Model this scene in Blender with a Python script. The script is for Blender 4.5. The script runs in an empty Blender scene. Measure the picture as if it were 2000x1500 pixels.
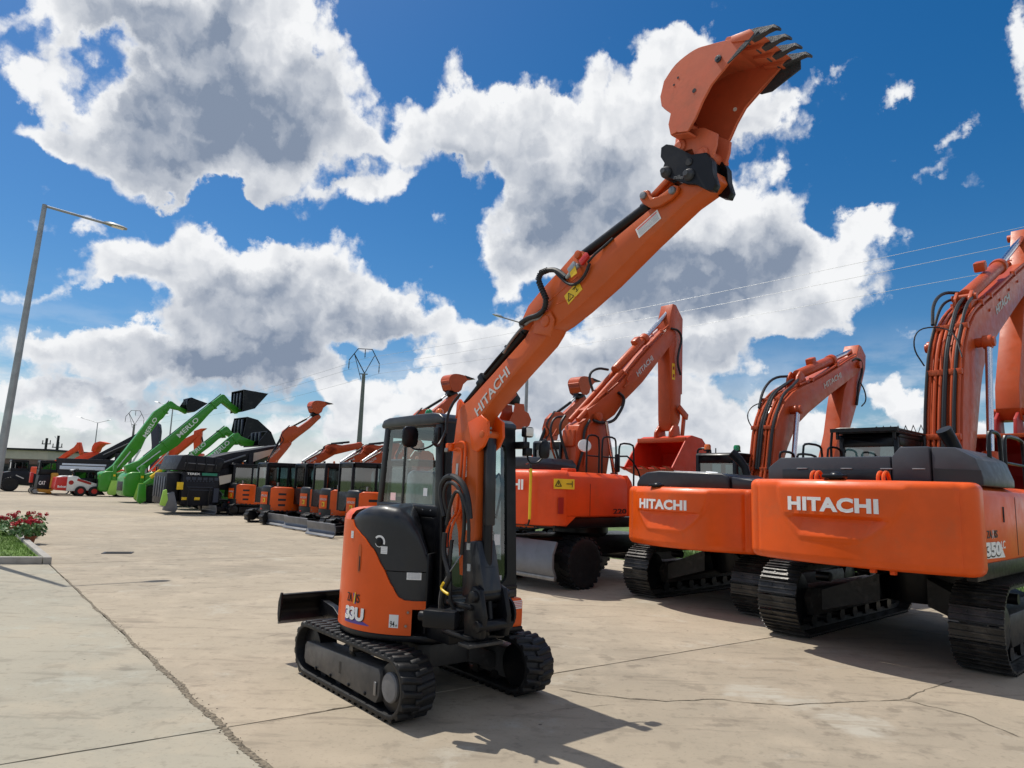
import bpy, bmesh, math, random
import numpy as np
from mathutils import Vector, Matrix, Euler
random.seed(7)
SC = bpy.context.scene
COL = SC.collection
# ---------------------------------------------------------------- camera
CAM_H, CAM_F, PITCH, ROLL = 1.92, 1340.0, math.atan(1340/9000), 0.035
_f = Vector((0, math.cos(PITCH), math.sin(PITCH)))
_u = Vector((0, -math.sin(PITCH), math.cos(PITCH)))
_r = Vector((1, 0, 0))
_R = _r*math.cos(ROLL) + _u*math.sin(ROLL)
_U = _u*math.cos(ROLL) - _r*math.sin(ROLL)
cam = bpy.data.cameras.new('camera')
cam.sensor_width = 36.0
cam.lens = 36.0*CAM_F/2000.0
cam.clip_start = 0.05
cam.clip_end = 6000
cam_o = bpy.data.objects.new('camera', cam)
COL.objects.link(cam_o)
m3 = Matrix((_R, _U, -_f)).transposed()
cam_o.matrix_world = Matrix.Translation((0, 0, CAM_H)) @ m3.to_4x4()
SC.camera = cam_o
# ---------------------------------------------------------------- view
SC.view_settings.view_transform = 'Standard'
SC.view_settings.look = 'None'
SC.view_settings.gamma = 1
SC.view_settings.exposure = 0.0
SC.view_settings.use_curve_mapping = False
SC.cycles.use_denoising = True
SC.cycles.max_bounces = 6
SC.cycles.diffuse_bounces = 3
SC.cycles.glossy_bounces = 3
SC.cycles.transparent_max_bounces = 16
SC.cycles.caustics_reflective = False
SC.cycles.caustics_refractive = False
# ---------------------------------------------------------------- sun
SUN_EL, SUN_AZ = math.radians(62), math.radians(140)      # azimuth counted from +X
sdir = Vector((math.cos(SUN_EL)*math.cos(SUN_AZ), math.cos(SUN_EL)*math.sin(SUN_AZ), math.sin(SUN_EL)))
sun = bpy.data.lights.new('sun', 'SUN')
sun.energy = 4.4
sun.angle = math.radians(0.5)
sun.color = (1.0, 0.95, 0.86)
sun_o = bpy.data.objects.new('sun', sun)
COL.objects.link(sun_o)
sun_o.rotation_euler = (-sdir).to_track_quat('-Z', 'Y').to_euler()
sun_o.location = (-20, 20, 40)
# ---------------------------------------------------------------- world: sky with cumulus
SKY_STRENGTH = 0.1
world = bpy.data.worlds.new('World')
SC.world = world
world.use_nodes = True
world.cycles.sampling_method = 'MANUAL'
world.cycles.sample_map_resolution = 256
NT = world.node_tree
for n in list(NT.nodes):
    NT.nodes.remove(n)


class G:
    """small node-graph writer"""
    def __init__(s, nt):
        s.nt = nt

    def n(s, t, **k):
        x = s.nt.nodes.new(t)
        for a, b in k.items():
            setattr(x, a, b)
        return x

    def put(s, sock, v):
        if hasattr(v, 'is_linked'):
            s.nt.links.new(v, sock)
        else:
            sock.default_value = v

    def math(s, op, a, b=0.0, c=0.0, clamp=False):
        x = s.n('ShaderNodeMath', operation=op, use_clamp=clamp)
        s.put(x.inputs[0], a)
        s.put(x.inputs[1], b)
        if op in ('MULTIPLY_ADD', 'SMOOTH_MAX', 'SMOOTH_MIN'):
            s.put(x.inputs[2], c)
        return x.outputs[0]

    def vm(s, op, a, b=(0, 0, 0), sc=None):
        x = s.n('ShaderNodeVectorMath', operation=op)
        s.put(x.inputs[0], a)
        if op == 'SCALE':
            s.put(x.inputs['Scale'], sc)
        else:
            s.put(x.inputs[1], b)
        return x.outputs['Value'] if op in ('LENGTH', 'DOT_PRODUCT') else x.outputs[0]

    def rng(s, v, a, b, c=0.0, d=1.0, smooth=True):
        x = s.n('ShaderNodeMapRange', interpolation_type='SMOOTHSTEP' if smooth else 'LINEAR')
        s.put(x.inputs[0], v)
        for i, q in enumerate((a, b, c, d)):
            s.put(x.inputs[i+1], q)
        return x.outputs[0]

    def noise(s, vec, scale, detail=4, rough=0.55, lac=2.0, col=False):
        x = s.n('ShaderNodeTexNoise')
        s.put(x.inputs['Vector'], vec)
        x.inputs['Scale'].default_value = scale
        x.inputs['Detail'].default_value = detail
        x.inputs['Roughness'].default_value = rough
        x.inputs['Lacunarity'].default_value = lac
        return x.outputs['Color' if col else 'Fac']

    def mix(s, f, a, b, mode='MIX'):
        x = s.n('ShaderNodeMix', data_type='RGBA', blend_type=mode)
        s.put(x.inputs[0], f)
        s.put(x.inputs[6], a)
        s.put(x.inputs[7], b)
        return x.outputs[2]

    def comb(s, x, y, z):
        c = s.n('ShaderNodeCombineXYZ')
        s.put(c.inputs[0], x)
        s.put(c.inputs[1], y)
        s.put(c.inputs[2], z)
        return c.outputs[0]


def build_sky():
    g = G(NT)

    def noise2(vec, scale, detail=4, rough=0.55, col=False):
        x = g.n('ShaderNodeTexNoise', noise_dimensions='2D')
        g.put(x.inputs['Vector'], vec)
        x.inputs['Scale'].default_value = scale
        x.inputs['Detail'].default_value = detail
        x.inputs['Roughness'].default_value = rough
        return x.outputs['Color' if col else 'Fac']

    def cells(vec, scale):
        x = g.n('ShaderNodeTexVoronoi', voronoi_dimensions='2D', feature='SMOOTH_F1')
        g.put(x.inputs['Vector'], vec)
        x.inputs['Scale'].default_value = scale
        x.inputs['Smoothness'].default_value = 0.35
        return x.outputs['Distance']

    tc = g.n('ShaderNodeTexCoord')
    sep = g.n('ShaderNodeSeparateXYZ')
    g.put(sep.inputs[0], tc.outputs['Generated'])
    X, Y, Z = sep.outputs
    az = g.math('MULTIPLY', g.math('ARCTAN2', X, Y), 57.29578)
    el = g.math('MULTIPLY', g.math('ARCSINE', Z), 57.29578)
    P = g.comb(az, el, 0.0)
    # push the coordinates about with noise of three sizes: ragged, lobed outlines
    w1 = g.vm('SUBTRACT', noise2(P, 0.14, 2, 0.5, True), (0.5, 0.5, 0.5))
    w2 = g.vm('SUBTRACT', noise2(P, 0.55, 6, 0.62, True), (0.5, 0.5, 0.5))
    PD = g.vm('ADD', P, g.vm('SCALE', w2, sc=2.2))
    PW = g.vm('ADD', PD, g.vm('SCALE', w1, sc=7.0))

    def table(blobs, rank, grow):
        """a smooth map of soft ovals, kept as a sum of products of curves"""
        A = np.linspace(-48, 48, 73)[:, None]
        E = np.linspace(-4, 48, 45)[None, :]
        F = np.zeros((73, 45))
        for (a, e, ra, re, rot, w) in blobs:
            c, sn = math.cos(math.radians(rot)), math.sin(math.radians(rot))
            x = ((A-a)*c+(E-e)*sn)/(ra*grow)
            y = (-(A-a)*sn+(E-e)*c)/(re*grow)
            t = np.clip(1-np.sqrt(x*x+y*y), 0, 1)
            F += w*t*t*(3-2*t)
        return np.linalg.svd(F, full_matrices=False), rank

    def field(tab, vec, most=99):
        (u, sv, vt), rank = tab
        rank = min(rank, most)
        sp = g.n('ShaderNodeSeparateXYZ')
        g.put(sp.inputs[0], vec)
        ca = g.math('MULTIPLY_ADD', sp.outputs[0], 1/96, 0.5, clamp=True)      # -48..48 degrees
        ce = g.math('MULTIPLY_ADD', sp.outputs[1], 1/52, 4/52, clamp=True)     # -4..48 degrees
        tot = None
        for k in range(0, rank, 3):
            outs = []
            for src, dat in ((ca, u[:, k:k+3]*np.sqrt(sv[k:k+3])), (ce, (vt[k:k+3].T)*np.sqrt(sv[k:k+3]))):
                cv = g.n('ShaderNodeRGBCurve')
                cm = cv.mapping
                cm.use_clip = False
                cm.extend = 'HORIZONTAL'
                for ch in range(3):
                    pts = cm.curves[ch].points
                    n = dat.shape[0]
                    pts[0].location = (0, dat[0, ch])
                    pts[1].location = (1, dat[-1, ch])
                    for i in range(1, n-1):
                        pts.new(i/(n-1), dat[i, ch])
                cm.update()
                g.put(cv.inputs[1], g.comb(src, src, src))
                outs.append(cv.outputs[0])
            d = g.vm('DOT_PRODUCT', outs[0], outs[1])
            tot = d if tot is None else g.math('ADD', tot, d)
        return tot

    tab = table(CLOUDS, 21, 1.36)
    total = field(tab, PW)
    toward = field(tab, g.vm('ADD', PW, (-1.5, 2.6, 0)), 15)          # the same a little nearer the sun
    grey = field(table(GREYS, 15, 1.6), PW)
    for (a, e, ra, re, rot, w) in WISPS:
        mp = g.n('ShaderNodeMapping', vector_type='TEXTURE')
        g.put(mp.inputs[0], PD)
        mp.inputs['Location'].default_value = (a, e, 0)
        mp.inputs['Rotation'].default_value = (0, 0, math.radians(rot))
        mp.inputs['Scale'].default_value = (ra*1.7, re*1.9, 1)
        total = g.math('ADD', total, g.rng(g.vm('LENGTH', mp.outputs[0]), 1.0, 0.0, 0.0, w))
    # the rest of the sky: broken cumulus of the same kind, away from the photographed part
    far = g.rng(g.math('ABSOLUTE', az), 42, 60)
    far = g.math('MAXIMUM', far, g.rng(el, 46, 60))
    nfar = noise2(g.comb(az, g.math('MULTIPLY', el, 1.4), 0.0), 0.055, 4, 0.5)
    total = g.math('ADD', total, g.math('MULTIPLY', g.rng(nfar, 0.42, 0.62, 0, 1.0, False), far))

    # heaped puffs: rounded cells of three sizes
    def puffs(vec):
        a = g.math('MULTIPLY', cells(vec, 0.17), -0.55)
        a = g.math('MULTIPLY_ADD', cells(vec, 0.43), -0.34, a)
        return g.math('MULTIPLY_ADD', cells(vec, 1.05), -0.20, a)
    p1 = puffs(PD)
    p2 = puffs(g.vm('ADD', PD, (-0.55, 0.95, 0)))
    n1 = noise2(P, 0.40, 7, 0.62)
    dens = g.math('ADD', g.math('ADD', total, g.math('MULTIPLY_ADD', p1, 0.95, 0.46)), g.math('MULTIPLY', g.math('SUBTRACT', n1, 0.5), 0.62))
    alpha = g.rng(dens, 0.31, 0.72)
    # low thin layer towards the horizon
    nh = noise2(g.comb(az, g.math('MULTIPLY', el, 3.2), 0.0), 0.12, 6, 0.6)
    low = g.math('MULTIPLY', g.rng(el, 14.0, 2.0), g.rng(nh, 0.40, 0.64))
    alpha = g.math('MAXIMUM', alpha, g.math('MULTIPLY', low, 0.80))
    alpha = g.math('MAXIMUM', alpha, g.rng(el, 6.0, 0.8, 0, 0.85))
    # sun-side bumps stay white, the far sides and the thick middles go grey
    relief = g.math('SUBTRACT', p1, p2)
    body = g.math('SUBTRACT', toward, total)
    thick = g.rng(dens, 0.50, 1.9)
    soft = noise2(g.vm('ADD', P, (13.0, 40.0, 0)), 0.20, 4, 0.5)
    shade = g.math('MULTIPLY_ADD', thick, 0.42, 0.07)
    soft2 = noise2(g.vm('ADD', PD, (70.0, 15.0, 0)), 0.32, 5, 0.55)
    gcap = g.math('SUBTRACT', 1.0, g.math('POWER', 2.718, g.math('MULTIPLY', g.math('MAXIMUM', grey, 0.0), -1.1)))
    shade = g.math('ADD', shade, g.math('MULTIPLY', g.math('MULTIPLY', gcap, g.math('MULTIPLY_ADD', soft2, 1.1, 0.35)), g.math('MULTIPLY', g.rng(dens, 0.45, 1.05), 1.2)))
    shade = g.math('MULTIPLY_ADD', relief, -0.95, shade)
    shade = g.math('MULTIPLY_ADD', g.math('MAXIMUM', body, -0.25), 0.40, shade)
    shade = g.math('MULTIPLY_ADD', g.math('SUBTRACT', soft, 0.5), 0.55, shade)
    shade = g.math('MULTIPLY_ADD', g.math('SUBTRACT', n1, 0.5), -0.35, shade)
    shade = g.math('MULTIPLY_ADD', low, 0.12, shade)
    shade = g.rng(shade, 0.02, 1.30, 0, 1, False)
    k = 1.0/SKY_STRENGTH
    cloud = g.mix(shade, (0.92*k, 0.93*k, 0.945*k, 1), (0.23*k, 0.285*k, 0.385*k, 1))
    sky = g.n('ShaderNodeTexSky', sky_type='NISHITA')
    sky.sun_disc = False
    sky.sun_elevation = SUN_EL
    sky.sun_rotation = math.pi/2 - SUN_AZ
    sky.altitude = 100
    sky.air_density = 1.0
    sky.dust_density = 0.6
    sky.ozone_density = 3.0
    hs = g.n('ShaderNodeHueSaturation')
    hs.inputs['Saturation'].default_value = SKY_SAT
    hs.inputs['Value'].default_value = SKY_VAL
    g.put(hs.inputs['Color'], sky.outputs[0])
    colr = g.mix(alpha, hs.outputs[0], cloud)
    bg = g.n('ShaderNodeBackground')
    g.put(bg.inputs[0], colr)
    bg.inputs[1].default_value = SKY_STRENGTH
    out = g.n('ShaderNodeOutputWorld')
    g.nt.links.new(bg.outputs[0], out.inputs[0])


SKY_SAT, SKY_VAL = 1.42, 0.95
CLOUDS = [  # azimuth, elevation, radii (degrees), turn, weight
    (-35.51, 30.02, 7.56, 2.7, 19.0, 1.0), (-25.71, 31.28, 8.97, 5.53, 14.0, 1.3), (-22.41, 33.7, 5.34, 2.89, 12.0, 1.0), (-19.7, 27.66, 7.85, 5.35, 10.0, 1.3),
    (-28.3, 24.78, 9.48, 3.8, 13.0, 1.2), (-35.74, 22.45, 4.07, 1.96, 16.0, 0.9), (-37.38, 25.56, 4.0, 1.7, 8.0, 0.8), (-21.29, 23.3, 5.99, 2.04, 10.0, 0.9),
    (-24.38, 22.92, 4.6, 2.0, 11.0, 0.9), (-29.41, 22.02, 3.89, 1.4, 13.0, 0.6), (-38.13, 28.62, 1.39, 0.83, 20.0, -0.9), (-6.83, 30.43, 5.01, 3.27, 4.0, 1.0),
    (-0.78, 28.54, 8.68, 4.13, 2.0, 1.2), (6.09, 27.09, 8.99, 5.33, -1.0, 1.2), (12.28, 29.47, 7.45, 5.45, -4.0, 1.2), (14.47, 32.85, 4.8, 2.75, -5.0, 1.0),
    (19.12, 30.27, 5.79, 4.18, -7.0, 1.0), (-11.49, 26.61, 4.84, 2.26, 6.0, 0.9), (-12.93, 22.58, 4.74, 1.95, 16.0, 0.9), (-9.14, 24.54, 2.66, 1.55, 5.0, 0.7),
    (3.53, 21.98, 7.14, 4.43, 0.0, 1.2), (10.6, 19.9, 9.89, 5.24, -2.0, 1.3), (17.76, 21.9, 4.89, 4.24, -5.0, 1.0), (22.43, 18.03, 7.23, 3.85, -5.0, 1.1),
    (28.32, 19.28, 3.14, 1.64, 7.0, 0.8), (24.58, 14.76, 4.74, 2.31, -4.0, 0.8), (1.0, 17.41, 2.65, 2.08, 1.0, 0.7), (14.0, 14.9, 10.75, 2.87, -2.0, 1.0),
    (-27.08, 16.97, 3.95, 2.6, 10.0, 0.9), (-30.57, 14.09, 6.67, 1.82, 14.0, 0.9), (-36.06, 12.87, 1.47, 0.48, 11.0, 0.6), (-22.04, 14.67, 9.58, 3.52, 8.0, 1.2),
    (-18.65, 11.46, 10.26, 3.63, 6.0, 1.3), (-9.79, 14.32, 5.14, 3.33, 4.0, 1.0), (-23.43, 9.36, 6.64, 2.36, 6.0, 1.0), (-19.09, 16.65, 3.2, 1.97, 7.0, 0.6),
    (-6.31, 13.72, 2.17, 1.68, 3.0, 0.5), (-34.68, 8.69, 4.47, 2.12, 8.0, 0.9), (-30.26, 8.18, 3.59, 2.22, 7.0, 0.9), (-35.15, 5.08, 4.93, 2.1, 6.0, 0.8),
    (-28.61, 4.98, 6.66, 1.88, 5.0, 0.7), (-21.34, 6.77, 5.64, 1.59, 5.0, 0.6), (-15.17, 7.66, 2.42, 1.65, 4.0, 0.8), (-12.59, 5.74, 4.51, 2.08, 3.0, 0.9),
    (-6.85, 7.75, 3.41, 2.55, 3.0, 0.8), (-4.43, 10.85, 3.9, 2.55, 3.0, 0.9), (-0.08, 10.6, 6.09, 3.84, 2.0, 1.0), (7.72, 9.93, 10.21, 4.66, 1.0, 1.2),
    (17.63, 11.12, 5.13, 3.66, -1.0, 1.0), (13.99, 5.38, 8.06, 2.9, 1.0, 0.9), (4.4, 5.19, 6.81, 2.98, 2.0, 0.9), (-4.15, 4.89, 6.4, 2.55, 2.0, 0.8),
    (-18.03, 3.78, 6.98, 1.62, 3.0, 0.7), (28.74, 8.58, 2.16, 1.5, -2.0, 0.9), (22.85, 5.04, 3.27, 2.36, 0.0, 0.9), (27.41, 4.65, 3.03, 1.89, 0.0, 0.9),
    (30.78, 6.47, 1.59, 2.58, -2.0, 0.9), (16.77, 4.19, 3.52, 1.63, 1.0, 0.8), (34.04, 4.24, 3.52, 2.12, 0.0, 0.9), (21.54, 12.99, 5.3, 1.19, -3.0, 0.7),
]
GREYS = [  # azimuth, elevation, radii (degrees), turn, weight
    (-29.27, 29.68, 6.24, 4.52, 15.0, 1.1), (-25.08, 25.87, 9.99, 3.51, 24.0, 1.2), (-32.22, 30.46, 3.15, 2.17, 17.0, 0.7), (-18.34, 26.42, 4.59, 2.19, 9.0, 0.8),
    (-26.2, 32.15, 2.33, 1.92, 14.0, 0.5), (-32.16, 24.83, 3.75, 1.66, 15.0, 0.6), (-37.5, 24.22, 2.13, 0.94, 18.0, 0.4), (-6.15, 26.73, 4.06, 1.91, 4.0, 0.35),
    (-0.17, 24.7, 5.87, 2.75, 2.0, 0.6), (4.85, 22.39, 4.9, 2.4, 0.0, 0.8), (7.47, 25.14, 3.55, 2.33, -1.0, 0.4), (0.9, 20.3, 2.68, 2.45, 1.0, 0.7),
    (10.62, 17.45, 8.11, 2.46, -1.0, 1.1), (14.0, 16.54, 6.23, 2.03, -2.0, 1.0), (20.11, 18.61, 3.53, 2.34, -4.0, 0.6), (10.59, 21.9, 2.6, 1.59, -2.0, 0.3),
    (11.09, 10.79, 10.03, 2.09, 0.0, 0.9), (8.18, 7.4, 7.59, 2.12, 1.0, 0.7), (-15.56, 13.0, 7.77, 2.45, 5.0, 0.9), (-19.3, 9.77, 9.35, 2.22, 5.0, 1.2),
    (-10.53, 12.59, 3.82, 2.09, 4.0, 0.6), (-24.48, 8.85, 5.43, 1.56, 6.0, 1.0), (-22.0, 14.28, 3.44, 1.57, 7.0, 0.5), (-28.49, 13.7, 2.77, 0.93, 9.0, 0.4),
    (-15.81, 16.24, 2.47, 1.21, 6.0, 0.4), (-33.93, 7.36, 2.71, 1.07, 7.0, 0.7), (-35.11, 4.74, 3.47, 1.05, 6.0, 0.6), (-29.99, 5.6, 4.23, 1.11, 5.0, 0.7),
    (-24.22, 6.13, 4.32, 0.98, 5.0, 0.6), (-1.71, 7.98, 5.18, 1.71, 2.0, 0.4), (0.12, 5.05, 6.0, 1.71, 2.0, 0.5), (24.57, 14.37, 3.28, 0.96, -4.0, 0.4),
    (18.77, 8.26, 2.32, 1.22, -1.0, 0.3), (-15.69, 3.91, 4.77, 1.23, 3.0, 0.4),
]
WISPS = [  # azimuth, elevation, radii (degrees), turn, weight
    (22.14, 29.35, 2.99, 0.76, 17.0, 0.44), (35.11, 30.01, 1.45, 0.61, 30.0, 0.48), (30.16, 28.45, 2.11, 0.59, 13.0, 0.48), (38.38, 30.44, 1.36, 1.76, -17.0, 0.72),
    (38.24, 26.8, 1.03, 1.53, -16.0, 0.6), (29.92, 23.88, 1.73, 0.55, 30.0, 0.4), (33.66, 25.02, 1.94, 0.59, 18.0, 0.34), (27.12, 24.7, 0.8, 0.56, -9.0, 0.4),
    (-33.82, 17.06, 1.9, 0.62, 13.0, 0.4), (30.21, 11.86, 0.92, 0.52, -4.0, 0.4), (-6.76, 21.96, 0.8, 1.2, 4.0, 0.4), (22.2, 24.3, 0.86, 1.1, -7.0, 0.4),
    (32.58, 23.21, 2.29, 0.75, 24.0, 0.36), (28.39, 20.73, 2.1, 0.72, 22.0, 0.34), (26.66, 31.15, 1.89, 0.52, 19.0, 0.34), (35.31, 25.97, 1.26, 0.58, 26.0, 0.36),
    (19.63, 34.62, 2.09, 0.59, 12.0, 0.34), (-13.54, 19.32, 2.55, 0.8, 6.0, 0.34), (36.96, 23.28, 1.19, 0.97, -13.0, 0.42),
]
build_sky()
# ================================================================ materials
MAT = {}


def material(name, col, rough=0.5, metal=0.0, var=0.0, scale=6.0, bump=0.0, coat=0.0, spec=0.4, dirt=None, dirt_amt=0.0, col2=None, streak=0.0):
    m = bpy.data.materials.new(name)
    m.use_nodes = True
    nt = m.node_tree
    g = G(nt)
    bs = nt.nodes['Principled BSDF']
    tc = g.n('ShaderNodeTexCoord')
    base = (col[0], col[1], col[2], 1)
    c = base
    if var or col2:
        n = g.noise(tc.outputs['Object'], scale, 5, 0.6)
        if col2:
            c = g.mix(g.rng(n, 0.35, 0.65), base, (col2[0], col2[1], col2[2], 1))
        else:
            lo = tuple(x*(1-var) for x in col)+(1,)
            hi = tuple(min(1, x*(1+var)) for x in col)+(1,)
            c = g.mix(g.rng(n, 0.3, 0.7), lo, hi)
    if dirt:
        d = g.noise(tc.outputs['Object'], scale*0.7, 8, 0.68)
        c = g.mix(g.math('MULTIPLY', g.rng(d, 0.52, 0.72), dirt_amt), c, dirt+(1,))
    g.put(bs.inputs['Base Color'], c)
    if streak:
        # dust and rain marks that ran down the panels
        mp = g.n('ShaderNodeMapping')
        g.put(mp.inputs[0], tc.outputs['Object'])
        mp.inputs['Scale'].default_value = (7.0, 7.0, 0.55)
        s_ = g.noise(mp.outputs[0], 1.6, 6, 0.65)
        c = g.mix(g.math('MULTIPLY', g.rng(s_, 0.52, 0.74), streak), c, (0.40, 0.24, 0.15, 1))
    r = g.noise(tc.outputs['Object'], scale*2.3, 4, 0.6)
    g.put(bs.inputs['Roughness'], g.rng(r, 0.3, 0.7, max(0.02, rough-0.07), min(1, rough+0.09)))
    bs.inputs['Metallic'].default_value = metal
    bs.inputs['Specular IOR Level'].default_value = spec
    bs.inputs['Coat Weight'].default_value = coat
    bs.inputs['Coat Roughness'].default_value = 0.12
    if bump:
        b = g.n('ShaderNodeBump')
        b.inputs['Strength'].default_value = bump
        b.inputs['Distance'].default_value = 0.01
        g.put(b.inputs['Height'], g.noise(tc.outputs['Object'], scale*8, 4, 0.6))
        g.put(bs.inputs['Normal'], b.outputs[0])
    MAT[name] = m
    return m


def glass(name, tint, refl=0.10):
    m = bpy.data.materials.new(name)
    m.use_nodes = True
    nt = m.node_tree
    g = G(nt)
    for n in list(nt.nodes):
        nt.nodes.remove(n)
    tr = g.n('ShaderNodeBsdfTransparent')
    tr.inputs[0].default_value = tint+(1,)
    gl = g.n('ShaderNodeBsdfGlossy')
    gl.inputs[1].default_value = 0.03
    gl.inputs[0].default_value = (1, 1, 1, 1)
    fr = g.n('ShaderNodeFresnel')
    fr.inputs[0].default_value = 1.5
    f = g.math('MULTIPLY_ADD', fr.outputs[0], 0.9, refl)
    mx = g.n('ShaderNodeMixShader')
    g.put(mx.inputs[0], f)
    nt.links.new(tr.outputs[0], mx.inputs[1])
    nt.links.new(gl.outputs[0], mx.inputs[2])
    o = g.n('ShaderNodeOutputMaterial')
    nt.links.new(mx.outputs[0], o.inputs[0])
    MAT[name] = m


material('orange', (0.72, 0.092, 0.006), 0.36, var=0.08, scale=2.0, coat=0.12, spec=0.3, dirt=(0.36, 0.12, 0.05), dirt_amt=0.28, streak=0.3)
material('vermilion', (0.47, 0.072, 0.016), 0.42, var=0.07, scale=3, coat=0.08, spec=0.3, dirt=(0.30, 0.09, 0.04), dirt_amt=0.3)
material('bucket_orange', (0.58, 0.125, 0.055), 0.5, var=0.08, scale=4, dirt=(0.30, 0.10, 0.05), dirt_amt=0.5, bump=0.05)
material('far_orange', (0.74, 0.072, 0.010), 0.42, var=0.08, scale=2, dirt=(0.36, 0.12, 0.05), dirt_amt=0.3, streak=0.3)
material('black_paint', (0.0045, 0.005, 0.007), 0.36, var=0.2, scale=5, spec=0.28, dirt=(0.03, 0.028, 0.026), dirt_amt=0.25)
material('dark_cover', (0.013, 0.015, 0.020), 0.36, spec=0.38, var=0.1, scale=4, coat=0.15, bump=0.02, dirt=(0.07, 0.07, 0.07), dirt_amt=0.2)
material('cover_grey', (0.050, 0.055, 0.066), 0.42, var=0.08, scale=3, dirt=(0.12, 0.12, 0.12), dirt_amt=0.3)
material('rubber', (0.009, 0.0095, 0.011), 0.5, spec=0.3, var=0.3, scale=9, bump=0.2, dirt=(0.06, 0.055, 0.05), dirt_amt=0.3)
material('track_steel', (0.040, 0.039, 0.038), 0.40, metal=0.45, var=0.35, scale=6, dirt=(0.17, 0.15, 0.125), dirt_amt=0.45, bump=0.2)
material('worn_steel', (0.22, 0.22, 0.225), 0.38, metal=0.7, var=0.15, scale=8, dirt=(0.10, 0.09, 0.08), dirt_amt=0.4, bump=0.1)
material('chrome', (0.62, 0.63, 0.66), 0.16, metal=1.0)
material('panel_grey', (0.075, 0.072, 0.070), 0.5, var=0.15, scale=7, dirt=(0.13, 0.12, 0.11), dirt_amt=0.4)
material('boom_orange', (0.52, 0.092, 0.014), 0.42, var=0.07, scale=3, coat=0.08, spec=0.3, dirt=(0.32, 0.10, 0.04), dirt_amt=0.3)
material('frame_grey', (0.028, 0.027, 0.026), 0.5, var=0.15, scale=7, dirt=(0.13, 0.12, 0.11), dirt_amt=0.5)
material('cast_grey', (0.16, 0.16, 0.165), 0.5, var=0.12, scale=9, dirt=(0.08, 0.08, 0.08), dirt_amt=0.5)
material('coupler_grey', (0.045, 0.050, 0.060), 0.5, metal=0.2, var=0.2, scale=14, bump=0.25)
material('hose', (0.012, 0.012, 0.014), 0.45, var=0.2, scale=20)
material('white_sticker', (0.72, 0.72, 0.72), 0.45, var=0.03, scale=20)
material('print_grey', (0.42, 0.42, 0.45), 0.5)
material('print_red', (0.62, 0.15, 0.14), 0.5)
material('ink', (0.012, 0.012, 0.014), 0.5)
material('letter_white', (0.80, 0.80, 0.79), 0.45)
material('letter_grey', (0.55, 0.54, 0.53), 0.45)
material('yellow', (0.80, 0.52, 0.02), 0.45, var=0.05, scale=6)
material('purple', (0.10, 0.06, 0.30), 0.45)
material('seat_cover', (0.80, 0.88, 0.86), 0.3, var=0.15, scale=7, coat=0.3)
material('cab_inside', (0.05, 0.055, 0.06), 0.6, var=0.1, scale=4)
material('beacon_green', (0.0, 0.22, 0.07), 0.12, coat=0.6)
material('beacon_amber', (0.80, 0.16, 0.01), 0.15, coat=0.6)
material('lamp_glass', (0.75, 0.76, 0.72), 0.15, coat=0.5)
material('galvanised', (0.30, 0.32, 0.33), 0.45, metal=0.5, var=0.12, scale=4)
material('concrete_pole', (0.17, 0.18, 0.17), 0.75, var=0.12, scale=3)
material('wire', (0.42, 0.43, 0.45), 0.5, metal=0.3)
material('lime', (0.045, 0.27, 0.018), 0.4, var=0.06, scale=2, coat=0.3)
material('pale_lime', (0.36, 0.62, 0.10), 0.45, var=0.05, scale=3)
material('red_paint', (0.55, 0.020, 0.015), 0.4, var=0.06, scale=3, coat=0.2)
material('deep_red', (0.36, 0.02, 0.015), 0.5, var=0.08, scale=3)
material('white_paint', (0.72, 0.71, 0.68), 0.4, var=0.04, scale=3, coat=0.2)
material('amber_paint', (0.52, 0.26, 0.03), 0.45, var=0.06, scale=3)
material('slate', (0.011, 0.012, 0.017), 0.45, spec=0.25, var=0.12, scale=3, dirt=(0.09, 0.085, 0.08), dirt_amt=0.3)
material('slate_blue', (0.035, 0.045, 0.07), 0.45, var=0.1, scale=3)
material('beige_panel', (0.50, 0.45, 0.38), 0.6, var=0.06, scale=1)
material('brown_wall', (0.16, 0.10, 0.085), 0.7, var=0.3, scale=0.6)
material('terracotta', (0.30, 0.10, 0.05), 0.7, var=0.15, scale=12)
material('petal', (0.52, 0.012, 0.025), 0.5, var=0.3, scale=30)
material('petal_dark', (0.30, 0.01, 0.02), 0.5, var=0.3, scale=30)
material('leaf', (0.055, 0.13, 0.028), 0.5, var=0.4, scale=20)
material('leaf_pale', (0.12, 0.19, 0.05), 0.5, var=0.4, scale=20)
material('stem', (0.10, 0.14, 0.05), 0.6)
material('lawn_blade', (0.13, 0.22, 0.035), 0.6, var=0.4, scale=3)
material('field_blade', (0.10, 0.18, 0.04), 0.6, var=0.5, scale=1.5)
material('kerb_stone', (0.33, 0.31, 0.28), 0.85, var=0.12, scale=5, bump=0.3, dirt=(0.20, 0.18, 0.15), dirt_amt=0.5)
material('soil', (0.10, 0.085, 0.06), 0.95, var=0.3, scale=4, bump=0.5)
glass('cab_glass', (0.76, 0.88, 0.86), 0.06)
glass('shaded_cab_glass', (0.20, 0.28, 0.29), 0.10)  # dark tint stands in for the shade inside the cabs


# ================================================================ mesh helpers
ASSEMBLY = None        # size and place of the assembly being built on its machine


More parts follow.
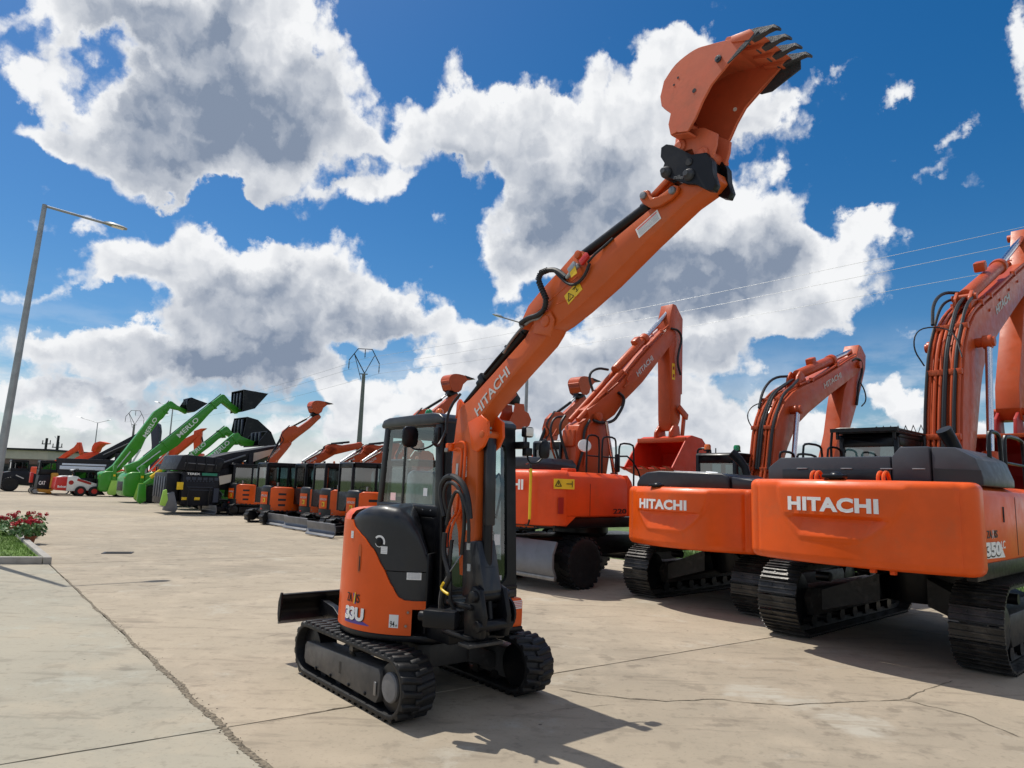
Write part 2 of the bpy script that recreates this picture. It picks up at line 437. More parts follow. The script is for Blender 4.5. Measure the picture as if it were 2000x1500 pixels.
class MB:
    """collects shapes; build() links them as ONE mesh object"""
    def __init__(s):
        s.v, s.f = [], []

    def add(s, vs, fs):
        o = len(s.v)
        s.v += [tuple(p) for p in vs]
        s.f += [[i+o for i in q] for q in fs]
        return s

    def prism(s, prof, y0, y1, fn=None):
        """profile in x,z pushed along y"""
        n = len(prof)
        vs = [(x, y0, z) for x, z in prof]+[(x, y1, z) for x, z in prof]
        if fn:
            vs = [fn(v) for v in vs]
        fs = [list(range(n)), list(range(2*n-1, n-1, -1))]
        fs += [[i, (i+1) % n, n+(i+1) % n, n+i] for i in range(n)]
        return s.add(vs, fs)

    def prismx(s, prof, x0, x1):
        """profile in y,z pushed along x"""
        n = len(prof)
        vs = [(x0, y, z) for y, z in prof]+[(x1, y, z) for y, z in prof]
        fs = [list(range(n)), list(range(2*n-1, n-1, -1))]
        fs += [[i, (i+1) % n, n+(i+1) % n, n+i] for i in range(n)]
        return s.add(vs, fs)

    def prismz(s, prof, z0, z1):
        """profile in x,y pushed along z"""
        n = len(prof)
        vs = [(x, y, z0) for x, y in prof]+[(x, y, z1) for x, y in prof]
        fs = [list(range(n)), list(range(2*n-1, n-1, -1))]
        fs += [[i, (i+1) % n, n+(i+1) % n, n+i] for i in range(n)]
        return s.add(vs, fs)

    def box(s, x0, x1, y0, y1, z0, z1):
        return s.prism([(x0, z0), (x1, z0), (x1, z1), (x0, z1)], y0, y1)

    def obox(s, c, ax, ay, az, sx, sy, sz):
        """box about c along unit axes"""
        c, ax, ay, az = map(Vector, (c, ax, ay, az))
        vs = [c+ax*(i*sx/2)+ay*(j*sy/2)+az*(k*sz/2) for i, j, k in
              ((-1, -1, -1), (1, -1, -1), (1, 1, -1), (-1, 1, -1), (-1, -1, 1), (1, -1, 1), (1, 1, 1), (-1, 1, 1))]
        return s.add(vs, [[0, 3, 2, 1], [4, 5, 6, 7], [0, 1, 5, 4], [1, 2, 6, 5], [2, 3, 7, 6], [3, 0, 4, 7]])

    def frustum(s, a, b, r1, r2, n=16):
        a, b = Vector(a), Vector(b)
        d = (b-a).normalized()
        e1 = d.orthogonal().normalized()
        e2 = d.cross(e1)
        vs = []
        for c, r in ((a, r1), (b, r2)):
            vs += [c+e1*(r*math.cos(2*math.pi*i/n))+e2*(r*math.sin(2*math.pi*i/n)) for i in range(n)]
        fs = [[i, (i+1) % n, n+(i+1) % n, n+i] for i in range(n)]
        return s.add(vs, fs+[list(range(n-1, -1, -1)), list(range(n, 2*n))])

    def cyl(s, a, b, r, n=16):
        return s.frustum(a, b, r, r, n)

    def tube(s, pts, r, n=8, smooth=0):
        pts = [Vector(p) for p in pts]
        for _ in range(smooth):
            q = [pts[0]]
            for i in range(len(pts)-1):
                q += [pts[i].lerp(pts[i+1], 0.25), pts[i].lerp(pts[i+1], 0.75)]
            pts = q+[pts[-1]]
        e1 = None
        vs = []
        m = len(pts)
        for i, p in enumerate(pts):
            d = (pts[min(i+1, m-1)]-pts[max(i-1, 0)]).normalized()
            if e1 is None:
                e1 = d.orthogonal().normalized()
            e1 = (e1-d*e1.dot(d))
            e1 = e1.normalized() if e1.length > 1e-6 else d.orthogonal().normalized()
            e2 = d.cross(e1)
            rr = r[i] if isinstance(r, (list, tuple)) else r
            vs += [p+e1*(rr*math.cos(2*math.pi*k/n))+e2*(rr*math.sin(2*math.pi*k/n)) for k in range(n)]
        fs = []
        for i in range(m-1):
            fs += [[i*n+k, i*n+(k+1) % n, (i+1)*n+(k+1) % n, (i+1)*n+k] for k in range(n)]
        fs += [list(range(n-1, -1, -1)), list(range((m-1)*n, m*n))]
        return s.add(vs, fs)

    def lathe(s, prof, c=(0, 0, 0), axis='z', n=20):
        """profile of (radius, height) turned about an axis through c"""
        vs = []
        for r, h in prof:
            for k in range(n):
                a = 2*math.pi*k/n
                p = (r*math.cos(a), r*math.sin(a), h)
                if axis == 'y':
                    p = (p[0], p[2], p[1])
                elif axis == 'x':
                    p = (p[2], p[0], p[1])
                vs.append((p[0]+c[0], p[1]+c[1], p[2]+c[2]))
        m = len(prof)
        fs = []
        for i in range(m-1):
            fs += [[i*n+k, i*n+(k+1) % n, (i+1)*n+(k+1) % n, (i+1)*n+k] for k in range(n)]
        fs += [list(range(n-1, -1, -1)), list(range((m-1)*n, m*n))]
        return s.add(vs, fs)

    def sheet(s, rows):
        """grid of points, rows of equal length"""
        n = len(rows[0])
        vs = [p for r in rows for p in r]
        fs = [[i*n+k, i*n+k+1, (i+1)*n+k+1, (i+1)*n+k] for i in range(len(rows)-1) for k in range(n-1)]
        return s.add(vs, fs)

    def band(s, pts, y0, y1, t):
        """thick plate following a path in x,z, from y0 to y1, thickness t to its left side"""
        n = len(pts)
        off = []
        for i in range(n):
            a = Vector(pts[max(i-1, 0)])
            b = Vector(pts[min(i+1, n-1)])
            d = (b-a).normalized()
            off.append((pts[i][0]-d.y*t, pts[i][1]+d.x*t))
        for i in range(n-1):
            s.prism([pts[i], pts[i+1], off[i+1], off[i]], y0, y1)
        return s

    def build(s, name, mat, parent=None, bevel=0.0, seg=2, angle=38, smooth=True, weld=True):
        if ASSEMBLY:
            k, t = ASSEMBLY
            s.v = [(x*k+t[0], y*k+t[1], z*k+t[2]) for x, y, z in s.v]
            bevel *= k
        me = bpy.data.meshes.new(name)
        bm = bmesh.new()
        vv = [bm.verts.new(p) for p in s.v]
        for q in s.f:
            try:
                bm.faces.new([vv[i] for i in q])
            except ValueError:
                pass
        if weld:
            bmesh.ops.remove_doubles(bm, verts=bm.verts, dist=1e-5)
        bmesh.ops.recalc_face_normals(bm, faces=bm.faces)
        if bevel > 0:
            ed = [e for e in bm.edges if len(e.link_faces) == 2 and e.calc_face_angle(0) > math.radians(30)]
            bmesh.ops.bevel(bm, geom=ed, offset=bevel, segments=seg, profile=0.5, affect='EDGES', clamp_overlap=True)
        bm.to_mesh(me)
        bm.free()
        if smooth:
            me.polygons.foreach_set('use_smooth', [True]*len(me.polygons))
            me.set_sharp_from_angle(angle=math.radians(angle))
        me.materials.append(MAT[mat] if isinstance(mat, str) else mat)
        o = bpy.data.objects.new(name, me)
        COL.objects.link(o)
        if parent is not None:
            o.parent = parent
        return o


def part_of(name, mesh, parent, loc=(0, 0, 0), rot=(0, 0, 0), scale=(1, 1, 1)):
    """one more piece sharing mesh data"""
    o = bpy.data.objects.new(name, mesh)
    COL.objects.link(o)
    o.parent = parent
    o.location = loc
    o.rotation_euler = rot
    o.scale = scale
    return o


def tag(o, label=None, cat=None, group=None, kind=None):
    for k, v in (('label', label), ('category', cat), ('group', group), ('kind', kind)):
        if v:
            o[k] = v
    return o


def thing(name, label, cat, loc=(0, 0, 0), deg=0.0, group=None, scale=1.0):
    o = bpy.data.objects.new(name, None)
    COL.objects.link(o)
    o.empty_display_size = 0.3
    o.location = loc
    o.rotation_euler = (0, 0, math.radians(deg))
    o.scale = (scale,)*3
    return tag(o, label, cat, group)


def copy_tree(o, parent=None):
    c = o.copy()
    COL.objects.link(c)
    if parent is not None:
        c.parent = parent
    for ch in list(o.children):
        copy_tree(ch, c)
    return c


_glyph = {}


def text_mesh(body, bold=0.0, space=1.0, extrude=0.01):
    key = (body, bold, space, extrude)
    if key not in _glyph:
        cu = bpy.data.curves.new('lettering', 'FONT')
        cu.body = body
        cu.offset = bold
        cu.space_character = space
        cu.extrude = extrude
        cu.resolution_u = 3
        o = bpy.data.objects.new('lettering', cu)
        COL.objects.link(o)
        dg = bpy.context.evaluated_depsgraph_get()
        dg.update()
        me = bpy.data.meshes.new_from_object(o.evaluated_get(dg))
        bpy.data.objects.remove(o)
        co = np.array([v.co[:] for v in me.vertices])
        mn, mx = co.min(0), co.max(0)
        _glyph[key] = ((co-mn)/(mx-mn+1e-9), [list(p.vertices) for p in me.polygons])
        bpy.data.meshes.remove(me)
    return _glyph[key]


def lettering(name, body, mat, parent, o, xd, yd, w, h, bold=0.0, space=1.0, t=0.004, warp=None, shear=0.0):
    """flat print: o = lower-left corner, xd and yd = directions, w x h = size"""
    co, fs = text_mesh(body, bold, space)
    o, xd, yd = Vector(o), Vector(xd).normalized(), Vector(yd).normalized()
    n = xd.cross(yd)
    b = MB()
    vs = []
    for c in co:
        u, v = c[0]*w+c[1]*h*shear, c[1]*h
        if warp:
            vs.append(warp(u, v, c[2]*t))
        else:
            vs.append(o+xd*u+yd*v+n*(c[2]*t))
    b.add(vs, fs)
    return b.build(name, mat, parent, smooth=False, weld=False)


def plate(name, mat, parent, o, xd, yd, w, h, t=0.003, bevel=0.0):
    o, xd, yd = Vector(o), Vector(xd).normalized(), Vector(yd).normalized()
    n = xd.cross(yd)
    b = MB().obox(o+xd*w/2+yd*h/2+n*t/2, xd, yd, n, w, h, t)
    return b.build(name, mat, parent, smooth=False)


def arc(cx, cz, r, a0, a1, n):
    return [(cx+r*math.cos(math.radians(a0+(a1-a0)*i/n)), cz+r*math.sin(math.radians(a0+(a1-a0)*i/n))) for i in range(n+1)]


def track_path(x0, z0, r0, x1, z1, r1, step):
    """points with tangent angle round a loop over two wheels (rear x0, front x1), even spacing"""
    pts = []
    for i in range(25):
        a = math.radians(90+180*i/24)
        pts.append((x0+r0*math.cos(a), z0+r0*math.sin(a)))
    for i in range(25):
        a = math.radians(-90+180*i/24)
        pts.append((x1+r1*math.cos(a), z1+r1*math.sin(a)))
    pts.append(pts[0])
    seg = [math.hypot(pts[i+1][0]-pts[i][0], pts[i+1][1]-pts[i][1]) for i in range(len(pts)-1)]
    tot = sum(seg)
    n = max(8, round(tot/step))
    out = []
    i, acc = 0, 0.0
    for k in range(n):
        d = tot*k/n
        while acc+seg[i] < d:
            acc += seg[i]
            i += 1
        t = (d-acc)/seg[i]
        a, b = pts[i], pts[i+1]
        out.append((a[0]+(b[0]-a[0])*t, a[1]+(b[1]-a[1])*t, math.atan2(b[1]-a[1], b[0]-a[0])))
    return out, tot/n
# ================================================================ ground
def ground_material(name, cols, scale, rough=0.9, bump=0.3, stain=None):
    m = bpy.data.materials.new(name)
    m.use_nodes = True
    g = G(m.node_tree)
    bs = m.node_tree.nodes['Principled BSDF']
    geo = g.n('ShaderNodeNewGeometry')
    oi = g.n('ShaderNodeObjectInfo')
    p = geo.outputs['Position']
    n0 = g.noise(p, scale*0.16, 5, 0.6)
    n1 = g.noise(p, scale, 7, 0.66)
    # broom and trowel streaks run one way
    st = g.n('ShaderNodeMapping')
    g.put(st.inputs[0], p)
    st.inputs['Rotation'].default_value = (0, 0, math.radians(-12))
    st.inputs['Scale'].default_value = (0.55, 2.6, 1)
    n2 = g.noise(st.outputs[0], scale*1.6, 6, 0.66)
    n3 = g.noise(p, scale*26, 3, 0.6)
    n4 = g.noise(g.vm('ADD', p, (3, 71, 0)), scale*3.4, 6, 0.62)
    n5 = g.noise(g.vm('ADD', p, (41, 9, 0)), scale*8.5, 4, 0.6)
    c = g.mix(g.rng(n0, 0.36, 0.64), cols[0]+(1,), cols[1]+(1,))
    c = g.mix(g.math('MULTIPLY', g.rng(n1, 0.46, 0.66), 0.65), c, cols[2]+(1,))
    c = g.mix(g.math('MULTIPLY', g.rng(n2, 0.53, 0.66), 0.45), c, cols[3]+(1,))
    c = g.mix(g.math('MULTIPLY', g.math('MULTIPLY', g.rng(n4, 0.54, 0.66), g.rng(n0, 0.38, 0.58)), 0.62), c, cols[3]+(1,))
    c = g.mix(g.math('MULTIPLY', g.rng(n5, 0.57, 0.70), 0.40), c, cols[3]+(1,))
    pale = g.noise(g.vm('ADD', p, (17, 5, 0)), scale*0.8, 8, 0.72)
    c = g.mix(g.math('MULTIPLY', g.rng(pale, 0.56, 0.68), 0.55), c, cols[4]+(1,))
    c = g.mix(g.math('MULTIPLY', g.rng(n3, 0.56, 0.74), 0.40), c, cols[3]+(1,))
    spot = g.n('ShaderNodeTexVoronoi')
    g.put(spot.inputs['Vector'], p)
    spot.inputs['Scale'].default_value = 2.6
    keep = g.math('MULTIPLY', g.rng(spot.outputs['Distance'], 0.05, 0.03), g.rng(g.noise(p, 1.3, 2), 0.47, 0.53))
    c = g.mix(g.math('MULTIPLY', keep, 0.75), c, (0.05, 0.04, 0.035, 1))
    # pale scrubbed patches and a few darker oily ones
    for (x_, y_, r_, colr, amt) in ((2.54, 7.15, 0.42, cols[4], 0.75), (2.80, 6.85, 0.38, cols[4], 0.7), (3.02, 6.25, 0.40, cols[4], 0.8), (-2.3, 8.6, 0.6, cols[3], 0.5), (-4.9, 9.3, 0.5, cols[3], 0.45), (-1.0, 12.5, 0.9, cols[3], 0.4), (-5.4, 15.2, 1.2, cols[3], 0.4), (1.6, 8.6, 0.5, cols[3], 0.35)):
        dd = g.vm('LENGTH', g.vm('SUBTRACT', p, (x_, y_, 0)))
        f_ = g.rng(g.math('ADD', dd, g.math('MULTIPLY', g.math('SUBTRACT', n4, 0.5), r_*2.4)), r_, r_*0.35)
        c = g.mix(g.math('MULTIPLY', g.math('MULTIPLY', f_, g.rng(n2, 0.36, 0.56)), amt), c, colr+(1,))
    tone = g.math('MULTIPLY_ADD', oi.outputs['Random'], 0.14, 0.93)
    c = g.mix(1.0, c, g.comb(tone, tone, tone), 'MULTIPLY')
    g.put(bs.inputs['Base Color'], c)
    bs.inputs['Roughness'].default_value = rough
    bs.inputs['Specular IOR Level'].default_value = 0.3
    b = g.n('ShaderNodeBump')
    b.inputs['Strength'].default_value = bump
    b.inputs['Distance'].default_value = 0.012
    g.put(b.inputs['Height'], g.math('ADD', n1, g.math('ADD', g.math('MULTIPLY', n2, 0.6), g.math('MULTIPLY', n3, 0.35))))
    g.put(bs.inputs['Normal'], b.outputs[0])
    MAT[name] = m
    return m


ground_material('concrete', [(0.375, 0.315, 0.235), (0.305, 0.262, 0.20), (0.42, 0.352, 0.265), (0.185, 0.155, 0.118), (0.43, 0.40, 0.335)], 1.1)
ground_material('concrete_pale', [(0.345, 0.315, 0.248), (0.295, 0.275, 0.22), (0.385, 0.335, 0.255), (0.185, 0.165, 0.13), (0.375, 0.375, 0.32)], 1.1)
material('joint_dirt', (0.17, 0.14, 0.10), 0.95, var=0.4, scale=7, bump=0.5)
material('field_grass', (0.085, 0.13, 0.035), 0.95, var=0.35, scale=0.6, bump=0.3)
material('lawn', (0.10, 0.17, 0.028), 0.9, var=0.35, scale=3, bump=0.5)

MB().add([(-2500, -600, -0.14), (2500, -600, -0.14), (2500, 4500, -0.14), (-2500, 4500, -0.14)], [[0, 1, 2, 3]]).build('field_ground', 'field_grass', smooth=False)['kind'] = 'structure'

JO = Vector((-2.13, 5.64, 0))
JA = Vector((0.631, -0.776, 0)).normalized()      # towards the camera, along the long joint
JB = Vector((0.815, 0.580, 0)).normalized()       # across
yard = MB().add([tuple(JO+JA*a+JB*b+Vector((0, 0, -0.03))) for a, b in ((40, -62), (40, 13.2), (-98, 13.2), (-98, -62))], [[0, 1, 2, 3]]).build('yard', 'joint_dirt', smooth=False)
yard['kind'] = 'structure'
us = [0, 11.6, 23.2, 34.8]
us = [-92.8+11.6*i for i in range(12)]
vs_ = [-60, -49.0, -38, -27, -18, -9.0, 0.0, 9.6, 13.0]
rnd = random.Random(3)


def wavy(p, q, n, amp, sd):
    r = random.Random(sd)
    ph = [r.uniform(0, 6.28) for _ in range(4)]
    return [(p[0]+(q[0]-p[0])*i/n, p[1]+(q[1]-p[1])*i/n, amp*(math.sin(i*1.7+ph[0])+0.6*math.sin(i*3.9+ph[1])+0.4*r.uniform(-1, 1)) if 0 < i < n else 0) for i in range(n+1)]


for i in range(len(us)-1):
    for j in range(len(vs_)-1):
        u0, u1, v0, v1 = us[i], us[i+1], vs_[j], vs_[j+1]
        g_ = 0.008 if abs(u0) < 30 else 0.02
        near = -24 < u0 < 13 and -19 < v0 < 9
        n = 46 if near else 1
        ring = []
        for k, (p, q) in enumerate((((u0+g_, v0+g_), (u1-g_, v0+g_)), ((u1-g_, v0+g_), (u1-g_, v1-g_)), ((u1-g_, v1-g_), (u0+g_, v1-g_)), ((u0+g_, v1-g_), (u0+g_, v0+g_)))):
            w = wavy(p, q, n, 0.006 if near else 0, i*31+j*7+k)
            for (a, b, d) in w[:-1]:
                nrm = [(0, 1), (-1, 0), (0, -1), (1, 0)][k]
                ring.append((a+nrm[0]*abs(d), b+nrm[1]*abs(d)))
        pts = [JO+JA*a+JB*b for a, b in ring]
        m = len(pts)
        vs = [(p.x, p.y, 0.0) for p in pts]+[(p.x, p.y, -0.06) for p in pts]
        fs = [list(range(m))]+[[a, (a+1) % m, m+(a+1) % m, m+a] for a in range(m)]
        MB().add(vs, fs).build('concrete_slab', 'concrete_pale' if v1 <= 0.01 else 'concrete', yard, smooth=False, weld=False)
# cracks: thin dirt-filled lines with a wandering edge
material('crack_dirt', (0.165, 0.138, 0.10), 0.95, var=0.55, scale=26, bump=0.5)


def crack(pts, w, sd):
    r = random.Random(sd)
    pts = [Vector((x, y, 0.004)) for x, y in pts]
    fine = []
    for a, b in zip(pts, pts[1:]):
        k = max(3, int((b-a).length/0.09))
        for i in range(k):
            d = (b-a).normalized()
            nn = Vector((-d.y, d.x, 0))
            fine.append(a.lerp(b, i/k)+nn*r.gauss(0, 0.012))
    fine.append(pts[-1])
    rows = []
    for i, p in enumerate(fine):
        d = (fine[min(i+1, len(fine)-1)]-fine[max(i-1, 0)]).normalized()
        nn = Vector((-d.y, d.x, 0))
        h = w*r.uniform(0.25, 1.0)*(0.4 if i in (0, len(fine)-1) else 1)
        rows.append([tuple(p-nn*h), tuple(p+nn*h)])
    MB().sheet(rows).build('crack', 'crack_dirt', yard, smooth=False)


crack([(0.55, 6.95), (0.92, 6.83), (1.29, 6.74), (1.52, 6.71), (1.98, 6.82), (2.38, 6.73), (2.66, 6.71), (3.1, 6.84), (3.9, 7.01)], 0.011, 1)
crack([(3.9, 7.01), (4.35, 7.42), (4.88, 7.8)], 0.011, 2)
crack([(3.9, 7.01), (4.23, 6.63), (4.32, 6.06)], 0.010, 3)
crack([(-1.9, 5.75), (-1.55, 6.02), (-1.1, 6.45)], 0.006, 4)
crack([(0.0, 6.1), (0.5, 6.35), (1.0, 6.55)], 0.004, 5)
crack([(-3.0, 8.6), (-2.4, 9.4), (-2.2, 10.4)], 0.004, 6)
# dirt that has gathered in the long joint
for (a0, a1, w, sd) in ((-9.2, -3.0, 0.016, 10), (-3.0, 1.5, 0.026, 11), (1.5, 5.2, 0.020, 12)):
    r = random.Random(sd)
    rows = []
    n = int((a1-a0)/0.022)
    wl, wr = 1.0, 1.0
    for k in range(n+1):
        c = JO+JA*(a0+(a1-a0)*k/n)+Vector((0, 0, 0.0035))+JB*(0.012*math.sin(k*0.11)+0.008*math.sin(k*0.037))
        wl = 0.8*wl+0.2*r.uniform(0.0, 2.2)
        wr = 0.8*wr+0.2*r.uniform(0.0, 2.2)
        rows.append([tuple(c-JB*w*wl*r.uniform(0.6, 1.3)), tuple(c+JB*w*wr*r.uniform(0.6, 1.3))])
    MB().sheet(rows).build('joint_fill', 'crack_dirt', yard, smooth=False)
# crumbs lying in and beside the joint
r = random.Random(21)
cb = MB()
for k in range(420):
    a = r.uniform(-6, 4.5)
    q = JO+JA*a+JB*r.gauss(0, 0.035)
    s = r.uniform(0.0015, 0.0045)
    cb.obox((q.x, q.y, 0.003+s*0.4), Vector((r.gauss(0, 1), r.gauss(0, 1), 0.01)).normalized(), (0, 0, 1), (1, 0, 0), s*2, s*1.2, s*2)
o = cb.build('grit', 'crack_dirt', yard, smooth=False, weld=False)
o['kind'] = 'stuff'
# ================================================================ the mini excavator in front
def lug_mesh(mat, ln, wd, ht, skew):
    b = MB()
    l0, l1 = ln/2, ln*0.28
    b.add([(-l0-skew, 0, 0.004), (l0-skew, 0, 0.004), (l0+skew, wd, 0.004), (-l0+skew, wd, 0.004),
           (-l1-skew, 0.006, -ht), (l1-skew, 0.006, -ht), (l1+skew, wd-0.012, -ht), (-l1+skew, wd-0.012, -ht)],
          [[0, 3, 2, 1], [4, 5, 6, 7], [0, 1, 5, 4], [1, 2, 6, 5], [2, 3, 7, 6], [3, 0, 4, 7]])
    o = b.build('tread_lug', mat, None, bevel=0.004, seg=1)
    me = o.data
    bpy.data.objects.remove(o)
    return me


def ring_belt(x0, z0, r0, x1, z1, r1, y0, y1, t):
    b = MB()

    def loop(d):
        p = [(x0+(r0-d)*math.cos(math.radians(90+180*i/20)), z0+(r0-d)*math.sin(math.radians(90+180*i/20))) for i in range(21)]
        n = 10
        p += [(x0+(x1-x0)*i/n, (z0-r0+d)+((z1-r1)-(z0-r0))*i/n) for i in range(1, n)]
        p += [(x1+(r1-d)*math.cos(math.radians(-90+180*i/20)), z1+(r1-d)*math.sin(math.radians(-90+180*i/20))) for i in range(21)]
        p += [(x1+(x0-x1)*i/n, (z1+r1-d)+((z0+r0)-(z1+r1))*i/n) for i in range(1, n)]
        return p
    o, i_ = loop(0), loop(t)
    rows = []
    for q, y in ((o, y0), (o, y1), (i_, y1), (i_, y0), (o, y0)):
        rows.append([(x, y, z) for x, z in q]+[(q[0][0], y, q[0][1])])
    return b.sheet(rows)


def rounded(pts, i0, i1, k=4):
    """replace the stretch i0..i1 of a polyline by a smooth curve through the same points"""
    out = list(pts[:i0])
    for i in range(i0, i1):
        p0, p1, p2, p3 = pts[max(i-1, i0)], pts[i], pts[i+1], pts[min(i+2, i1)]
        for j in range(k):
            t = j/k
            out.append(tuple(0.5*(2*b+(c-a)*t+(2*a-5*b+4*c-d)*t*t+(3*b-a-3*c+d)*t**3) for a, b, c, d in zip(p0, p1, p2, p3)))
    return out+list(pts[i1:])


R_BODY = 0.785


def cyl_pt(R, phi, z):
    a = math.radians(phi)
    return (R*math.cos(a), R*math.sin(a), z)


def shell(phis, zlo, zhi, R, rho=0.0, inner=None, lip=0.02, nz=6):
    """part of a round body wall; top rolls inwards over radius rho and then runs in to radius inner"""
    cols = []
    for p in phis:
        lo, hi = zlo(p), zhi(p)
        c = [cyl_pt(R-lip, p, lo), cyl_pt(R, p, lo)]
        top = hi-rho
        for i in range(1, nz+1):
            c.append(cyl_pt(R, p, lo+(top-lo)*i/nz))
        if rho > 0:
            for i in range(1, 6):
                a = math.radians(90*i/5)
                c.append(cyl_pt(R-rho+rho*math.cos(a), p, top+rho*math.sin(a)))
            if inner:
                c.append(cyl_pt(inner, p, hi+0.015))
        else:
            c.append(cyl_pt(R-lip, p, hi))
        cols.append(c)
    return MB().sheet(cols)


def lerp_table(tab):
    def fn(p):
        for (a, va), (b, vb) in zip(tab, tab[1:]):
            if a <= p <= b:
                t = (p-a)/(b-a)
                t = t*t*(3-2*t)*0.4+t*0.6
                return va+(vb-va)*t
        return tab[0][1] if p < tab[0][0] else tab[-1][1]
    return fn


def near_mini():
    M = thing('mini_excavator', 'small orange excavator standing alone in front with its bucket raised high against the sky', 'excavator', (-0.82, 7.0, 0), -50.2)
    # ---- tracks
    for sy in (-1, 1):
        ya, yb = (-0.81, -0.49) if sy < 0 else (0.50, 0.83)
        bl = ring_belt(-0.80, 0.265, 0.238, 0.80, 0.265, 0.238, ya, yb, 0.035).build('track_belt', 'rubber', M, bevel=0.006)
        pth, st = track_path(-0.80, 0.265, 0.238, 0.80, 0.265, 0.238, 0.105)
        w = (yb-ya)/2
        la, lb = lug_mesh('rubber', 0.066, w+0.03, 0.027, -0.016), lug_mesh('rubber', 0.066, w+0.03, 0.027, 0.016)
        for k, (x, z, a) in enumerate(pth):
            part_of('tread_lug', la, M, (x, ya, z), (0, -a, 0))
            j = (k+1) % len(pth)
            mx, mz = (x+pth[j][0])/2, (z+pth[j][1])/2
            da = (pth[j][2]-a+math.pi) % (2*math.pi)-math.pi
            part_of('tread_lug', lb, M, (mx, yb-w-0.03, mz), (0, -(a+da/2), 0))
        yo = ya if sy < 0 else yb
        s = -1 if sy < 0 else 1
        yin = yo-s*0.02
        fr = MB().prism([(-0.80, 0.13), (0.60, 0.10), (0.645, 0.16), (0.655, 0.33), (0.62, 0.375), (-0.80, 0.335), (-0.84, 0.29), (-0.84, 0.17)], yin, yin-s*0.20)
        f = fr.build('track_frame', 'panel_grey', M, bevel=0.006)
        ys = yin+s*0.0015
        MB().box(-0.085, -0.045, ys, ys-s*0.002, 0.19, 0.29).build('slot', 'ink', f)
        for bx in (-0.55, -0.24, 0.12, 0.42):
            MB().lathe([(0.016, 0), (0.016, 0.012*s), (0.010, 0.016*s)], (bx, yin, 0.135), 'y', 8).build('bolt', 'black_paint', f)
        MB().cyl((0.80, yin-s*0.03, 0.265), (0.80, yin-s*0.25, 0.265), 0.19, 24).build('sprocket', 'black_paint', M, bevel=0.006)
        MB().lathe([(0.118, -0.05*s), (0.118, 0.0), (0.108, 0.012*s), (0.06, 0.016*s), (0.0005, 0.018*s)], (0.80, yin-s*0.01, 0.265), 'y', 28).build('sprocket_cover', 'cast_grey', M)
        MB().cyl((-0.80, yin-s*0.06, 0.265), (-0.80, yin-s*0.24, 0.265), 0.185, 24).build('idler', 'black_paint', M, bevel=0.006)
        MB().obox((0.60, yin+s*0.012, 0.215), (1, 0, 0), (0, 1, 0), (0, 0, 1), 0.035, 0.012, 0.11).build('grease_port', 'worn_steel', M, bevel=0.012, seg=3)
        MB().cyl((0.08, yin-s*0.02, 0.425), (0.08, yin-s*0.2, 0.425), 0.035, 12).cyl((0.08, yin-s*0.02, 0.41), (0.08, yin-s*0.06, 0.36), 0.018, 8).build('carrier_roller', 'track_steel', M)
        for rx in (-0.52, -0.2, 0.15, 0.45):
            MB().cyl((rx, yin-s*0.06, 0.09), (rx, yin-s*0.22, 0.09), 0.055, 12).build('track_roller', 'black_paint', M)
        # leg from the centre frame out to the track
        for xx in (-0.42, 0.36):
            b = MB()
            b.add([(xx-0.13, s*0.15, 0.30), (xx+0.13, s*0.15, 0.30), (xx+0.13, s*0.15, 0.47), (xx-0.13, s*0.15, 0.47),
                   (xx-0.10, s*0.60, 0.16), (xx+0.10, s*0.60, 0.16), (xx+0.10, s*0.60, 0.30), (xx-0.10, s*0.60, 0.30)],
                  [[0, 3, 2, 1], [4, 5, 6, 7], [0, 1, 5, 4], [1, 2, 6, 5], [2, 3, 7, 6], [3, 0, 4, 7]])
            b.build('cross_leg', 'frame_grey', M, bevel=0.01)
    MB().prismz([(-0.5, -0.3), (0.45, -0.3), (0.52, -0.2), (0.52, 0.2), (0.45, 0.3), (-0.5, 0.3)], 0.28, 0.48).build('centre_frame', 'frame_grey', M, bevel=0.015)
    MB().lathe([(0.36, 0.47), (0.36, 0.53), (0.33, 0.54), (0.33, 0.57)], n=36).build('slew_ring', 'black_paint', M)
    # ---- blade at the back
    b = MB().band([(-1.535, 0.40), (-1.565, 0.47), (-1.565, 0.58), (-1.53, 0.69)], -0.80, 0.80, -0.03)
    bl = b.build('dozer_blade', 'black_paint', M, bevel=0.004)
    for y in (-0.80, 0.785):
        MB().prism([(-1.55, 0.395), (-1.58, 0.47), (-1.58, 0.60), (-1.535, 0.70), (-1.505, 0.70), (-1.515, 0.40)], y, y+0.02).build('end_plate', 'black_paint', bl, bevel=0.003)
    MB().box(-1.555, -1.53, -0.8, 0.8, 0.375, 0.41).build('cutting_edge', 'worn_steel', bl, bevel=0.004)
    for y in (-0.34, 0.26):
        MB().prism([(-1.53, 0.44), (-1.53, 0.60), (-1.20, 0.56), (-0.85, 0.40), (-0.45, 0.36), (-0.45, 0.26), (-0.90, 0.28), (-1.25, 0.42)], y, y+0.08).build('blade_arm', 'black_paint', M, bevel=0.008)
    MB().cyl((-1.5, 0, 0.60), (-0.95, 0, 0.52), 0.04).cyl((-0.95, 0, 0.52), (-0.6, 0, 0.47), 0.055).build('blade_cylinder', 'black_paint', M)
    # ---- upper deck
    deck = [cyl_pt(0.765, p, 0)[:2] for p in range(34, 327, 8)]+[(0.66, -0.40), (0.74, -0.24), (0.76, 0.24), (0.76, 0.60), (0.74, 0.65), (0.66, 0.66)]
    MB().prismz(deck, 0.545, 0.60).build('upper_deck', 'black_paint', M, bevel=0.012)
    phis = list(range(-185, -104, 5))+[-102, -98, -95, -92, -89, -86]+list(range(-84, -46, 2))+[-46, -44, -42, -40, -38.5]
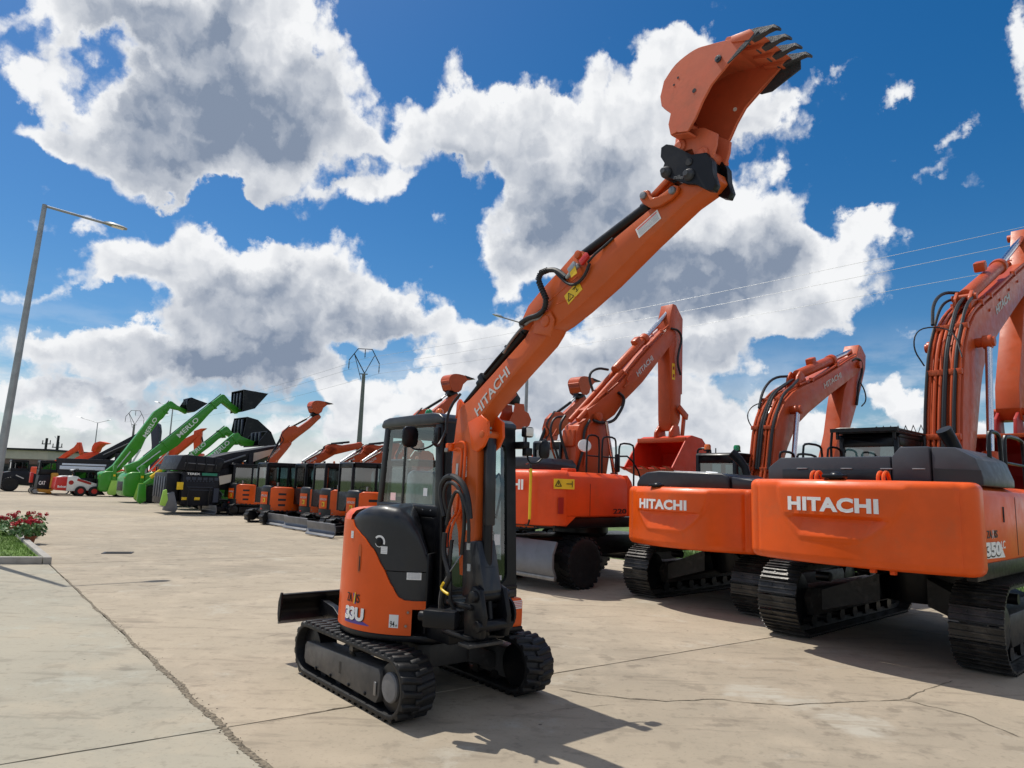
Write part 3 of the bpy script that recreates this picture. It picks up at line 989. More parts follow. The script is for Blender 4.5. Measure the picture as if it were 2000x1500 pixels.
    cut = lerp_table([(-185, 1.56), (-92, 1.56), (-89, 1.505), (-86, 1.48), (-78, 1.42), (-68, 1.32), (-60, 1.17), (-53, 1.02), (-48, 0.925), (-44, 0.90), (-38, 0.895)])
    zlo = lambda p: 0.605
    side = shell(phis, zlo, cut, R_BODY, lip=0.035, nz=8).build('side_cover', 'orange', M, angle=50)
    # the little tongue in front of the cover, above the swing bracket
    MB().sheet([[cyl_pt(R_BODY-0.03, p, 0.825), cyl_pt(R_BODY, p, 0.825), cyl_pt(R_BODY, p, 0.895), cyl_pt(R_BODY-0.03, p, 0.895)] for p in (-38.6, -36, -34, -32, -30)]).build('cover_tongue', 'orange', M)
    back = [p for p in range(-185, -94, 6)]
    MB().sheet([[cyl_pt(R_BODY-0.002, p, 1.555), cyl_pt(R_BODY-0.01, p, 1.60), cyl_pt(R_BODY-0.05, p, 1.645), cyl_pt(R_BODY-0.12, p, 1.665), cyl_pt(0.3, p, 1.67)] for p in back]).build('rear_hood', 'orange', M, angle=60)
    # groove and slot in the side cover
    def warp_at(phi0, z0, R=R_BODY):
        def w(u, v, t):
            return cyl_pt(R+0.003+t, phi0+math.degrees(u/R), z0+v)
        return w
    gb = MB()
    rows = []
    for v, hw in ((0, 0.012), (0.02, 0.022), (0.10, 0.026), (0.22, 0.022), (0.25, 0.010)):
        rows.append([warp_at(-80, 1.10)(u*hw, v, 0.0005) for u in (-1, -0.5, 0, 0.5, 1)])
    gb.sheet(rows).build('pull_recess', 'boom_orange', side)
    MB().sheet([[warp_at(-79.4, 1.115)(u*0.007, v, 0.003) for u in (-1, 0, 1)] for v in (0, 0.01, 0.12, 0.13)]).build('pull_slot', 'ink', side)
    # dark covers
    dph = list(range(-97, -30, 3))+[-30]
    dtop = lerp_table([(-97, 1.60), (-90, 1.655), (-78, 1.695), (-64, 1.71), (-52, 1.69), (-44, 1.63), (-38, 1.54), (-34, 1.45), (-31, 1.36), (-29, 1.28)])
    dlow = lerp_table([(-97, 1.45), (-86, 1.40), (-78, 1.34), (-68, 1.24), (-62, 1.155), (-58, 1.145), (-30, 1.145)])
    shell(dph, dlow, dtop, R_BODY-0.012, rho=0.10, inner=0.30, nz=6).build('fuel_cover', 'dark_cover', M, angle=60)
    lph = list(range(-63, -30, 3))+[-30]
    llow = lerp_table([(-63, 1.13), (-60, 1.08), (-54, 0.98), (-48, 0.90), (-44, 0.875), (-30, 0.875)])
    shell(lph, llow, lambda p: 1.137, R_BODY-0.016, lip=0.05, nz=4).build('tool_cover', 'dark_cover', M, angle=60)
    # front return of the covers, into the machine
    MB().prismz([(0.66, -0.395), (0.68, -0.385), (0.60, -0.26), (0.56, -0.26)], 0.62, 1.30).build('cover_return', 'black_paint', M, bevel=0.004)
    # filler cap and its arc label
    c = cyl_pt(R_BODY-0.012, -64, 1.385)
    nrm = Vector((math.cos(math.radians(-64)), math.sin(math.radians(-64)), 0))
    MB().frustum(Vector(c)-nrm*0.01, Vector(c)+nrm*0.012, 0.036, 0.03, 20).build('filler_cap', 'black_paint', M, bevel=0.003)
    rows = []
    for k in range(13):
        a = math.radians(-20+160*k/12)
        rows.append([warp_at(-64, 1.385, R_BODY-0.012)(r*math.cos(a), r*math.sin(a), 0.0) for r in (0.042, 0.060)])
    MB().sheet(rows).build('arc_label', 'white_sticker', M)
    rows = []
    for k in range(9):
        a = math.radians(200+100*k/8)
        rows.append([warp_at(-64, 1.385, R_BODY-0.012)(r*math.cos(a), r*math.sin(a), 0.0) for r in (0.040, 0.046)])
    MB().sheet(rows).build('arc_label', 'white_sticker', M)

    def wrap_sticker(name, phi, z, w, h, mat='white_sticker', R=R_BODY, lines=0, lm='print_grey'):
        rows = [[warp_at(phi, z, R)(-w/2+w*i/4, v, 0) for i in range(5)] for v in (0, h)]
        st = MB().sheet(rows).build(name, mat, M)
        if lines:
            b = MB()
            for k in range(lines):
                v = h*(0.18+0.68*k/max(1, lines-1))
                for i in range(4):
                    b.sheet([[warp_at(phi, z, R)(-w*0.42+w*0.84*(i+j)/4, v+dv, 0.0012) for j in (0, 0.9)] for dv in (0, h*0.05)])
            b.build('small_print', lm, st)
        return st
    wrap_sticker('service_label', -60, 1.285, 0.065, 0.065, R=R_BODY-0.012, lines=4)
    wrap_sticker('warning_label', -38.5, 1.075, 0.13, 0.062, R=R_BODY-0.014, lines=5)
    wrap_sticker('service_label', -90.5, 1.395, 0.05, 0.065, lines=4)
    st = wrap_sticker('noise_label', -50, 0.665, 0.085, 0.11)
    lettering('figures', '94', 'ink', st, (0, 0, 0), (1, 0, 0), (0, 1, 0), 0.042, 0.05, 0.01, t=0.0005, warp=lambda u, v, t: warp_at(-50, 0.672)(u-0.032, v, 0.0015))
    lettering('figures', 'dB', 'ink', st, (0, 0, 0), (1, 0, 0), (0, 1, 0), 0.018, 0.016, 0.01, t=0.0005, warp=lambda u, v, t: warp_at(-50, 0.678)(u+0.016, v, 0.0015))
    # model lettering on the round cover
    lettering('model_name', 'ZA', 'ink', side, (0, 0, 0), (1, 0, 0), (0, 1, 0), 0.078, 0.075, 0.0, warp=lambda u, v, t: warp_at(-91, 0.837)(u, v, t))
    lettering('model_name', 'IS', 'ink', side, (0, 0, 0), (1, 0, 0), (0, 1, 0), 0.056, 0.075, 0.0, warp=lambda u, v, t: warp_at(-91, 0.837)(u+0.134, v, t))
    xx = MB()
    for (u0, u1) in ((0.078, 0.118), (0.108, 0.088)):
        pass
    def strip(u0, v0, u1, v1, wd, mat, t):
        rows = [[warp_at(-90, 0.825)(u0+(u1-u0)*k/3+d, v0+(v1-v0)*k/3, t) for d in (-wd/2, wd/2)] for k in range(4)]
        MB().sheet(rows).build('model_name', mat, side)
    strip(0.088, 0.09, 0.118, 0.0, 0.022, 'purple', 0.0)
    strip(0.112, 0.10, 0.098, 0.0, 0.016, 'yellow', 0.001)
    tri = [[warp_at(-93, 0.655)(u, 0.0+0.12*k/3*(1-u/0.36), 0.0) for u in (0, 0.06, 0.12, 0.18, 0.24, 0.30, 0.345)] for k in range(4)]
    MB().sheet(tri).build('model_name', 'purple', side)
    lettering('model_number', '33U', 'ink', side, (0, 0, 0), (1, 0, 0), (0, 1, 0), 0.27, 0.115, 0.055, 0.98, warp=lambda u, v, t: warp_at(-92, 0.683)(u+0.006, v-0.006, t+0.001))
    lettering('model_number', '33U', 'letter_white', side, (0, 0, 0), (1, 0, 0), (0, 1, 0), 0.27, 0.115, 0.055, 0.98, warp=lambda u, v, t: warp_at(-92, 0.683)(u, v, t+0.003))
    for (p, z) in ((-41, 0.80), (-42, 0.685)):
        q, n2 = Vector(cyl_pt(R_BODY, p, z)), Vector((math.cos(math.radians(p)), math.sin(math.radians(p)), 0))
        MB().frustum(q, q+n2*0.004, 0.022, 0.022, 16).build('washer', 'boom_orange', side)
        MB().frustum(q, q+n2*0.010, 0.011, 0.009, 12).build('bolt', 'worn_steel', side)
    # ---- front left corner, under the cab
    prof = [(0.26, 0.60), (0.66, 0.60), (0.665, 0.64), (0.665, 0.83), (0.64, 0.865), (0.29, 0.865), (0.26, 0.84)]
    fc = MB().prismx(prof, 0.60, 0.762).build('front_cover', 'orange', M, bevel=0.012)
    MB().box(0.50, 0.765, 0.24, 0.675, 0.555, 0.602).build('front_sill', 'black_paint', M, bevel=0.015)
    MB().cyl((0.70, 0.60, 0.56), (0.70, 0.60, 0.40), 0.012).build('drain_pipe', 'black_paint', M)
    for k, (w, z) in enumerate(((0.035, 0.775), (0.05, 0.745), (0.05, 0.72), (0.035, 0.695))):
        MB().obox((0.763, 0.36, z), (0, 1, 0), (0, 0, 1), (1, 0, 0), w, 0.013, 0.006).build('vent_slot', 'ink', fc, bevel=0.003)
    for (y, z) in ((0.445, 0.80), (0.445, 0.69)):
        MB().frustum((0.76, y, z), (0.772, y, z), 0.013, 0.010, 12).build('bolt', 'worn_steel', fc)
    pl = plate('warning_label', 'white_sticker', fc, (0.7635, 0.485, 0.765), (0, 1, 0), (0, 0, 1), 0.165, 0.075, 0.002)
    for k in range(4):
        plate('small_print', 'print_red', pl, (0.766, 0.49, 0.778+0.0155*k), (0, 1, 0), (0, 0, 1), 0.155, 0.007, 0.001)
    nl = plate('noise_label', 'white_sticker', fc, (0.7635, 0.475, 0.66), (0, 1, 0), (0, 0, 1), 0.085, 0.095, 0.002)
    lettering('figures', '75', 'ink', nl, (0.766, 0.48, 0.675), (0, 1, 0), (0, 0, 1), 0.04, 0.048, 0.01, t=0.0008)
    # ---- cab
    yR, yL = -0.27, 0.60
    cab = MB()
    # right wall: frame round the window
    def bar(p, q, w, t=0.06, ydir=1, y=yR):
        """flat frame bar in the wall y = const"""
        p, q = Vector((p[0], 0, p[1])), Vector((q[0], 0, q[1]))
        d = (q-p).normalized()
        n = Vector((0, 1, 0))
        cab.obox((p+q)/2+n*(y+t/2*ydir), d, n, d.cross(n), (q-p).length+w, t, w)
    for (y, dr) in ((yR, 1), (yL, -1)):
        bar((-0.50, 1.42), (-0.40, 2.50), 0.10, 0.07, dr, y)
        bar((0.66, 0.90), (0.555, 2.46), 0.115, 0.09, dr, y)
        bar((-0.40, 2.49), (0.54, 2.49), 0.085, 0.07, dr, y)
    cab.obox((0.05, yR+0.02, 1.665), (1, 0, 0), (0, 1, 0), (0, 0, 1), 1.14, 0.05, 0.11)
    cab.prism([(-0.50, 0.62), (0.70, 0.62), (0.66, 1.62), (-0.52, 1.62)], yR+0.01, yR+0.06)
    cab.prism([(-0.50, 0.62), (0.70, 0.62), (0.66, 1.20), (-0.52, 1.20)], yL-0.05, yL)
    # back wall with a window hole
    cab.box(-0.55, -0.50, yR+0.05, yL-0.05, 0.62, 1.70)
    cab.add([(-0.47, yR+0.05, 2.38), (-0.47, yL-0.05, 2.38), (-0.42, yL-0.05, 2.50), (-0.42, yR+0.05, 2.50)], [[0, 1, 2, 3]])
    frame = cab.build('cab_frame', 'black_paint', M, bevel=0.022, seg=3)
    # front frame: plate with a rounded window opening
    fy0, fy1 = yR+0.03, yL-0.005
    outer = [(fy0, 0.875), (fy1, 0.875), (fy1, 2.50), (fy0, 2.50)]
    wy0, wy1, wz0, wz1, wr = fy0+0.06, fy1-0.115, 1.00, 2.34, 0.10

    def fx(z):
        return 0.745-0.10*(z-0.87)/1.63
    inner = []
    for (cy, cz, a0) in ((wy1-wr, wz1-wr, 0), (wy0+wr, wz1-wr, 90), (wy0+wr, wz0+wr, 180), (wy1-wr, wz0+wr, 270)):
        inner += arc(cy, cz, wr, a0, a0+90, 5)
    fr = MB()
    n = len(inner)
    outp = []
    for (y, z) in inner:
        # project outwards to the outer rectangle
        cy, cz = (wy0+wy1)/2, (wz0+wz1)/2
        dy, dz = y-cy, z-cz
        t = min((fy1-cy)/dy if dy > 1e-6 else 9e9, (fy0-cy)/dy if dy < -1e-6 else 9e9, (2.50-cz)/dz if dz > 1e-6 else 9e9, (0.875-cz)/dz if dz < -1e-6 else 9e9)
        outp.append((cy+dy*t, cz+dz*t))
    rows = []
    for ring, dx in ((outp, -0.05), (outp, 0.0), (inner, 0.0), (inner, -0.05)):
        rows.append([(fx(z)+dx, y, z) for y, z in ring+[ring[0]]])
    fr.sheet(rows)
    for (cy, cz) in ((fy0, 0.875), (fy1, 0.875), (fy1, 2.50), (fy0, 2.50)):
        # corner fill between the projected outline and the true corner
        near = sorted(outp, key=lambda q: (q[0]-cy)**2+(q[1]-cz)**2)[:2]
        fr.add([(fx(cz), cy, cz)]+[(fx(q[1]), q[0], q[1]) for q in near], [[0, 1, 2]])
    fr.build('front_frame', 'black_paint', frame, bevel=0.0, angle=30)
    MB().box(0.70, 0.752, fy0+0.03, fy1, 0.878, 0.945).build('front_kick_panel', 'dark_cover', frame, bevel=0.012)
    MB().box(0.71, 0.755, fy0, fy1, 0.955, 0.985).build('front_trim', 'black_paint', frame, bevel=0.008)
    # roof
    rf = MB()
    prof = [(-0.50, 2.50), (-0.46, 2.555), (-0.35, 2.575), (0.45, 2.585), (0.57, 2.57), (0.64, 2.53), (0.655, 2.48), (0.60, 2.47), (-0.48, 2.47)]
    rf.prism(prof, yR-0.015, yL+0.015)
    rf.build('cab_roof', 'dark_cover', M, bevel=0.02, seg=3)
    # glazing
    gl = MB()
    gl.add([(-0.40, yR+0.012, 1.72), (0.50, yR+0.012, 1.72), (0.46, yR+0.012, 2.46), (-0.34, yR+0.012, 2.46)], [[0, 1, 2, 3]])
    gl.build('side_window', 'cab_glass', M, smooth=False)
    MB().add([(-0.36, yL-0.02, 1.24), (0.62, yL-0.02, 1.24), (0.50, yL-0.02, 2.45), (-0.34, yL-0.02, 2.45)], [[0, 1, 2, 3]]).build('door_window', 'cab_glass', M, smooth=False)
    MB().add([(fx(0.98)-0.02, wy0-0.02, 0.98), (fx(0.98)-0.02, wy1+0.02, 0.98), (fx(2.36)-0.02, wy1+0.02, 2.36), (fx(2.36)-0.02, wy0-0.02, 2.36)], [[0, 1, 2, 3]]).build('windscreen', 'cab_glass', M, smooth=False)
    MB().add([(-0.525, yR+0.05, 1.68), (-0.525, yL-0.05, 1.68), (-0.46, yL-0.05, 2.40), (-0.46, yR+0.05, 2.40)], [[0, 1, 2, 3]]).build('rear_window', 'cab_glass', M, smooth=False)
    MB().box(-0.045, -0.020, yR+0.006, yR+0.03, 1.72, 2.46).build('window_bar', 'black_paint', M)
    for k in range(8):
        MB().lathe([(0.008, 0), (0.008, -0.006), (0.004, -0.009)], (-0.44+0.135*k, yR-0.004, 1.672), 'y', 8).build('rivet', 'worn_steel', M)
    plate('window_label', 'white_sticker', M, (-0.26, yR+0.009, 1.74), (1, 0, 0), (0, 0, 1), 0.10, 0.075, 0.001)
    plate('window_label', 'white_sticker', M, (0.34, yR+0.009, 1.80), (1, 0, 0), (0, 0, 1), 0.07, 0.075, 0.001)
    dl = plate('window_label', 'white_sticker', M, (fx(1.4)-0.015, 0.335, 1.36), (0, 1, 0), (-0.061, 0, 1), 0.072, 0.10, 0.001)
    plate('window_label', 'print_grey', M, (fx(1.06)-0.015, 0.36, 1.035), (0, 1, 0), (-0.061, 0, 1), 0.065, 0.045, 0.001)
    # seat and controls
    seat = MB().prism([(-0.30, 1.20), (-0.40, 1.75), (-0.38, 2.02), (-0.30, 2.06), (-0.24, 2.0), (-0.20, 1.72), (-0.14, 1.32), (0.20, 1.30), (0.24, 1.22), (0.18, 1.14), (-0.24, 1.12)], -0.02, 0.40).build('seat', 'seat_cover', M, bevel=0.05, seg=3)
    MB().box(-0.35, 0.1, -0.02, 0.40, 0.70, 1.14).build('seat_base', 'cab_inside', seat, bevel=0.02)
    for y in (-0.19, 0.44):
        c = MB().prism([(-0.30, 1.1), (0.12, 1.1), (0.26, 1.36), (0.22, 1.46), (-0.05, 1.40), (-0.30, 1.36)], y, y+0.12).build('side_console', 'cab_inside', M, bevel=0.02)
        MB().tube([(0.19, y+0.06, 1.44), (0.20, y+0.06, 1.58), (0.19, y+0.06, 1.68)], [0.012, 0.02, 0.028]).build('joystick', 'black_paint', c)
    MB().box(-0.5, 0.68, yR+0.06, yL-0.05, 0.62, 0.70).build('cab_floor', 'cab_inside', M)
    MB().prism([(0.50, 0.72), (0.62, 0.72), (0.60, 1.22), (0.52, 1.30), (0.48, 1.25)], -0.18, -0.06).build('monitor_console', 'cab_inside', M, bevel=0.015)
    MB().tube([(0.50, 0.50, 1.6), (0.56, 0.52, 1.9), (0.52, 0.52, 2.05), (0.47, 0.5, 2.0)], 0.012, smooth=1).build('grab_handle', 'black_paint', M)
    # mirrors, lamp, beacons
    def mirror(c, w, h, t=0.035):
        b = MB()
        pr = [(c[0]-t/2, 0), (c[0]+t/2, 0)]
        rows = []
        for dx, sc in ((-t/2, 0.0), (-t/2, 0.93), (-t/4, 1.0), (t/4, 0.97), (t/2, 0.8), (t/2, 0.0)):
            rows.append([(c[0]+dx, c[1]+sc*w/2*math.copysign(abs(math.cos(a))**0.6, math.cos(a)), c[2]+sc*h/2*math.copysign(abs(math.sin(a))**0.6, math.sin(a))) for a in [2*math.pi*k/24 for k in range(25)]])
        return b.sheet(rows)
    mr = mirror((0.36, -0.45, 2.345), 0.17, 0.20).build('mirror', 'black_paint', M, angle=50)
    MB().tube([(0.38, -0.45, 2.25), (0.44, -0.43, 2.22), (0.52, -0.36, 2.24), (0.57, -0.29, 2.30)], 0.009, smooth=2).build('mirror_arm', 'black_paint', mr)
    MB().box(0.53, 0.60, -0.30, -0.27, 2.28, 2.44).build('mirror_bracket', 'black_paint', M, bevel=0.008)
    ml = mirror((0.86, 0.80, 2.29), 0.135, 0.18).build('mirror', 'black_paint', M, angle=50)
    MB().tube([(0.84, 0.80, 2.21), (0.82, 0.74, 2.15), (0.80, 0.66, 2.15), (0.78, 0.645, 2.22), (0.78, 0.645, 2.30)], 0.009, smooth=2).build('mirror_arm', 'black_paint', ml)
    MB().box(0.60, 0.80, 0.58, 0.66, 2.29, 2.36).box(0.75, 0.81, 0.60, 0.69, 2.22, 2.30).build('lamp_bracket', 'black_paint', M, bevel=0.008)
    wl = MB().obox((0.79, 0.63, 2.455), (0, 1, 0), (0, 0, 1), (1, 0, 0), 0.115, 0.105, 0.07).build('work_lamp', 'black_paint', M, bevel=0.02, seg=3)
    MB().obox((0.828, 0.63, 2.455), (0, 1, 0), (0, 0, 1), (1, 0, 0), 0.092, 0.082, 0.008).build('lamp_lens', 'lamp_glass', wl, bevel=0.012, seg=2)
    MB().cyl((0.77, 0.63, 2.36), (0.77, 0.63, 2.41), 0.012, 8).build('lamp_post', 'black_paint', wl)
    for (x, y, mt) in ((-0.19, 0.10, 'beacon_green'), (-0.02, 0.12, 'beacon_amber')):
        bc = MB().lathe([(0.048, 2.57), (0.048, 2.60), (0.042, 2.605)], (x, y, 0), n=20).build('beacon_base', 'black_paint', M)
        MB().lathe([(0.042, 2.603), (0.043, 2.64), (0.040, 2.665), (0.030, 2.684), (0.015, 2.693), (0.0005, 2.695)], (x, y, 0), n=20).build('beacon', mt, bc, angle=60)
    # bracket that carries the swing post, right of the cab
    MB().box(0.50, 1.02, -0.37, -0.06, 0.585, 0.86).build('swing_mount', 'black_paint', M, bevel=0.02)
    # ---- swing bracket, boom, arm and bucket: one assembly, right of the cab
    global ASSEMBLY
    ASSEMBLY = (0.927, (0.431, -0.281, 0.140))
    sw = MB()
    sw.box(0.55, 0.98, -0.13, 0.27, 0.575, 0.62)
    sw.box(0.60, 0.98, -0.13, 0.27, 0.84, 0.885)
    sw.cyl((0.90, 0.06, 0.55), (0.90, 0.06, 0.93), 0.085, 20)
    swing = sw.build('swing_bracket', 'black_paint', M, bevel=0.012)
    MB().prism([(0.86, 0.58), (1.10, 0.62), (1.13, 0.80), (1.06, 1.02), (0.96, 1.05), (0.84, 0.90)], -0.10, -0.045).prism([(0.86, 0.58), (1.10, 0.62), (1.13, 0.80), (1.06, 1.02), (0.96, 1.05), (0.84, 0.90)], 0.165, 0.22).build('swing_post', 'black_paint', M, bevel=0.012)
    MB().box(0.90, 1.06, -0.19, 0.19, 0.545, 0.575).build('swing_stop', 'frame_grey', M, bevel=0.006)
    MB().cyl((1.0, -0.14, 0.96), (1.0, 0.26, 0.96), 0.05, 18).build('boom_pin', 'black_paint', M, bevel=0.006)
    MB().cyl((1.07, -0.13, 0.72), (1.07, 0.25, 0.72), 0.05, 18).build('cylinder_pin', 'black_paint', M, bevel=0.006)
    sc = MB().cyl((0.93, -0.20, 0.77), (0.62, -0.42, 0.77), 0.045, 16).obox((0.83, -0.33, 0.77), (0.82, 0.57, 0), (0.57, -0.82, 0), (0, 0, 1), 0.30, 0.13, 0.15).build('swing_cylinder', 'black_paint', M, bevel=0.02)
    MB().lathe([(0.14, 0), (0.14, 0.02), (0.08, 0.03)], (0.99, 0.25, 0.80), 'y', 24).build('swing_cap', 'black_paint', M)
    # ---- boom
    yb0, yb1 = -0.03, 0.155
    bp = [(0.66, 1.10), (0.60, 1.50), (0.50, 1.70), (0.462, 1.90), (0.458, 2.10), (0.470, 2.30), (0.492, 2.47), (0.520, 2.62), (0.575, 2.665), (0.70, 2.72), (1.0, 2.905), (1.30, 3.095), (1.475, 3.205), (1.56, 3.30), (1.66, 3.355), (1.76, 3.35),
          (1.82, 3.27), (1.775, 3.20), (1.70, 3.12), (1.36, 2.895), (1.05, 2.68), (0.91, 2.56), (0.865, 2.46), (0.85, 2.30), (0.86, 2.05), (0.86, 1.70), (0.87, 1.30), (0.88, 1.10)]
    boom = MB().prism(bp, yb0, yb1).build('boom', 'boom_orange', M, bevel=0.008)
    MB().prism([(0.72, 0.92), (0.70, 1.40), (0.92, 1.43), (1.05, 1.0), (1.0, 0.90)], yb0-0.01, yb1+0.01).build('boom_foot', 'dark_cover', M, bevel=0.015)
    # ears for the boom cylinder, high on the inside of the bend
    for y in (yb0-0.012, yb1-0.02):
        MB().prism([(0.70, 2.50), (0.90, 2.56), (1.00, 2.50), (1.01, 2.36), (0.95, 2.27), (0.86, 2.22), (0.78, 2.24)], y, y+0.032).build('cylinder_ear', 'orange', boom, bevel=0.008)
    MB().cyl((0.93, yb0-0.02, 2.38), (0.93, yb1+0.02, 2.38), 0.035, 18).build('ear_pin', 'boom_orange', boom, bevel=0.004)
    ib = MB().obox((0.665, yb0-0.003, 1.95), (1, 0, 0), (0, 1, 0), (0, 0, 1), 0.012, 0.01, 0.62).build('weld_rib', 'boom_orange', boom, bevel=0.003)
    # boom cylinder in front of the boom, with its guard
    bc = MB().cyl((0.90, 0.065, 2.38), (0.94, 0.065, 1.15), 0.048, 20).build('boom_cylinder', 'black_paint', M)
    MB().obox((0.945, 0.065, 1.96), (0.033, 0, -1), (0, 1, 0), (1, 0, 0.033), 0.80, 0.11, 0.035).build('cylinder_guard', 'dark_cover', bc, bevel=0.015)
    MB().cyl((0.94, 0.065, 1.17), (1.02, 0.065, 0.74), 0.03, 16).build('cylinder_rod', 'black_paint', bc)
    MB().box(0.89, 0.99, -0.01, 0.14, 1.15, 1.22).build('cylinder_head', 'black_paint', bc, bevel=0.02)
    for z in (2.44, 2.40):
        MB().cyl((0.945, 0.03, z), (0.965, 0.03, z), 0.012, 10).build('grease_nipple', 'worn_steel', bc)
    xd = Vector((0.44, 0, 0.352)).normalized()
    zd = Vector((-xd.z, 0, xd.x))
    lettering('brand_lettering', 'HITACHI', 'letter_grey', boom, Vector((0.845, yb0-0.0035, 2.545)), xd, zd, 0.575, 0.098, 0.012, 1.0)
    # ---- arm
    ap = [(1.40, 3.295), (1.415, 3.365), (1.50, 3.485), (1.64, 3.58), (1.90, 3.73), (2.07, 3.835), (2.13, 3.83), (2.185, 3.745), (2.45, 3.825), (2.78, 3.955), (2.95, 4.02), (3.10, 4.075), (3.27, 4.12), (3.36, 4.10), (3.385, 4.03), (3.33, 3.985), (3.15, 3.925), (2.80, 3.735), (2.41, 3.505), (2.10, 3.35), (1.90, 3.265), (1.80, 3.235), (1.73, 3.27), (1.62, 3.36), (1.50, 3.31), (1.44, 3.285)]
    arm = MB().prism(ap, yb0, yb1).build('arm', 'boom_orange', M, bevel=0.008)
    MB().cyl((1.755, yb0-0.035, 3.30), (1.755, yb1+0.035, 3.30), 0.05, 20).build('arm_pin', 'boom_orange', arm, bevel=0.006)
    MB().prism([(1.60, 3.22), (1.82, 3.16), (1.86, 3.30), (1.80, 3.38), (1.70, 3.39), (1.60, 3.33)], yb0-0.022, yb0-0.002).build('pivot_cheek', 'boom_orange', boom, bevel=0.006)
    MB().cyl((1.435, yb0-0.02, 3.33), (1.435, yb1+0.02, 3.33), 0.032, 16).build('arm_cylinder_pin', 'worn_steel', arm, bevel=0.004)
    MB().cyl((2.105, yb0-0.02, 3.80), (2.105, yb1+0.02, 3.80), 0.034, 16).build('bucket_cylinder_pin', 'boom_orange', arm, bevel=0.004)
    # fold lines on the big web of the arm
    for (a, b2) in (((1.60, 3.40), (2.10, 3.62)), ((1.86, 3.43), (2.12, 3.455))):
        MB().tube([(a[0], yb0-0.001, a[1]), (b2[0], yb0-0.001, b2[1])], 0.004, 6).build('weld_rib', 'boom_orange', arm)
    # labels on the arm
    xa = Vector((0.50, 0, 0.235)).normalized()
    za = Vector((-xa.z, 0, xa.x))
    q = Vector((2.735, yb0-0.002, 3.775))
    wl2 = plate('warning_label', 'white_sticker', arm, q, xa, za, 0.225, 0.085, 0.002)
    plate('small_print', 'print_red', wl2, q+xa*0.014+za*0.065-Vector((0, 0.002, 0)), xa, za, 0.197, 0.012, 0.001)
    for k in range(5):
        plate('small_print', 'print_grey', wl2, q+xa*0.014+za*(0.012+0.0105*k)-Vector((0, 0.002, 0)), xa, za, 0.197, 0.004, 0.001)
    xa = Vector((0.50, 0, 0.32)).normalized()
    za = Vector((-xa.z, 0, xa.x))
    q = Vector((2.005, yb0-0.002, 3.40))
    yl = plate('hazard_label', 'yellow', arm, q, xa, za, 0.185, 0.098, 0.002)
    p3 = q-Vector((0, 0.0035, 0))
    b = MB()
    for (u0, v0, u1, v1) in ((0.015, 0.02, 0.085, 0.02), (0.085, 0.02, 0.05, 0.082), (0.05, 0.082, 0.015, 0.02), (0.043, 0.035, 0.056, 0.06), (0.12, 0.03, 0.15, 0.03), (0.10, 0.075, 0.165, 0.075), (0.135, 0.03, 0.135, 0.075), (0.11, 0.06, 0.135, 0.075)):
        b.tube([p3+xa*u0+za*v0, p3+xa*u1+za*v1], 0.0028, 5)
    b.build('pictogram', 'ink', yl)
    # arm cylinder on the back of the boom
    yc = (yb0+yb1)/2
    ac = MB().cyl((0.73, yc, 2.865), (1.36, yc, 3.285), 0.047, 20).build('arm_cylinder', 'black_paint', M)
    MB().cyl((0.50, yc, 2.695), (0.76, yc, 2.885), 0.026, 14).build('cylinder_rod', 'black_paint', ac)
    MB().cyl((1.35, yc, 3.278), (1.44, yc, 3.335), 0.036, 14).build('cylinder_eye', 'black_paint', ac)
    MB().prism([(0.46, 2.55), (0.47, 2.70), (0.51, 2.74), (0.56, 2.70), (0.60, 2.66)], yc-0.08, yc-0.05).prism([(0.46, 2.55), (0.47, 2.70), (0.51, 2.74), (0.56, 2.70), (0.60, 2.66)], yc+0.05, yc+0.08).build('rod_ears', 'orange', boom, bevel=0.006)
    MB().obox((0.80, yc, 2.91), (0.83, 0, 0.555), (0, 1, 0), (-0.555, 0, 0.83), 0.07, 0.11, 0.11).build('cylinder_head', 'black_paint', ac, bevel=0.012)
    MB().tube([(0.86, yc-0.055, 2.95), (1.05, yc-0.055, 3.08), (1.22, yc-0.05, 3.19), (1.34, yc-0.05, 3.27)], 0.011).build('cylinder_pipe', 'black_paint', ac)
    MB().cyl((1.11, yc+0.02, 3.14), (1.08, yc+0.02, 3.20), 0.02, 10).build('cylinder_port', 'black_paint', ac)
    MB().tube([(1.20, yb0-0.015, 3.10), (1.28, yb0-0.03, 3.16), (1.40, yb0-0.04, 3.24), (1.48, yb0-0.03, 3.30)], 0.012, smooth=1).build('steel_pipe', 'worn_steel', M)
    # bucket cylinder on top of the arm
    k2 = MB().cyl((2.06, yc, 3.82), (2.74, yc, 4.045), 0.044, 20).build('bucket_cylinder', 'black_paint', M)
    MB().cyl((2.72, yc, 4.038), (3.0, yc, 4.12), 0.024, 14).build('cylinder_rod', 'black_paint', k2)
    MB().cyl((2.70, yc, 4.03), (2.76, yc, 4.05), 0.052, 18).build('cylinder_head', 'black_paint', k2, bevel=0.006)
    # links
    for y in (yb0-0.035, yb1+0.002):
        o = MB()
        pa = [(2.79, 4.125)]+[]
        outer_ = [(2.765, 4.06), (2.79, 4.02), (2.86, 3.965), (2.95, 3.955), (3.04, 3.975), (3.10, 4.01), (3.11, 4.05), (3.07, 4.075), (3.0, 4.05), (2.93, 4.03), (2.88, 4.035), (2.855, 4.07), (2.84, 4.11), (2.80, 4.118), (2.77, 4.095)]
        o.prism(outer_, y, y+0.033)
        o.build('rocker_link', 'boom_orange', M, bevel=0.006)
    MB().cyl((2.805, yb0-0.055, 4.075), (2.805, yb1+0.055, 4.075), 0.028, 16).build('link_pin', 'worn_steel', M, bevel=0.004)
    MB().cyl((3.065, yb0-0.055, 4.03), (3.065, yb1+0.055, 4.03), 0.028, 16).build('link_pin', 'worn_steel', M, bevel=0.004)
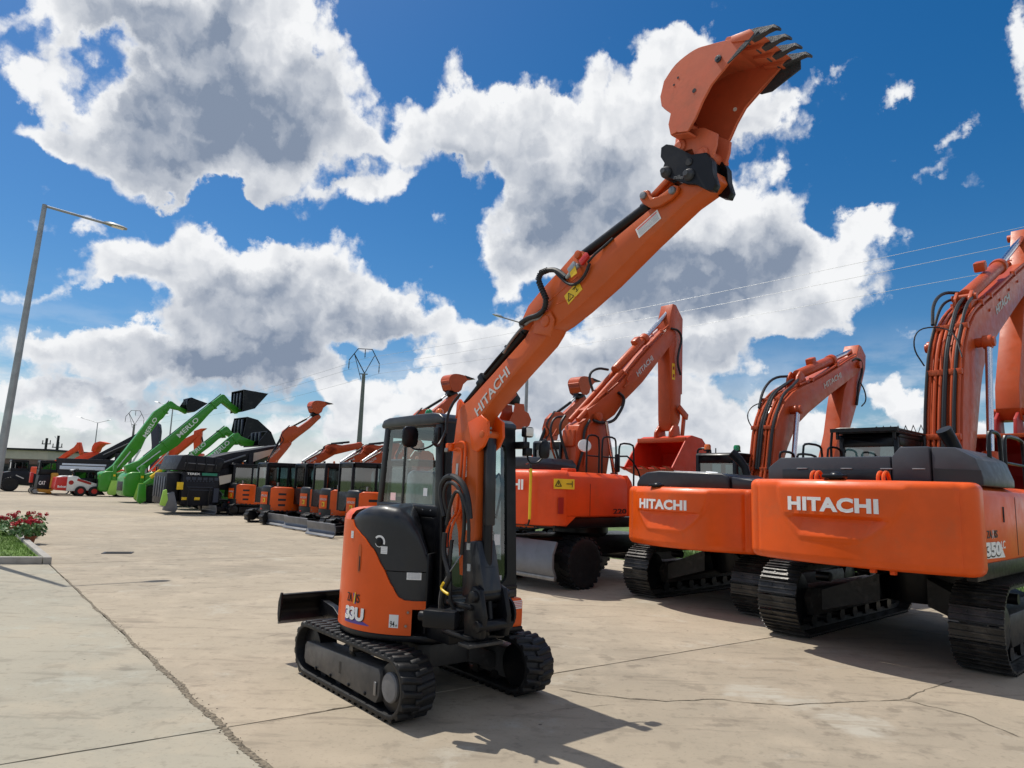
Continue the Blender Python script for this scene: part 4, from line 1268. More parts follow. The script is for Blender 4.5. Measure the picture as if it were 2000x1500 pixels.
    MB().cyl((2.81, yc, 4.08), (3.02, yc, 4.205), 0.03, 14).obox((2.915, yc-0.05, 4.14), (0.86, 0, 0.51), (0, 1, 0), (-0.51, 0, 0.86), 0.25, 0.03, 0.045).obox((2.915, yc+0.05, 4.14), (0.86, 0, 0.51), (0, 1, 0), (-0.51, 0, 0.86), 0.25, 0.03, 0.045).build('push_link', 'boom_orange', M, bevel=0.006)
    # coupler
    cp = [(2.955, 4.40), (2.95, 4.33), (2.985, 4.27), (2.965, 4.22), (2.975, 4.16), (3.03, 4.14), (3.17, 4.05), (3.25, 4.02), (3.33, 3.955), (3.385, 3.93), (3.41, 3.97), (3.385, 4.06), (3.38, 4.15), (3.34, 4.22), (3.22, 4.25), (3.12, 4.33), (3.06, 4.38), (3.0, 4.41)]
    cpl = MB().prism(cp, -0.06, 0.0).prism(cp, 0.125, 0.185).box(3.02, 3.32, -0.005, 0.13, 4.12, 4.22).build('quick_coupler', 'black_paint', M, bevel=0.003, seg=1)
    for (x, z) in ((3.005, 4.19), (3.20, 4.105)):
        MB().lathe([(0.044, 0.29), (0.044, -0.005), (0.036, -0.02), (0.024, -0.03), (0.02, -0.045)], (x, -0.065, z), 'y', 18).build('coupler_pin', 'coupler_grey', cpl)
    MB().lathe([(0.03, 0), (0.026, -0.006)], (3.20, -0.062, 4.20), 'y', 16).build('coupler_hole', 'ink', cpl)
    lettering('cast_mark', 'miller', 'cast_grey', cpl, (3.07, -0.064, 4.115), (0.95, 0, -0.30), (0.30, 0, 0.95), 0.09, 0.03, 0.01, t=0.003)
    # ---- bucket
    y0, y1 = -0.14, 0.285
    plate_p = [(3.10, 4.575), (3.02, 4.665), (3.008, 4.745), (3.04, 4.85), (3.145, 4.935), (3.30, 4.968), (3.425, 4.945), (3.552, 4.91), (3.74, 4.85), (3.575, 4.738), (3.44, 4.645), (3.37, 4.555), (3.312, 4.456), (3.25, 4.385), (3.175, 4.415), (3.10, 4.41), (3.08, 4.50)]
    plate_p = rounded(plate_p, 3, 9)
    bk = MB().prism(plate_p, y0, y0+0.016).prism(plate_p, y1-0.016, y1)
    back_p = [(3.24, 4.375), (3.10, 4.41), (3.08, 4.50), (3.10, 4.575), (3.02, 4.665), (3.008, 4.745), (3.04, 4.85), (3.145, 4.935), (3.30, 4.968), (3.425, 4.945), (3.56, 4.91)]
    back_p = rounded(back_p, 3, 9)
    bk.band(back_p, y0+0.010, y1-0.010, -0.014)
    bucket = bk.build('bucket', 'bucket_orange', M, bevel=0.003, seg=1)
    MB().prism([(3.545, 4.915), (3.56, 4.928), (3.775, 4.862), (3.80, 4.835), (3.76, 4.835), (3.55, 4.893)], y0-0.004, y1+0.004).build('bucket_lip', 'bucket_orange', bucket, bevel=0.003, seg=1)
    # stiffening face on each side of the mouth
    for (ya_, yb_) in ((y0-0.008, y0-0.001), (y1+0.001, y1+0.008)):
        MB().prism([(3.552, 4.905), (3.74, 4.845), (3.578, 4.733), (3.44, 4.64), (3.37, 4.55), (3.312, 4.45), (3.25, 4.378), (3.17, 4.40), (3.145, 4.43)], ya_, yb_).build('side_stiffener', 'bucket_orange', bucket, bevel=0.002, seg=1)
    for (ya_, yb_) in ((y0-0.020, y0-0.009), (y1+0.009, y1+0.020)):
        sp = [(3.765, 4.848), (3.66, 4.795), (3.565, 4.728), (3.58, 4.722), (3.70, 4.775), (3.80, 4.838)] if ya_ < 0 else [(3.84, 4.855), (3.70, 4.86), (3.53, 4.78), (3.50, 4.745), (3.55, 4.705), (3.63, 4.69), (3.84, 4.76)]
        MB().prism(sp, ya_, yb_).build('side_cutter', 'coupler_grey', bucket, bevel=0.003, seg=1)
    for k in range(4):
        yy = y0+0.012+k*(y1-y0-0.024)/3
        tb = MB()
        rows = []
        for (x, z, hw, ht) in ((3.70, 4.855, 0.030, 0.038), (3.78, 4.845, 0.028, 0.032), (3.84, 4.838, 0.020, 0.020), (3.89, 4.83, 0.024, 0.012), (3.925, 4.80, 0.018, 0.006)):
            rows.append([(x, yy-hw, z-ht), (x, yy+hw, z-ht), (x+0.006, yy+hw*0.8, z+ht), (x+0.006, yy-hw*0.8, z+ht), (x, yy-hw, z-ht)])
        tb.sheet(rows)
        tb.add([rows[-1][0], rows[-1][1], rows[-1][2], rows[-1][3]], [[0, 1, 2, 3]])
        t = tb.build('bucket_tooth', 'coupler_grey', bucket, bevel=0.003, seg=1)
        MB().prism([(3.60, 4.905), (3.60, 4.86), (3.73, 4.81), (3.77, 4.84), (3.74, 4.885)], yy-0.034, yy+0.034).build('tooth_base', 'bucket_orange', t, bevel=0.006)
    # ears to the coupler
    ear = [(3.06, 4.44), (3.055, 4.37), (3.07, 4.325), (3.11, 4.305), (3.16, 4.315), (3.20, 4.31), (3.23, 4.235), (3.265, 4.185), (3.31, 4.17), (3.36, 4.19), (3.39, 4.27), (3.40, 4.35), (3.30, 4.43), (3.16, 4.47)]
    for y in (-0.015, 0.145):
        MB().prism(ear, y-0.015, y+0.015).build('bucket_ear', 'bucket_orange', bucket, bevel=0.004)
    for (x, z) in ((3.105, 4.36), (3.29, 4.235)):
        MB().lathe([(0.048, 0.26), (0.048, 0), (0.04, -0.004), (0.026, -0.005), (0.025, -0.012)], (x, -0.045, z), 'y', 20).build('bucket_pin', 'bucket_orange', bucket)
    for (x, z, r) in ((3.13, 4.78, 0.008), (3.165, 4.82, 0.008), (3.30, 4.66, 0.016)):
        MB().lathe([(r, 0), (r, -0.002)], (x, y0, z), 'y', 14).build('drain_hole', 'ink', bucket)
    MB().lathe([(0.024, 0.0), (0.024, -0.012), (0.012, -0.014), (0.012, -0.022)], (3.50, y0-0.008, 4.795), 'y', 14).build('plug_bolt', 'coupler_grey', bucket)
    MB().lathe([(0.015, 0.002), (0.015, -0.002)], (3.36, y1-0.018, 4.66), 'y', 14).build('drain_hole', 'letter_white', bucket)
    # ---- hoses
    hs = [([(1.44, -0.06, 3.33), (1.55, -0.07, 3.36), (1.68, -0.07, 3.36), (1.76, -0.07, 3.40), (1.785, -0.08, 3.48), (1.74, -0.09, 3.57), (1.70, -0.10, 3.66), (1.72, -0.09, 3.72), (1.80, -0.07, 3.735), (1.89, -0.06, 3.71), (1.99, -0.055, 3.63)], 0.022, 'hose'),
          ([(1.84, -0.06, 3.73), (1.93, -0.06, 3.64), (2.04, -0.06, 3.55), (2.13, -0.06, 3.545), (2.21, -0.055, 3.60), (2.25, -0.05, 3.69)], 0.013, 'hose'),
          ([(2.23, -0.05, 3.70), (2.30, -0.05, 3.75), (2.38, -0.04, 3.79), (2.48, -0.035, 3.84)], 0.010, 'hose'),
          ([(1.49, -0.045, 3.315), (1.58, -0.05, 3.345), (1.66, -0.045, 3.335), (1.72, -0.04, 3.37)], 0.015, 'worn_steel'),
          ([(0.50, -0.11, 1.62), (0.43, -0.12, 1.80), (0.43, -0.12, 1.92), (0.52, -0.12, 1.99), (0.66, -0.13, 1.99), (0.79, -0.13, 1.93), (0.87, -0.13, 1.81), (0.90, -0.12, 1.62)], 0.030, 'hose'),
          ([(0.56, -0.10, 1.60), (0.52, -0.15, 1.78), (0.56, -0.16, 1.92), (0.68, -0.16, 1.94), (0.80, -0.16, 1.86), (0.86, -0.15, 1.70), (0.84, -0.13, 1.52), (0.80, -0.12, 1.30)], 0.018, 'hose'),
          ([(0.62, -0.17, 1.55), (0.68, -0.18, 1.75), (0.76, -0.18, 1.88), (0.86, -0.16, 1.80), (0.92, -0.14, 1.60), (0.90, -0.12, 1.40)], 0.016, 'hose'),
          ([(0.64, -0.20, 1.48), (0.635, -0.20, 1.30), (0.70, -0.20, 1.19), (0.76, -0.20, 1.10), (0.67, -0.20, 1.0), (0.63, -0.20, 0.86), (0.64, -0.18, 0.74)], 0.024, 'hose'),
          ([(0.70, -0.16, 1.42), (0.69, -0.17, 1.20), (0.74, -0.18, 1.05), (0.72, -0.17, 0.90), (0.76, -0.12, 0.78)], 0.018, 'hose'),
          ([(0.80, -0.12, 1.30), (0.76, -0.21, 1.15), (0.66, -0.22, 1.02), (0.62, -0.22, 0.88), (0.62, -0.2, 0.76)], 0.006, 'worn_steel'),
          ([(0.44, -0.10, 2.40), (0.43, -0.10, 2.55), (0.47, -0.06, 2.70), (0.56, -0.04, 2.78)], 0.014, 'hose'),
          ([(0.52, -0.30, 2.30), (0.45, -0.20, 2.26), (0.42, -0.12, 2.36), (0.44, -0.10, 2.44)], 0.014, 'hose')]
    for pts, r, mt in hs:
        MB().tube(pts, r, 9, smooth=2).build('hose' if mt == 'hose' else 'steel_pipe', mt, M)
    # ribbed sleeve on the arm hose
    b = MB()
    pl_ = [Vector(p) for p in hs[0][0]]
    for i in range(3, 8):
        for t in (0.0, 0.25, 0.5, 0.75):
            c = pl_[i].lerp(pl_[i+1], t)
            d = (pl_[i+1]-pl_[i]).normalized()
            b.cyl(c-d*0.004, c+d*0.004, 0.027, 10)
    b.build('hose_ribs', 'hose', M)
    MB().tube([(2.0, -0.06, 3.62), (2.07, -0.06, 3.66), (2.14, -0.06, 3.70)], [0.016, 0.022, 0.02], 10).obox((2.08, -0.07, 3.69), (0.8, 0, 0.6), (0, 1, 0), (-0.6, 0, 0.8), 0.09, 0.035, 0.05).build('hose_valve', 'galvanised', M, bevel=0.006)
    MB().obox((2.20, -0.06, 3.735), (0.8, 0, 0.6), (0, 1, 0), (-0.6, 0, 0.8), 0.10, 0.03, 0.06).build('valve_handle', 'red_paint', M, bevel=0.012)
    plate('valve_tag', 'yellow', M, (2.08, -0.082, 3.60), (0.8, 0, 0.3), (-0.3, 0, 0.8), 0.07, 0.075, 0.002)
    # orange pipes down the boom
    for pts in ([(0.46, -0.055, 2.29), (0.60, -0.055, 2.32), (0.69, -0.055, 2.31), (0.70, -0.05, 2.22), (0.68, -0.05, 1.85), (0.655, -0.05, 1.60)],
                [(0.50, -0.06, 2.24), (0.60, -0.06, 2.26), (0.645, -0.055, 2.24), (0.645, -0.05, 2.15), (0.615, -0.05, 1.80), (0.60, -0.05, 1.62)],
                [(0.62, -0.07, 1.66), (0.55, -0.09, 1.56), (0.52, -0.10, 1.46), (0.53, -0.10, 1.34)],
                [(0.68, -0.07, 1.68), (0.61, -0.09, 1.56), (0.585, -0.10, 1.46), (0.60, -0.10, 1.30)]):
        MB().tube(pts, 0.012, 8, smooth=2).build('oil_pipe', 'orange', M)
    MB().obox((0.47, -0.07, 2.27), (1, 0, 0), (0, 1, 0), (0, 0, 1), 0.09, 0.05, 0.075).build('pipe_union', 'orange', M, bevel=0.012)
    MB().obox((0.455, -0.09, 2.24), (1, 0, 0), (0, 1, 0), (0, 0, 1), 0.05, 0.04, 0.04).build('pipe_fitting', 'worn_steel', M, bevel=0.008)
    for (x, y, z) in ((0.55, -0.10, 1.30), (0.60, -0.10, 1.27), (0.88, -0.12, 1.55), (0.92, -0.12, 1.20), (0.90, -0.12, 1.38)):
        MB().cyl((x, y, z-0.03), (x, y, z+0.03), 0.017, 10).build('pipe_fitting', 'galvanised', M)
    MB().tube([(0.70, -0.225, 1.05), (0.66, -0.23, 1.0), (0.72, -0.235, 0.975), (0.78, -0.23, 0.96)], 0.012, 8, smooth=1).build('hose_tag', 'yellow', M)
    plate('boom_decal', 'letter_grey', boom, (0.565, yb0-0.002, 2.00), (0.03, 0, 1), (-1, 0, 0.03), 0.115, 0.034, 0.002)
    lettering('boom_decal', 'easy-release', 'letter_white', boom, (0.715, yb0-0.003, 1.99), (-0.04, 0, 1), (-1, 0, -0.04), 0.19, 0.028, 0.0)
    ASSEMBLY = None
    return M


near_mini()
# ================================================================ the big excavators of the row
def tube_rail(pts, r, name, M, mat='black_paint', smooth=1):
    return MB().tube(pts, r, 8, smooth=smooth).build(name, mat, M)


_shoe = {}


def steel_tracks(M, xr, xf, r, y_in, y_out, pitch=0.175, detail=True):
    """two chains of ribbed steel shoes with their frames"""
    for s in (-1, 1):
        w = y_out-y_in
        key = (round(w, 3), round(pitch, 3))
        if key not in _shoe:
            b = MB().obox((0, 0, -0.012), (1, 0, 0), (0, 1, 0), (0, 0, 1), pitch*0.95, w, 0.022)
            for dx in (-0.40, 0.0, 0.36):
                b.obox((dx*pitch, 0, -0.034), (1, 0, 0), (0, 1, 0), (0, 0, 1), pitch*0.09, w, 0.026)
            for yy in (-0.17*w, 0.17*w):
                b.obox((-0.2*pitch, yy, -0.026), (1, 0, 0), (0, 1, 0), (0, 0, 1), pitch*0.14, pitch*0.14, 0.012)
            o = b.build('track_shoe', 'track_steel', None, smooth=False)
            _shoe[key] = o.data
            bpy.data.objects.remove(o)
        z0 = r+0.045
        pth, st = track_path(xr+r, z0, r, xf-r, z0, r, pitch)
        yc = s*(y_in+y_out)/2
        for k, (x, z, a) in enumerate(pth):
            part_of('track_shoe', _shoe[key], M, (x, yc, z), (0, -a, 0))
        # chain and wheels
        ring_belt(xr+r, z0, r-0.01, xf-r, z0, r-0.01, yc-0.10, yc+0.10, 0.075).build('track_chain', 'track_steel', M)
        for (xx, nm) in ((xr+r, 'drive_sprocket'), (xf-r, 'idler')):
            wb = MB().cyl((xx, yc-0.07, z0), (xx, yc+0.07, z0), r-0.085, 28).cyl((xx, yc-s*0.04, z0), (xx, yc+s*0.17, z0), r*0.55, 24)
            wb.build(nm, 'black_paint', M, bevel=0.01)
        fr = MB().prism([(xr+r*1.7, 0.24), (xf-r*1.7, 0.24), (xf-r*1.4, z0), (xf-r*1.7, 0.62), (xr+r*1.7, 0.62), (xr+r*1.45, z0)], yc-0.16, yc+0.16)
        fr.build('track_frame', 'frame_grey', M, bevel=0.015)
        if detail:
            n = 7
            for k in range(n):
                x = xr+r*1.8+(xf-xr-3.6*r)*k/(n-1)
                MB().cyl((x, yc-0.14, 0.17), (x, yc+0.14, 0.17), 0.09, 14).build('track_roller', 'black_paint', M)
            for k in (0.33, 0.68):
                x = xr+(xf-xr)*k
                MB().cyl((x, yc-0.1, 0.73), (x, yc+0.1, 0.73), 0.07, 12).build('carrier_roller', 'black_paint', M)
        # leg to the centre
        MB().add([(0.55*sx+dx, s*0.30, z) for sx in (1,) for z in (0.52, 0.88) for dx in (-1.5, -0.9, -0.1, 0.5)] +
                 [(0.55*sx+dx, yc-s*0.15, z) for sx in (1,) for z in (0.30, 0.58) for dx in (-1.75, -1.1, 0.1, 0.75)],
                 [[0, 1, 9, 8], [4, 5, 13, 12], [0, 4, 12, 8], [1, 5, 13, 9], [2, 3, 11, 10], [6, 7, 15, 14], [2, 6, 14, 10], [3, 7, 15, 11]]).build('cross_leg', 'frame_grey', M)
    MB().lathe([(0.55, 0.50), (0.62, 0.90), (0.62, 0.98), (0.55, 1.0), (0.55, 1.12)], (-0.1, 0, 0), n=32).build('slew_ring', 'black_paint', M)


def counterweight(M, xc, xs, yl, yr, z0, z1, bowl, name='counterweight', mat='orange', k=None, xf=None, top_r=0.09, lobe=0.0):
    """curved rear weight: xc rearmost x, xs x where the side begins, yl/yr left and right ends"""
    ym, hw = (yl+yr)/2, (yl-yr)/2
    xf = xs+0.35 if xf is None else xf
    out = []
    N = 84
    rc = 0.16

    def xr(y):
        t = (y-ym)/hw
        return xc+(xs-xc)*0.80*abs(t)**2.1
    out.append((xf, yl))
    out.append((xs+0.1, yl))
    xe = xr(yl-rc)
    for i in range(8):
        a = math.radians(90*i/7)
        out.append((xe+rc*0.9-rc*0.9*math.sin(a)+0.02, yl-rc+rc*math.cos(a)))
    for i in range(1, N):
        y = (yl-rc)+((yr+rc)-(yl-rc))*i/N
        out.append((xr(y), y))
    for i in range(8):
        a = math.radians(90*i/7)
        out.append((xe+rc*0.9-rc*0.9*math.cos(a)+0.02, yr+rc-rc*math.sin(a)))
    out.append((xs+0.1, yr))
    out.append((xf, yr))
    nrm = []
    for i in range(len(out)):
        a, b = out[max(i-1, 0)], out[min(i+1, len(out)-1)]
        d = Vector((b[0]-a[0], b[1]-a[1])).normalized()
        nrm.append((d.y, -d.x))       # points outward for this walk (left -> rear -> right)
    rows_z = [(z0, 0.10), (z0+0.012, 0.05), (z0+0.045, 0.015), (z0+0.09, 0.0)]
    K = 40
    rows_z += [(z0+0.09+(z1-top_r-z0-0.09)*i/K, 0.0) for i in range(1, K+1)]
    rows_z += [(z1-top_r+top_r*math.sin(math.radians(a)), top_r-top_r*math.cos(math.radians(a))) for a in (18, 36, 54, 72, 90)]
    (bl, br, bl2, br2, zt, zl, zb) = bowl
    rows = []
    for (z, ins) in rows_z:
        row = []
        for (x, y), (nx, ny) in zip(out, nrm):
            d = ins
            # raised name panel with a scoop below the lettering
            if zb-0.1 < z < zt+0.1 and br-0.2 < y < bl+0.2:
                f = min(1, max(0, (zt-z)/(zt-zb)))
                e = f**2.3
                l_, r_ = bl+(bl2-bl)*e, br+(br2-br)*e
                inside = min(l_-y, y-r_, z-zb)
                sm = min(1, max(0, inside/0.05+0.3))
                sm = sm*sm*(3-2*sm)*min(1, max(0, (zt-z)/0.04+0.5))
                d -= 0.022*sm
                if z < zl and inside > 0:
                    g = min(1, inside/(zl-zb)*1.35)
                    edge = min(1, (zl-z)/0.02)
                    d += 0.075*edge*g
            d += 0.0
            row.append((x-nx*d if False else x+nx*(-d), y+ny*(-d), z))
        rows.append(row)
    b = MB().sheet(rows)
    n = len(out)
    b.add(rows[-1], [list(range(n))])
    b.add(rows[0], [list(range(n))])
    o = b.build(name, mat, M, angle=42)
    return o, xr


def boom_pipes(M, path, ys, r, dz=0.05):
    """oil pipes that run along the back of a boom"""
    for y in ys:
        pts = []
        for i, (x, z) in enumerate(path):
            a, b = path[max(i-1, 0)], path[min(i+1, len(path)-1)]
            d = Vector((b[0]-a[0], b[1]-a[1])).normalized()
            pts.append((x-d.y*dz, y, z+d.x*dz))
        MB().tube(pts, r, 8, smooth=1).build('oil_pipe', 'vermilion', M)
        for i in range(1, len(pts)-1, 2):
            MB().obox(pts[i], (1, 0, 0), (0, 1, 0), (0, 0, 1), r*3.2, r*3, r*3.2).build('pipe_clamp', 'vermilion', M, bevel=0.006)


def simple_cab(M, x0, x1, y0, y1, z0, z1, guard=False, glz='shaded_cab_glass'):
    b = MB()
    t = 0.07
    for y in (y0, y1-t):
        b.obox(((x0+0.05), y+t/2, (z0+z1)/2), (0, 0, 1), (0, 1, 0), (1, 0, 0), z1-z0, t, 0.12)
        b.obox((x0+0.62*(x1-x0), y+t/2, (z0+z1)/2), (0, 0, 1), (0, 1, 0), (1, 0, 0), z1-z0, t, 0.09)
        b.obox(((x1-0.05), y+t/2, (z0+z1)/2), (0.12, 0, -1), (0, 1, 0), (1, 0, 0.12), z1-z0, t, 0.10)
        b.box(x0, x1, y, y+t, z0, z0+0.42*(z1-z0))
        b.box(x0, x1-0.05, y, y+t, z1-0.14, z1)
    b.box(x0, x0+t, y0+t, y1-t, z0, z0+0.40*(z1-z0))
    b.box(x0, x0+t, y0+t, y1-t, z1-0.16, z1)
    f = b.build('cab_frame', 'black_paint', M, bevel=0.015)
    MB().prism([(x0-0.02, z1-0.01), (x0+0.05, z1+0.05), (x1-0.25, z1+0.06), (x1, z1-0.01)], y0-0.02, y1+0.02).build('cab_roof', 'black_paint', M, bevel=0.025)
    g = MB()
    g.add([(x0+0.03, y0+0.05, z0+0.3), (x0+0.03, y1-0.05, z0+0.3), (x0+0.03, y1-0.05, z1-0.1), (x0+0.03, y0+0.05, z1-0.1)], [[0, 1, 2, 3]])
    g.build('rear_window', glz, M, smooth=False)
    for y in (y0+0.03, y1-0.03):
        MB().add([(x0+0.05, y, z0+0.35), (x1-0.05, y, z0+0.35), (x1-0.1, y, z1-0.1), (x0+0.05, y, z1-0.1)], [[0, 1, 2, 3]]).build('side_window', glz, M, smooth=False)
    MB().add([(x1-0.02, y0+0.05, z0+0.3), (x1-0.02, y1-0.05, z0+0.3), (x1-0.12, y1-0.05, z1-0.06), (x1-0.12, y0+0.05, z1-0.06)], [[0, 1, 2, 3]]).build('windscreen', glz, M, smooth=False)
    MB().prism([(x0+0.35, z0+0.3), (x0+0.25, z0+1.15), (x0+0.40, z0+1.18), (x0+0.52, z0+0.6), (x0+0.95, z0+0.55), (x0+0.95, z0+0.3)], (y0+y1)/2-0.25, (y0+y1)/2+0.25).build('seat', 'cab_inside', M, bevel=0.04)
    MB().box(x0+0.05, x1-0.1, y0+0.07, y1-0.07, z0, z0+0.3).build('cab_floor', 'cab_inside', M)
    return f


def hitachi_350():
    M = thing('tracked_excavator', 'largest orange excavator at the right end of the row, 350 on its side', 'excavator', (6.18, 10.36, 0), 42, 'big excavators parked in the row')
    steel_tracks(M, -2.22, 2.25, 0.455, 0.90, 1.44, 0.185)
    # slab under the house
    MB().prismz([(-2.55, -1.28), (1.55, -1.30), (1.75, -1.1), (1.75, 1.2), (1.5, 1.25), (-2.5, 1.20)], 1.10, 1.24).build('house_base', 'black_paint', M, bevel=0.02)
    MB().box(-2.6, 1.5, -1.31, -1.20, 1.06, 1.30).build('side_skirt', 'black_paint', M, bevel=0.015)
    bowl = (0.74, -0.80, 0.44, -0.30, 2.06, 1.70, 1.42)
    cw, xr = counterweight(M, -3.10, -2.74, 1.24, -1.41, 1.12, 2.135, bowl, xf=-2.60)
    # name on the weight
    def wp(u, v, t):
        y = 0.575-u
        return (xr(y)-0.024-0.004-t, y, 1.748+v)
    lettering('brand_lettering', 'HITACHI', 'letter_white', cw, (0, 0, 0), (0, -1, 0), (0, 0, 1), 1.085, 0.172, 0.046, 1.06, warp=wp)
    for y in (0.33, -0.46):
        o = MB()
        for (yy) in (y-0.03, y+0.03):
            o.tube([(-2.86, yy, 2.10), (-2.86, yy, 2.19), (-2.80, yy, 2.235), (-2.72, yy, 2.23), (-2.66, yy, 2.12)], 0.022, 8, smooth=1)
        o.build('lifting_eye', 'orange', M)
    MB().lathe([(0.0005, 0.085), (0.05, 0.075), (0.085, 0.045), (0.10, 0.0), (0.10, -0.02)], (-2.93, 0.02, 2.15), n=20).obox((-2.98, 0.02, 2.175), (1, 0, 0), (0, 1, 0), (0, 0, 1), 0.16, 0.26, 0.05).build('rear_camera', 'black_paint', M, bevel=0.02)
    for y in (-0.30, -0.52):
        MB().box(-2.8, -2.72, y-0.03, y+0.03, 1.06, 1.13).build('bottom_lug', 'orange', cw, bevel=0.008)
    # house sides
    sd = MB().prismx([(-1.30, 1.24), (-1.375, 1.27), (-1.375, 1.98), (-1.34, 2.06), (-1.22, 2.12), (-1.0, 2.12), (-1.0, 1.24)], -2.60, 0.9).build('side_panel', 'orange', M, bevel=0.012)
    MB().prismx([(1.22, 1.24), (1.22, 2.05), (1.1, 2.12), (0.9, 2.12), (0.9, 1.24)], -2.6, 0.2).build('side_panel', 'orange', M, bevel=0.012)
    MB().box(-1.10, -1.085, -1.3785, -1.3765, 1.30, 2.0).build('panel_gap', 'ink', sd)
    MB().tube([(-1.70, -1.385, 1.88), (-1.70, -1.385, 1.70)], 0.008, 6).build('door_latch', 'ink', sd)
    wl = lambda x0, z0: (lambda u, v, t: (x0+u, -1.3765-t, z0+v))
    tri = MB().add([(-2.71, -1.377, 1.315), (-1.71, -1.377, 1.30), (-1.90, -1.377, 1.475), (-2.50, -1.377, 1.49)], [[0, 1, 2, 3]]).build('model_name', 'letter_white', sd, smooth=False)
    lettering('model_number', '350', 'ink', sd, (0, 0, 0), (1, 0, 0), (0, 0, 1), 0.60, 0.155, 0.05, warp=lambda u, v, t: (-2.50+u, -1.379-t, 1.318+v))
    lettering('model_number', '350', 'letter_white', sd, (0, 0, 0), (1, 0, 0), (0, 0, 1), 0.60, 0.155, 0.05, warp=lambda u, v, t: (-2.515+u, -1.383-t, 1.334+v))
    lettering('model_number', 'LC', 'letter_white', sd, (0, 0, 0), (1, 0, 0), (0, 0, 1), 0.17, 0.09, 0.01, warp=wl(-1.86, 1.40))
    lettering('model_name', 'ZA', 'ink', sd, (0, 0, 0), (1, 0, 0), (0, 0, 1), 0.20, 0.085, 0.02, warp=wl(-2.42, 1.53))
    lettering('model_name', 'X', 'letter_grey', sd, (0, 0, 0), (1, 0, 0), (0, 0, 1), 0.09, 0.095, 0.0, warp=wl(-2.22, 1.525))
    lettering('model_name', 'IS', 'ink', sd, (0, 0, 0), (1, 0, 0), (0, 0, 1), 0.13, 0.085, 0.02, warp=wl(-2.12, 1.53))
    # dark engine covers
    cv = MB()
    cv.prismx([(1.20, 2.11), (1.20, 2.30), (1.02, 2.44), (-0.40, 2.45), (-0.40, 2.11)], -2.35, -1.1)
    cv.build('engine_cover', 'cover_grey', M, bevel=0.02)
    MB().box(-2.372, -2.348, -0.38, 0.98, 2.125, 2.285).build('rear_grille', 'dark_cover', M, bevel=0.006)
    MB().prismx([(-0.42, 2.11), (-0.42, 2.44), (-0.52, 2.56), (-0.84, 2.56), (-0.84, 2.11)], -2.38, -0.9).build('engine_cover', 'cover_grey', M, bevel=0.02)
    MB().prismx([(-0.855, 2.11), (-0.855, 2.555), (-1.10, 2.545), (-1.30, 2.42), (-1.37, 2.20), (-1.37, 2.11)], -2.36, -1.0).build('corner_cover', 'cover_grey', M, bevel=0.02)
    MB().add([(-2.365, -0.87, 2.12), (-2.365, -1.365, 2.12), (-2.365, -1.35, 2.28), (-2.365, -0.87, 2.30)], [[0, 1, 2, 3]]).build('corner_grille', 'dark_cover', M, smooth=False)
    for y in (0.70, 0.12, -0.36, -0.72):
        MB().box(-2.39, -2.36, y-0.07, y+0.07, 2.285, 2.30).build('hinge', 'galvanised', M, bevel=0.004)
    for k in range(6):
        MB().box(-2.375, -2.366, -0.655-0.03*k, -0.64-0.03*k, 2.14, 2.23).build('vent_slot', 'ink', M)
    ex = MB().tube([(-1.1, -0.80, 2.50), (-1.1, -0.76, 2.62), (-1.15, -0.72, 2.74), (-1.22, -0.68, 2.86)], [0.085, 0.085, 0.09, 0.095], 18).build('exhaust_pipe', 'black_paint', M)
    # cab with its roof guard
    simple_cab(M, 0.10, 1.75, 0.32, 1.22, 1.25, 2.90)
    g = MB()
    for k in range(7):
        y = 0.28+0.16*k
        g.obox((0.85, y, 3.0), (1, 0, 0.0), (0, 1, 0), (0, 0, 1), 1.9, 0.05, 0.03)
    g.obox((0.85, 0.76, 2.965), (1, 0, 0), (0, 1, 0), (0, 0, 1), 1.7, 0.9, 0.02)
    for x in (-0.1, 1.8):
        g.box(x-0.02, x+0.02, 0.25, 1.27, 2.97, 3.03)
    for x in (0.0, 0.9, 1.7):
        for y in (0.34, 1.2):
            g.box(x-0.02, x+0.02, y-0.02, y+0.02, 2.86, 2.98)
    g.build('roof_guard', 'black_paint', M)
    zz = []
    for k in range(17):
        zz.append((1.95, 1.30-k*0.062, 3.06 if k % 2 else 3.24))
    MB().tube(zz, 0.016, 6).build('front_guard', 'black_paint', M)
    tube_rail([(0.02, 1.32, 2.15), (0.02, 1.32, 2.98), (0.02, 1.22, 3.04), (0.02, 0.95, 3.03)], 0.022, 'handrail', M)
    for y in (1.38,):
        tube_rail([(-1.3, y-0.2, 2.3), (-1.3, y-0.2, 2.66), (-1.2, y-0.2, 2.72), (-0.75, y-0.2, 2.72), (-0.65, y-0.2, 2.66), (-0.65, y-0.2, 2.3)], 0.018, 'handrail', M)
        tube_rail([(-0.45, y-0.2, 2.3), (-0.45, y-0.2, 2.66), (-0.35, y-0.2, 2.72), (0.0, y-0.2, 2.72), (0.1, y-0.2, 2.62), (0.12, y-0.2, 2.3)], 0.018, 'handrail', M)
    for (x0, x1) in ((-1.34, -0.80), (-0.60, 0.42), (0.55, 1.3)):
        tube_rail([(x0, -1.2, 2.12), (x0, -1.2, 2.72), (x0+0.08, -1.2, 2.82), (x1-0.08, -1.2, 2.82), (x1, -1.2, 2.72), (x1, -1.2, 2.12)], 0.026, 'handrail', M)
        tube_rail([(x0, -1.2, 2.45), (x1, -1.2, 2.45)], 0.02, 'handrail', M, smooth=0)
    # right front boxes and steps
    MB().prismx([(-1.30, 1.24), (-1.36, 1.30), (-1.36, 2.0), (-1.25, 2.10), (-0.5, 2.10), (-0.5, 1.24)], 0.92, 1.75).build('tool_box', 'orange', M, bevel=0.02)
    # boom
    yb = 0.255
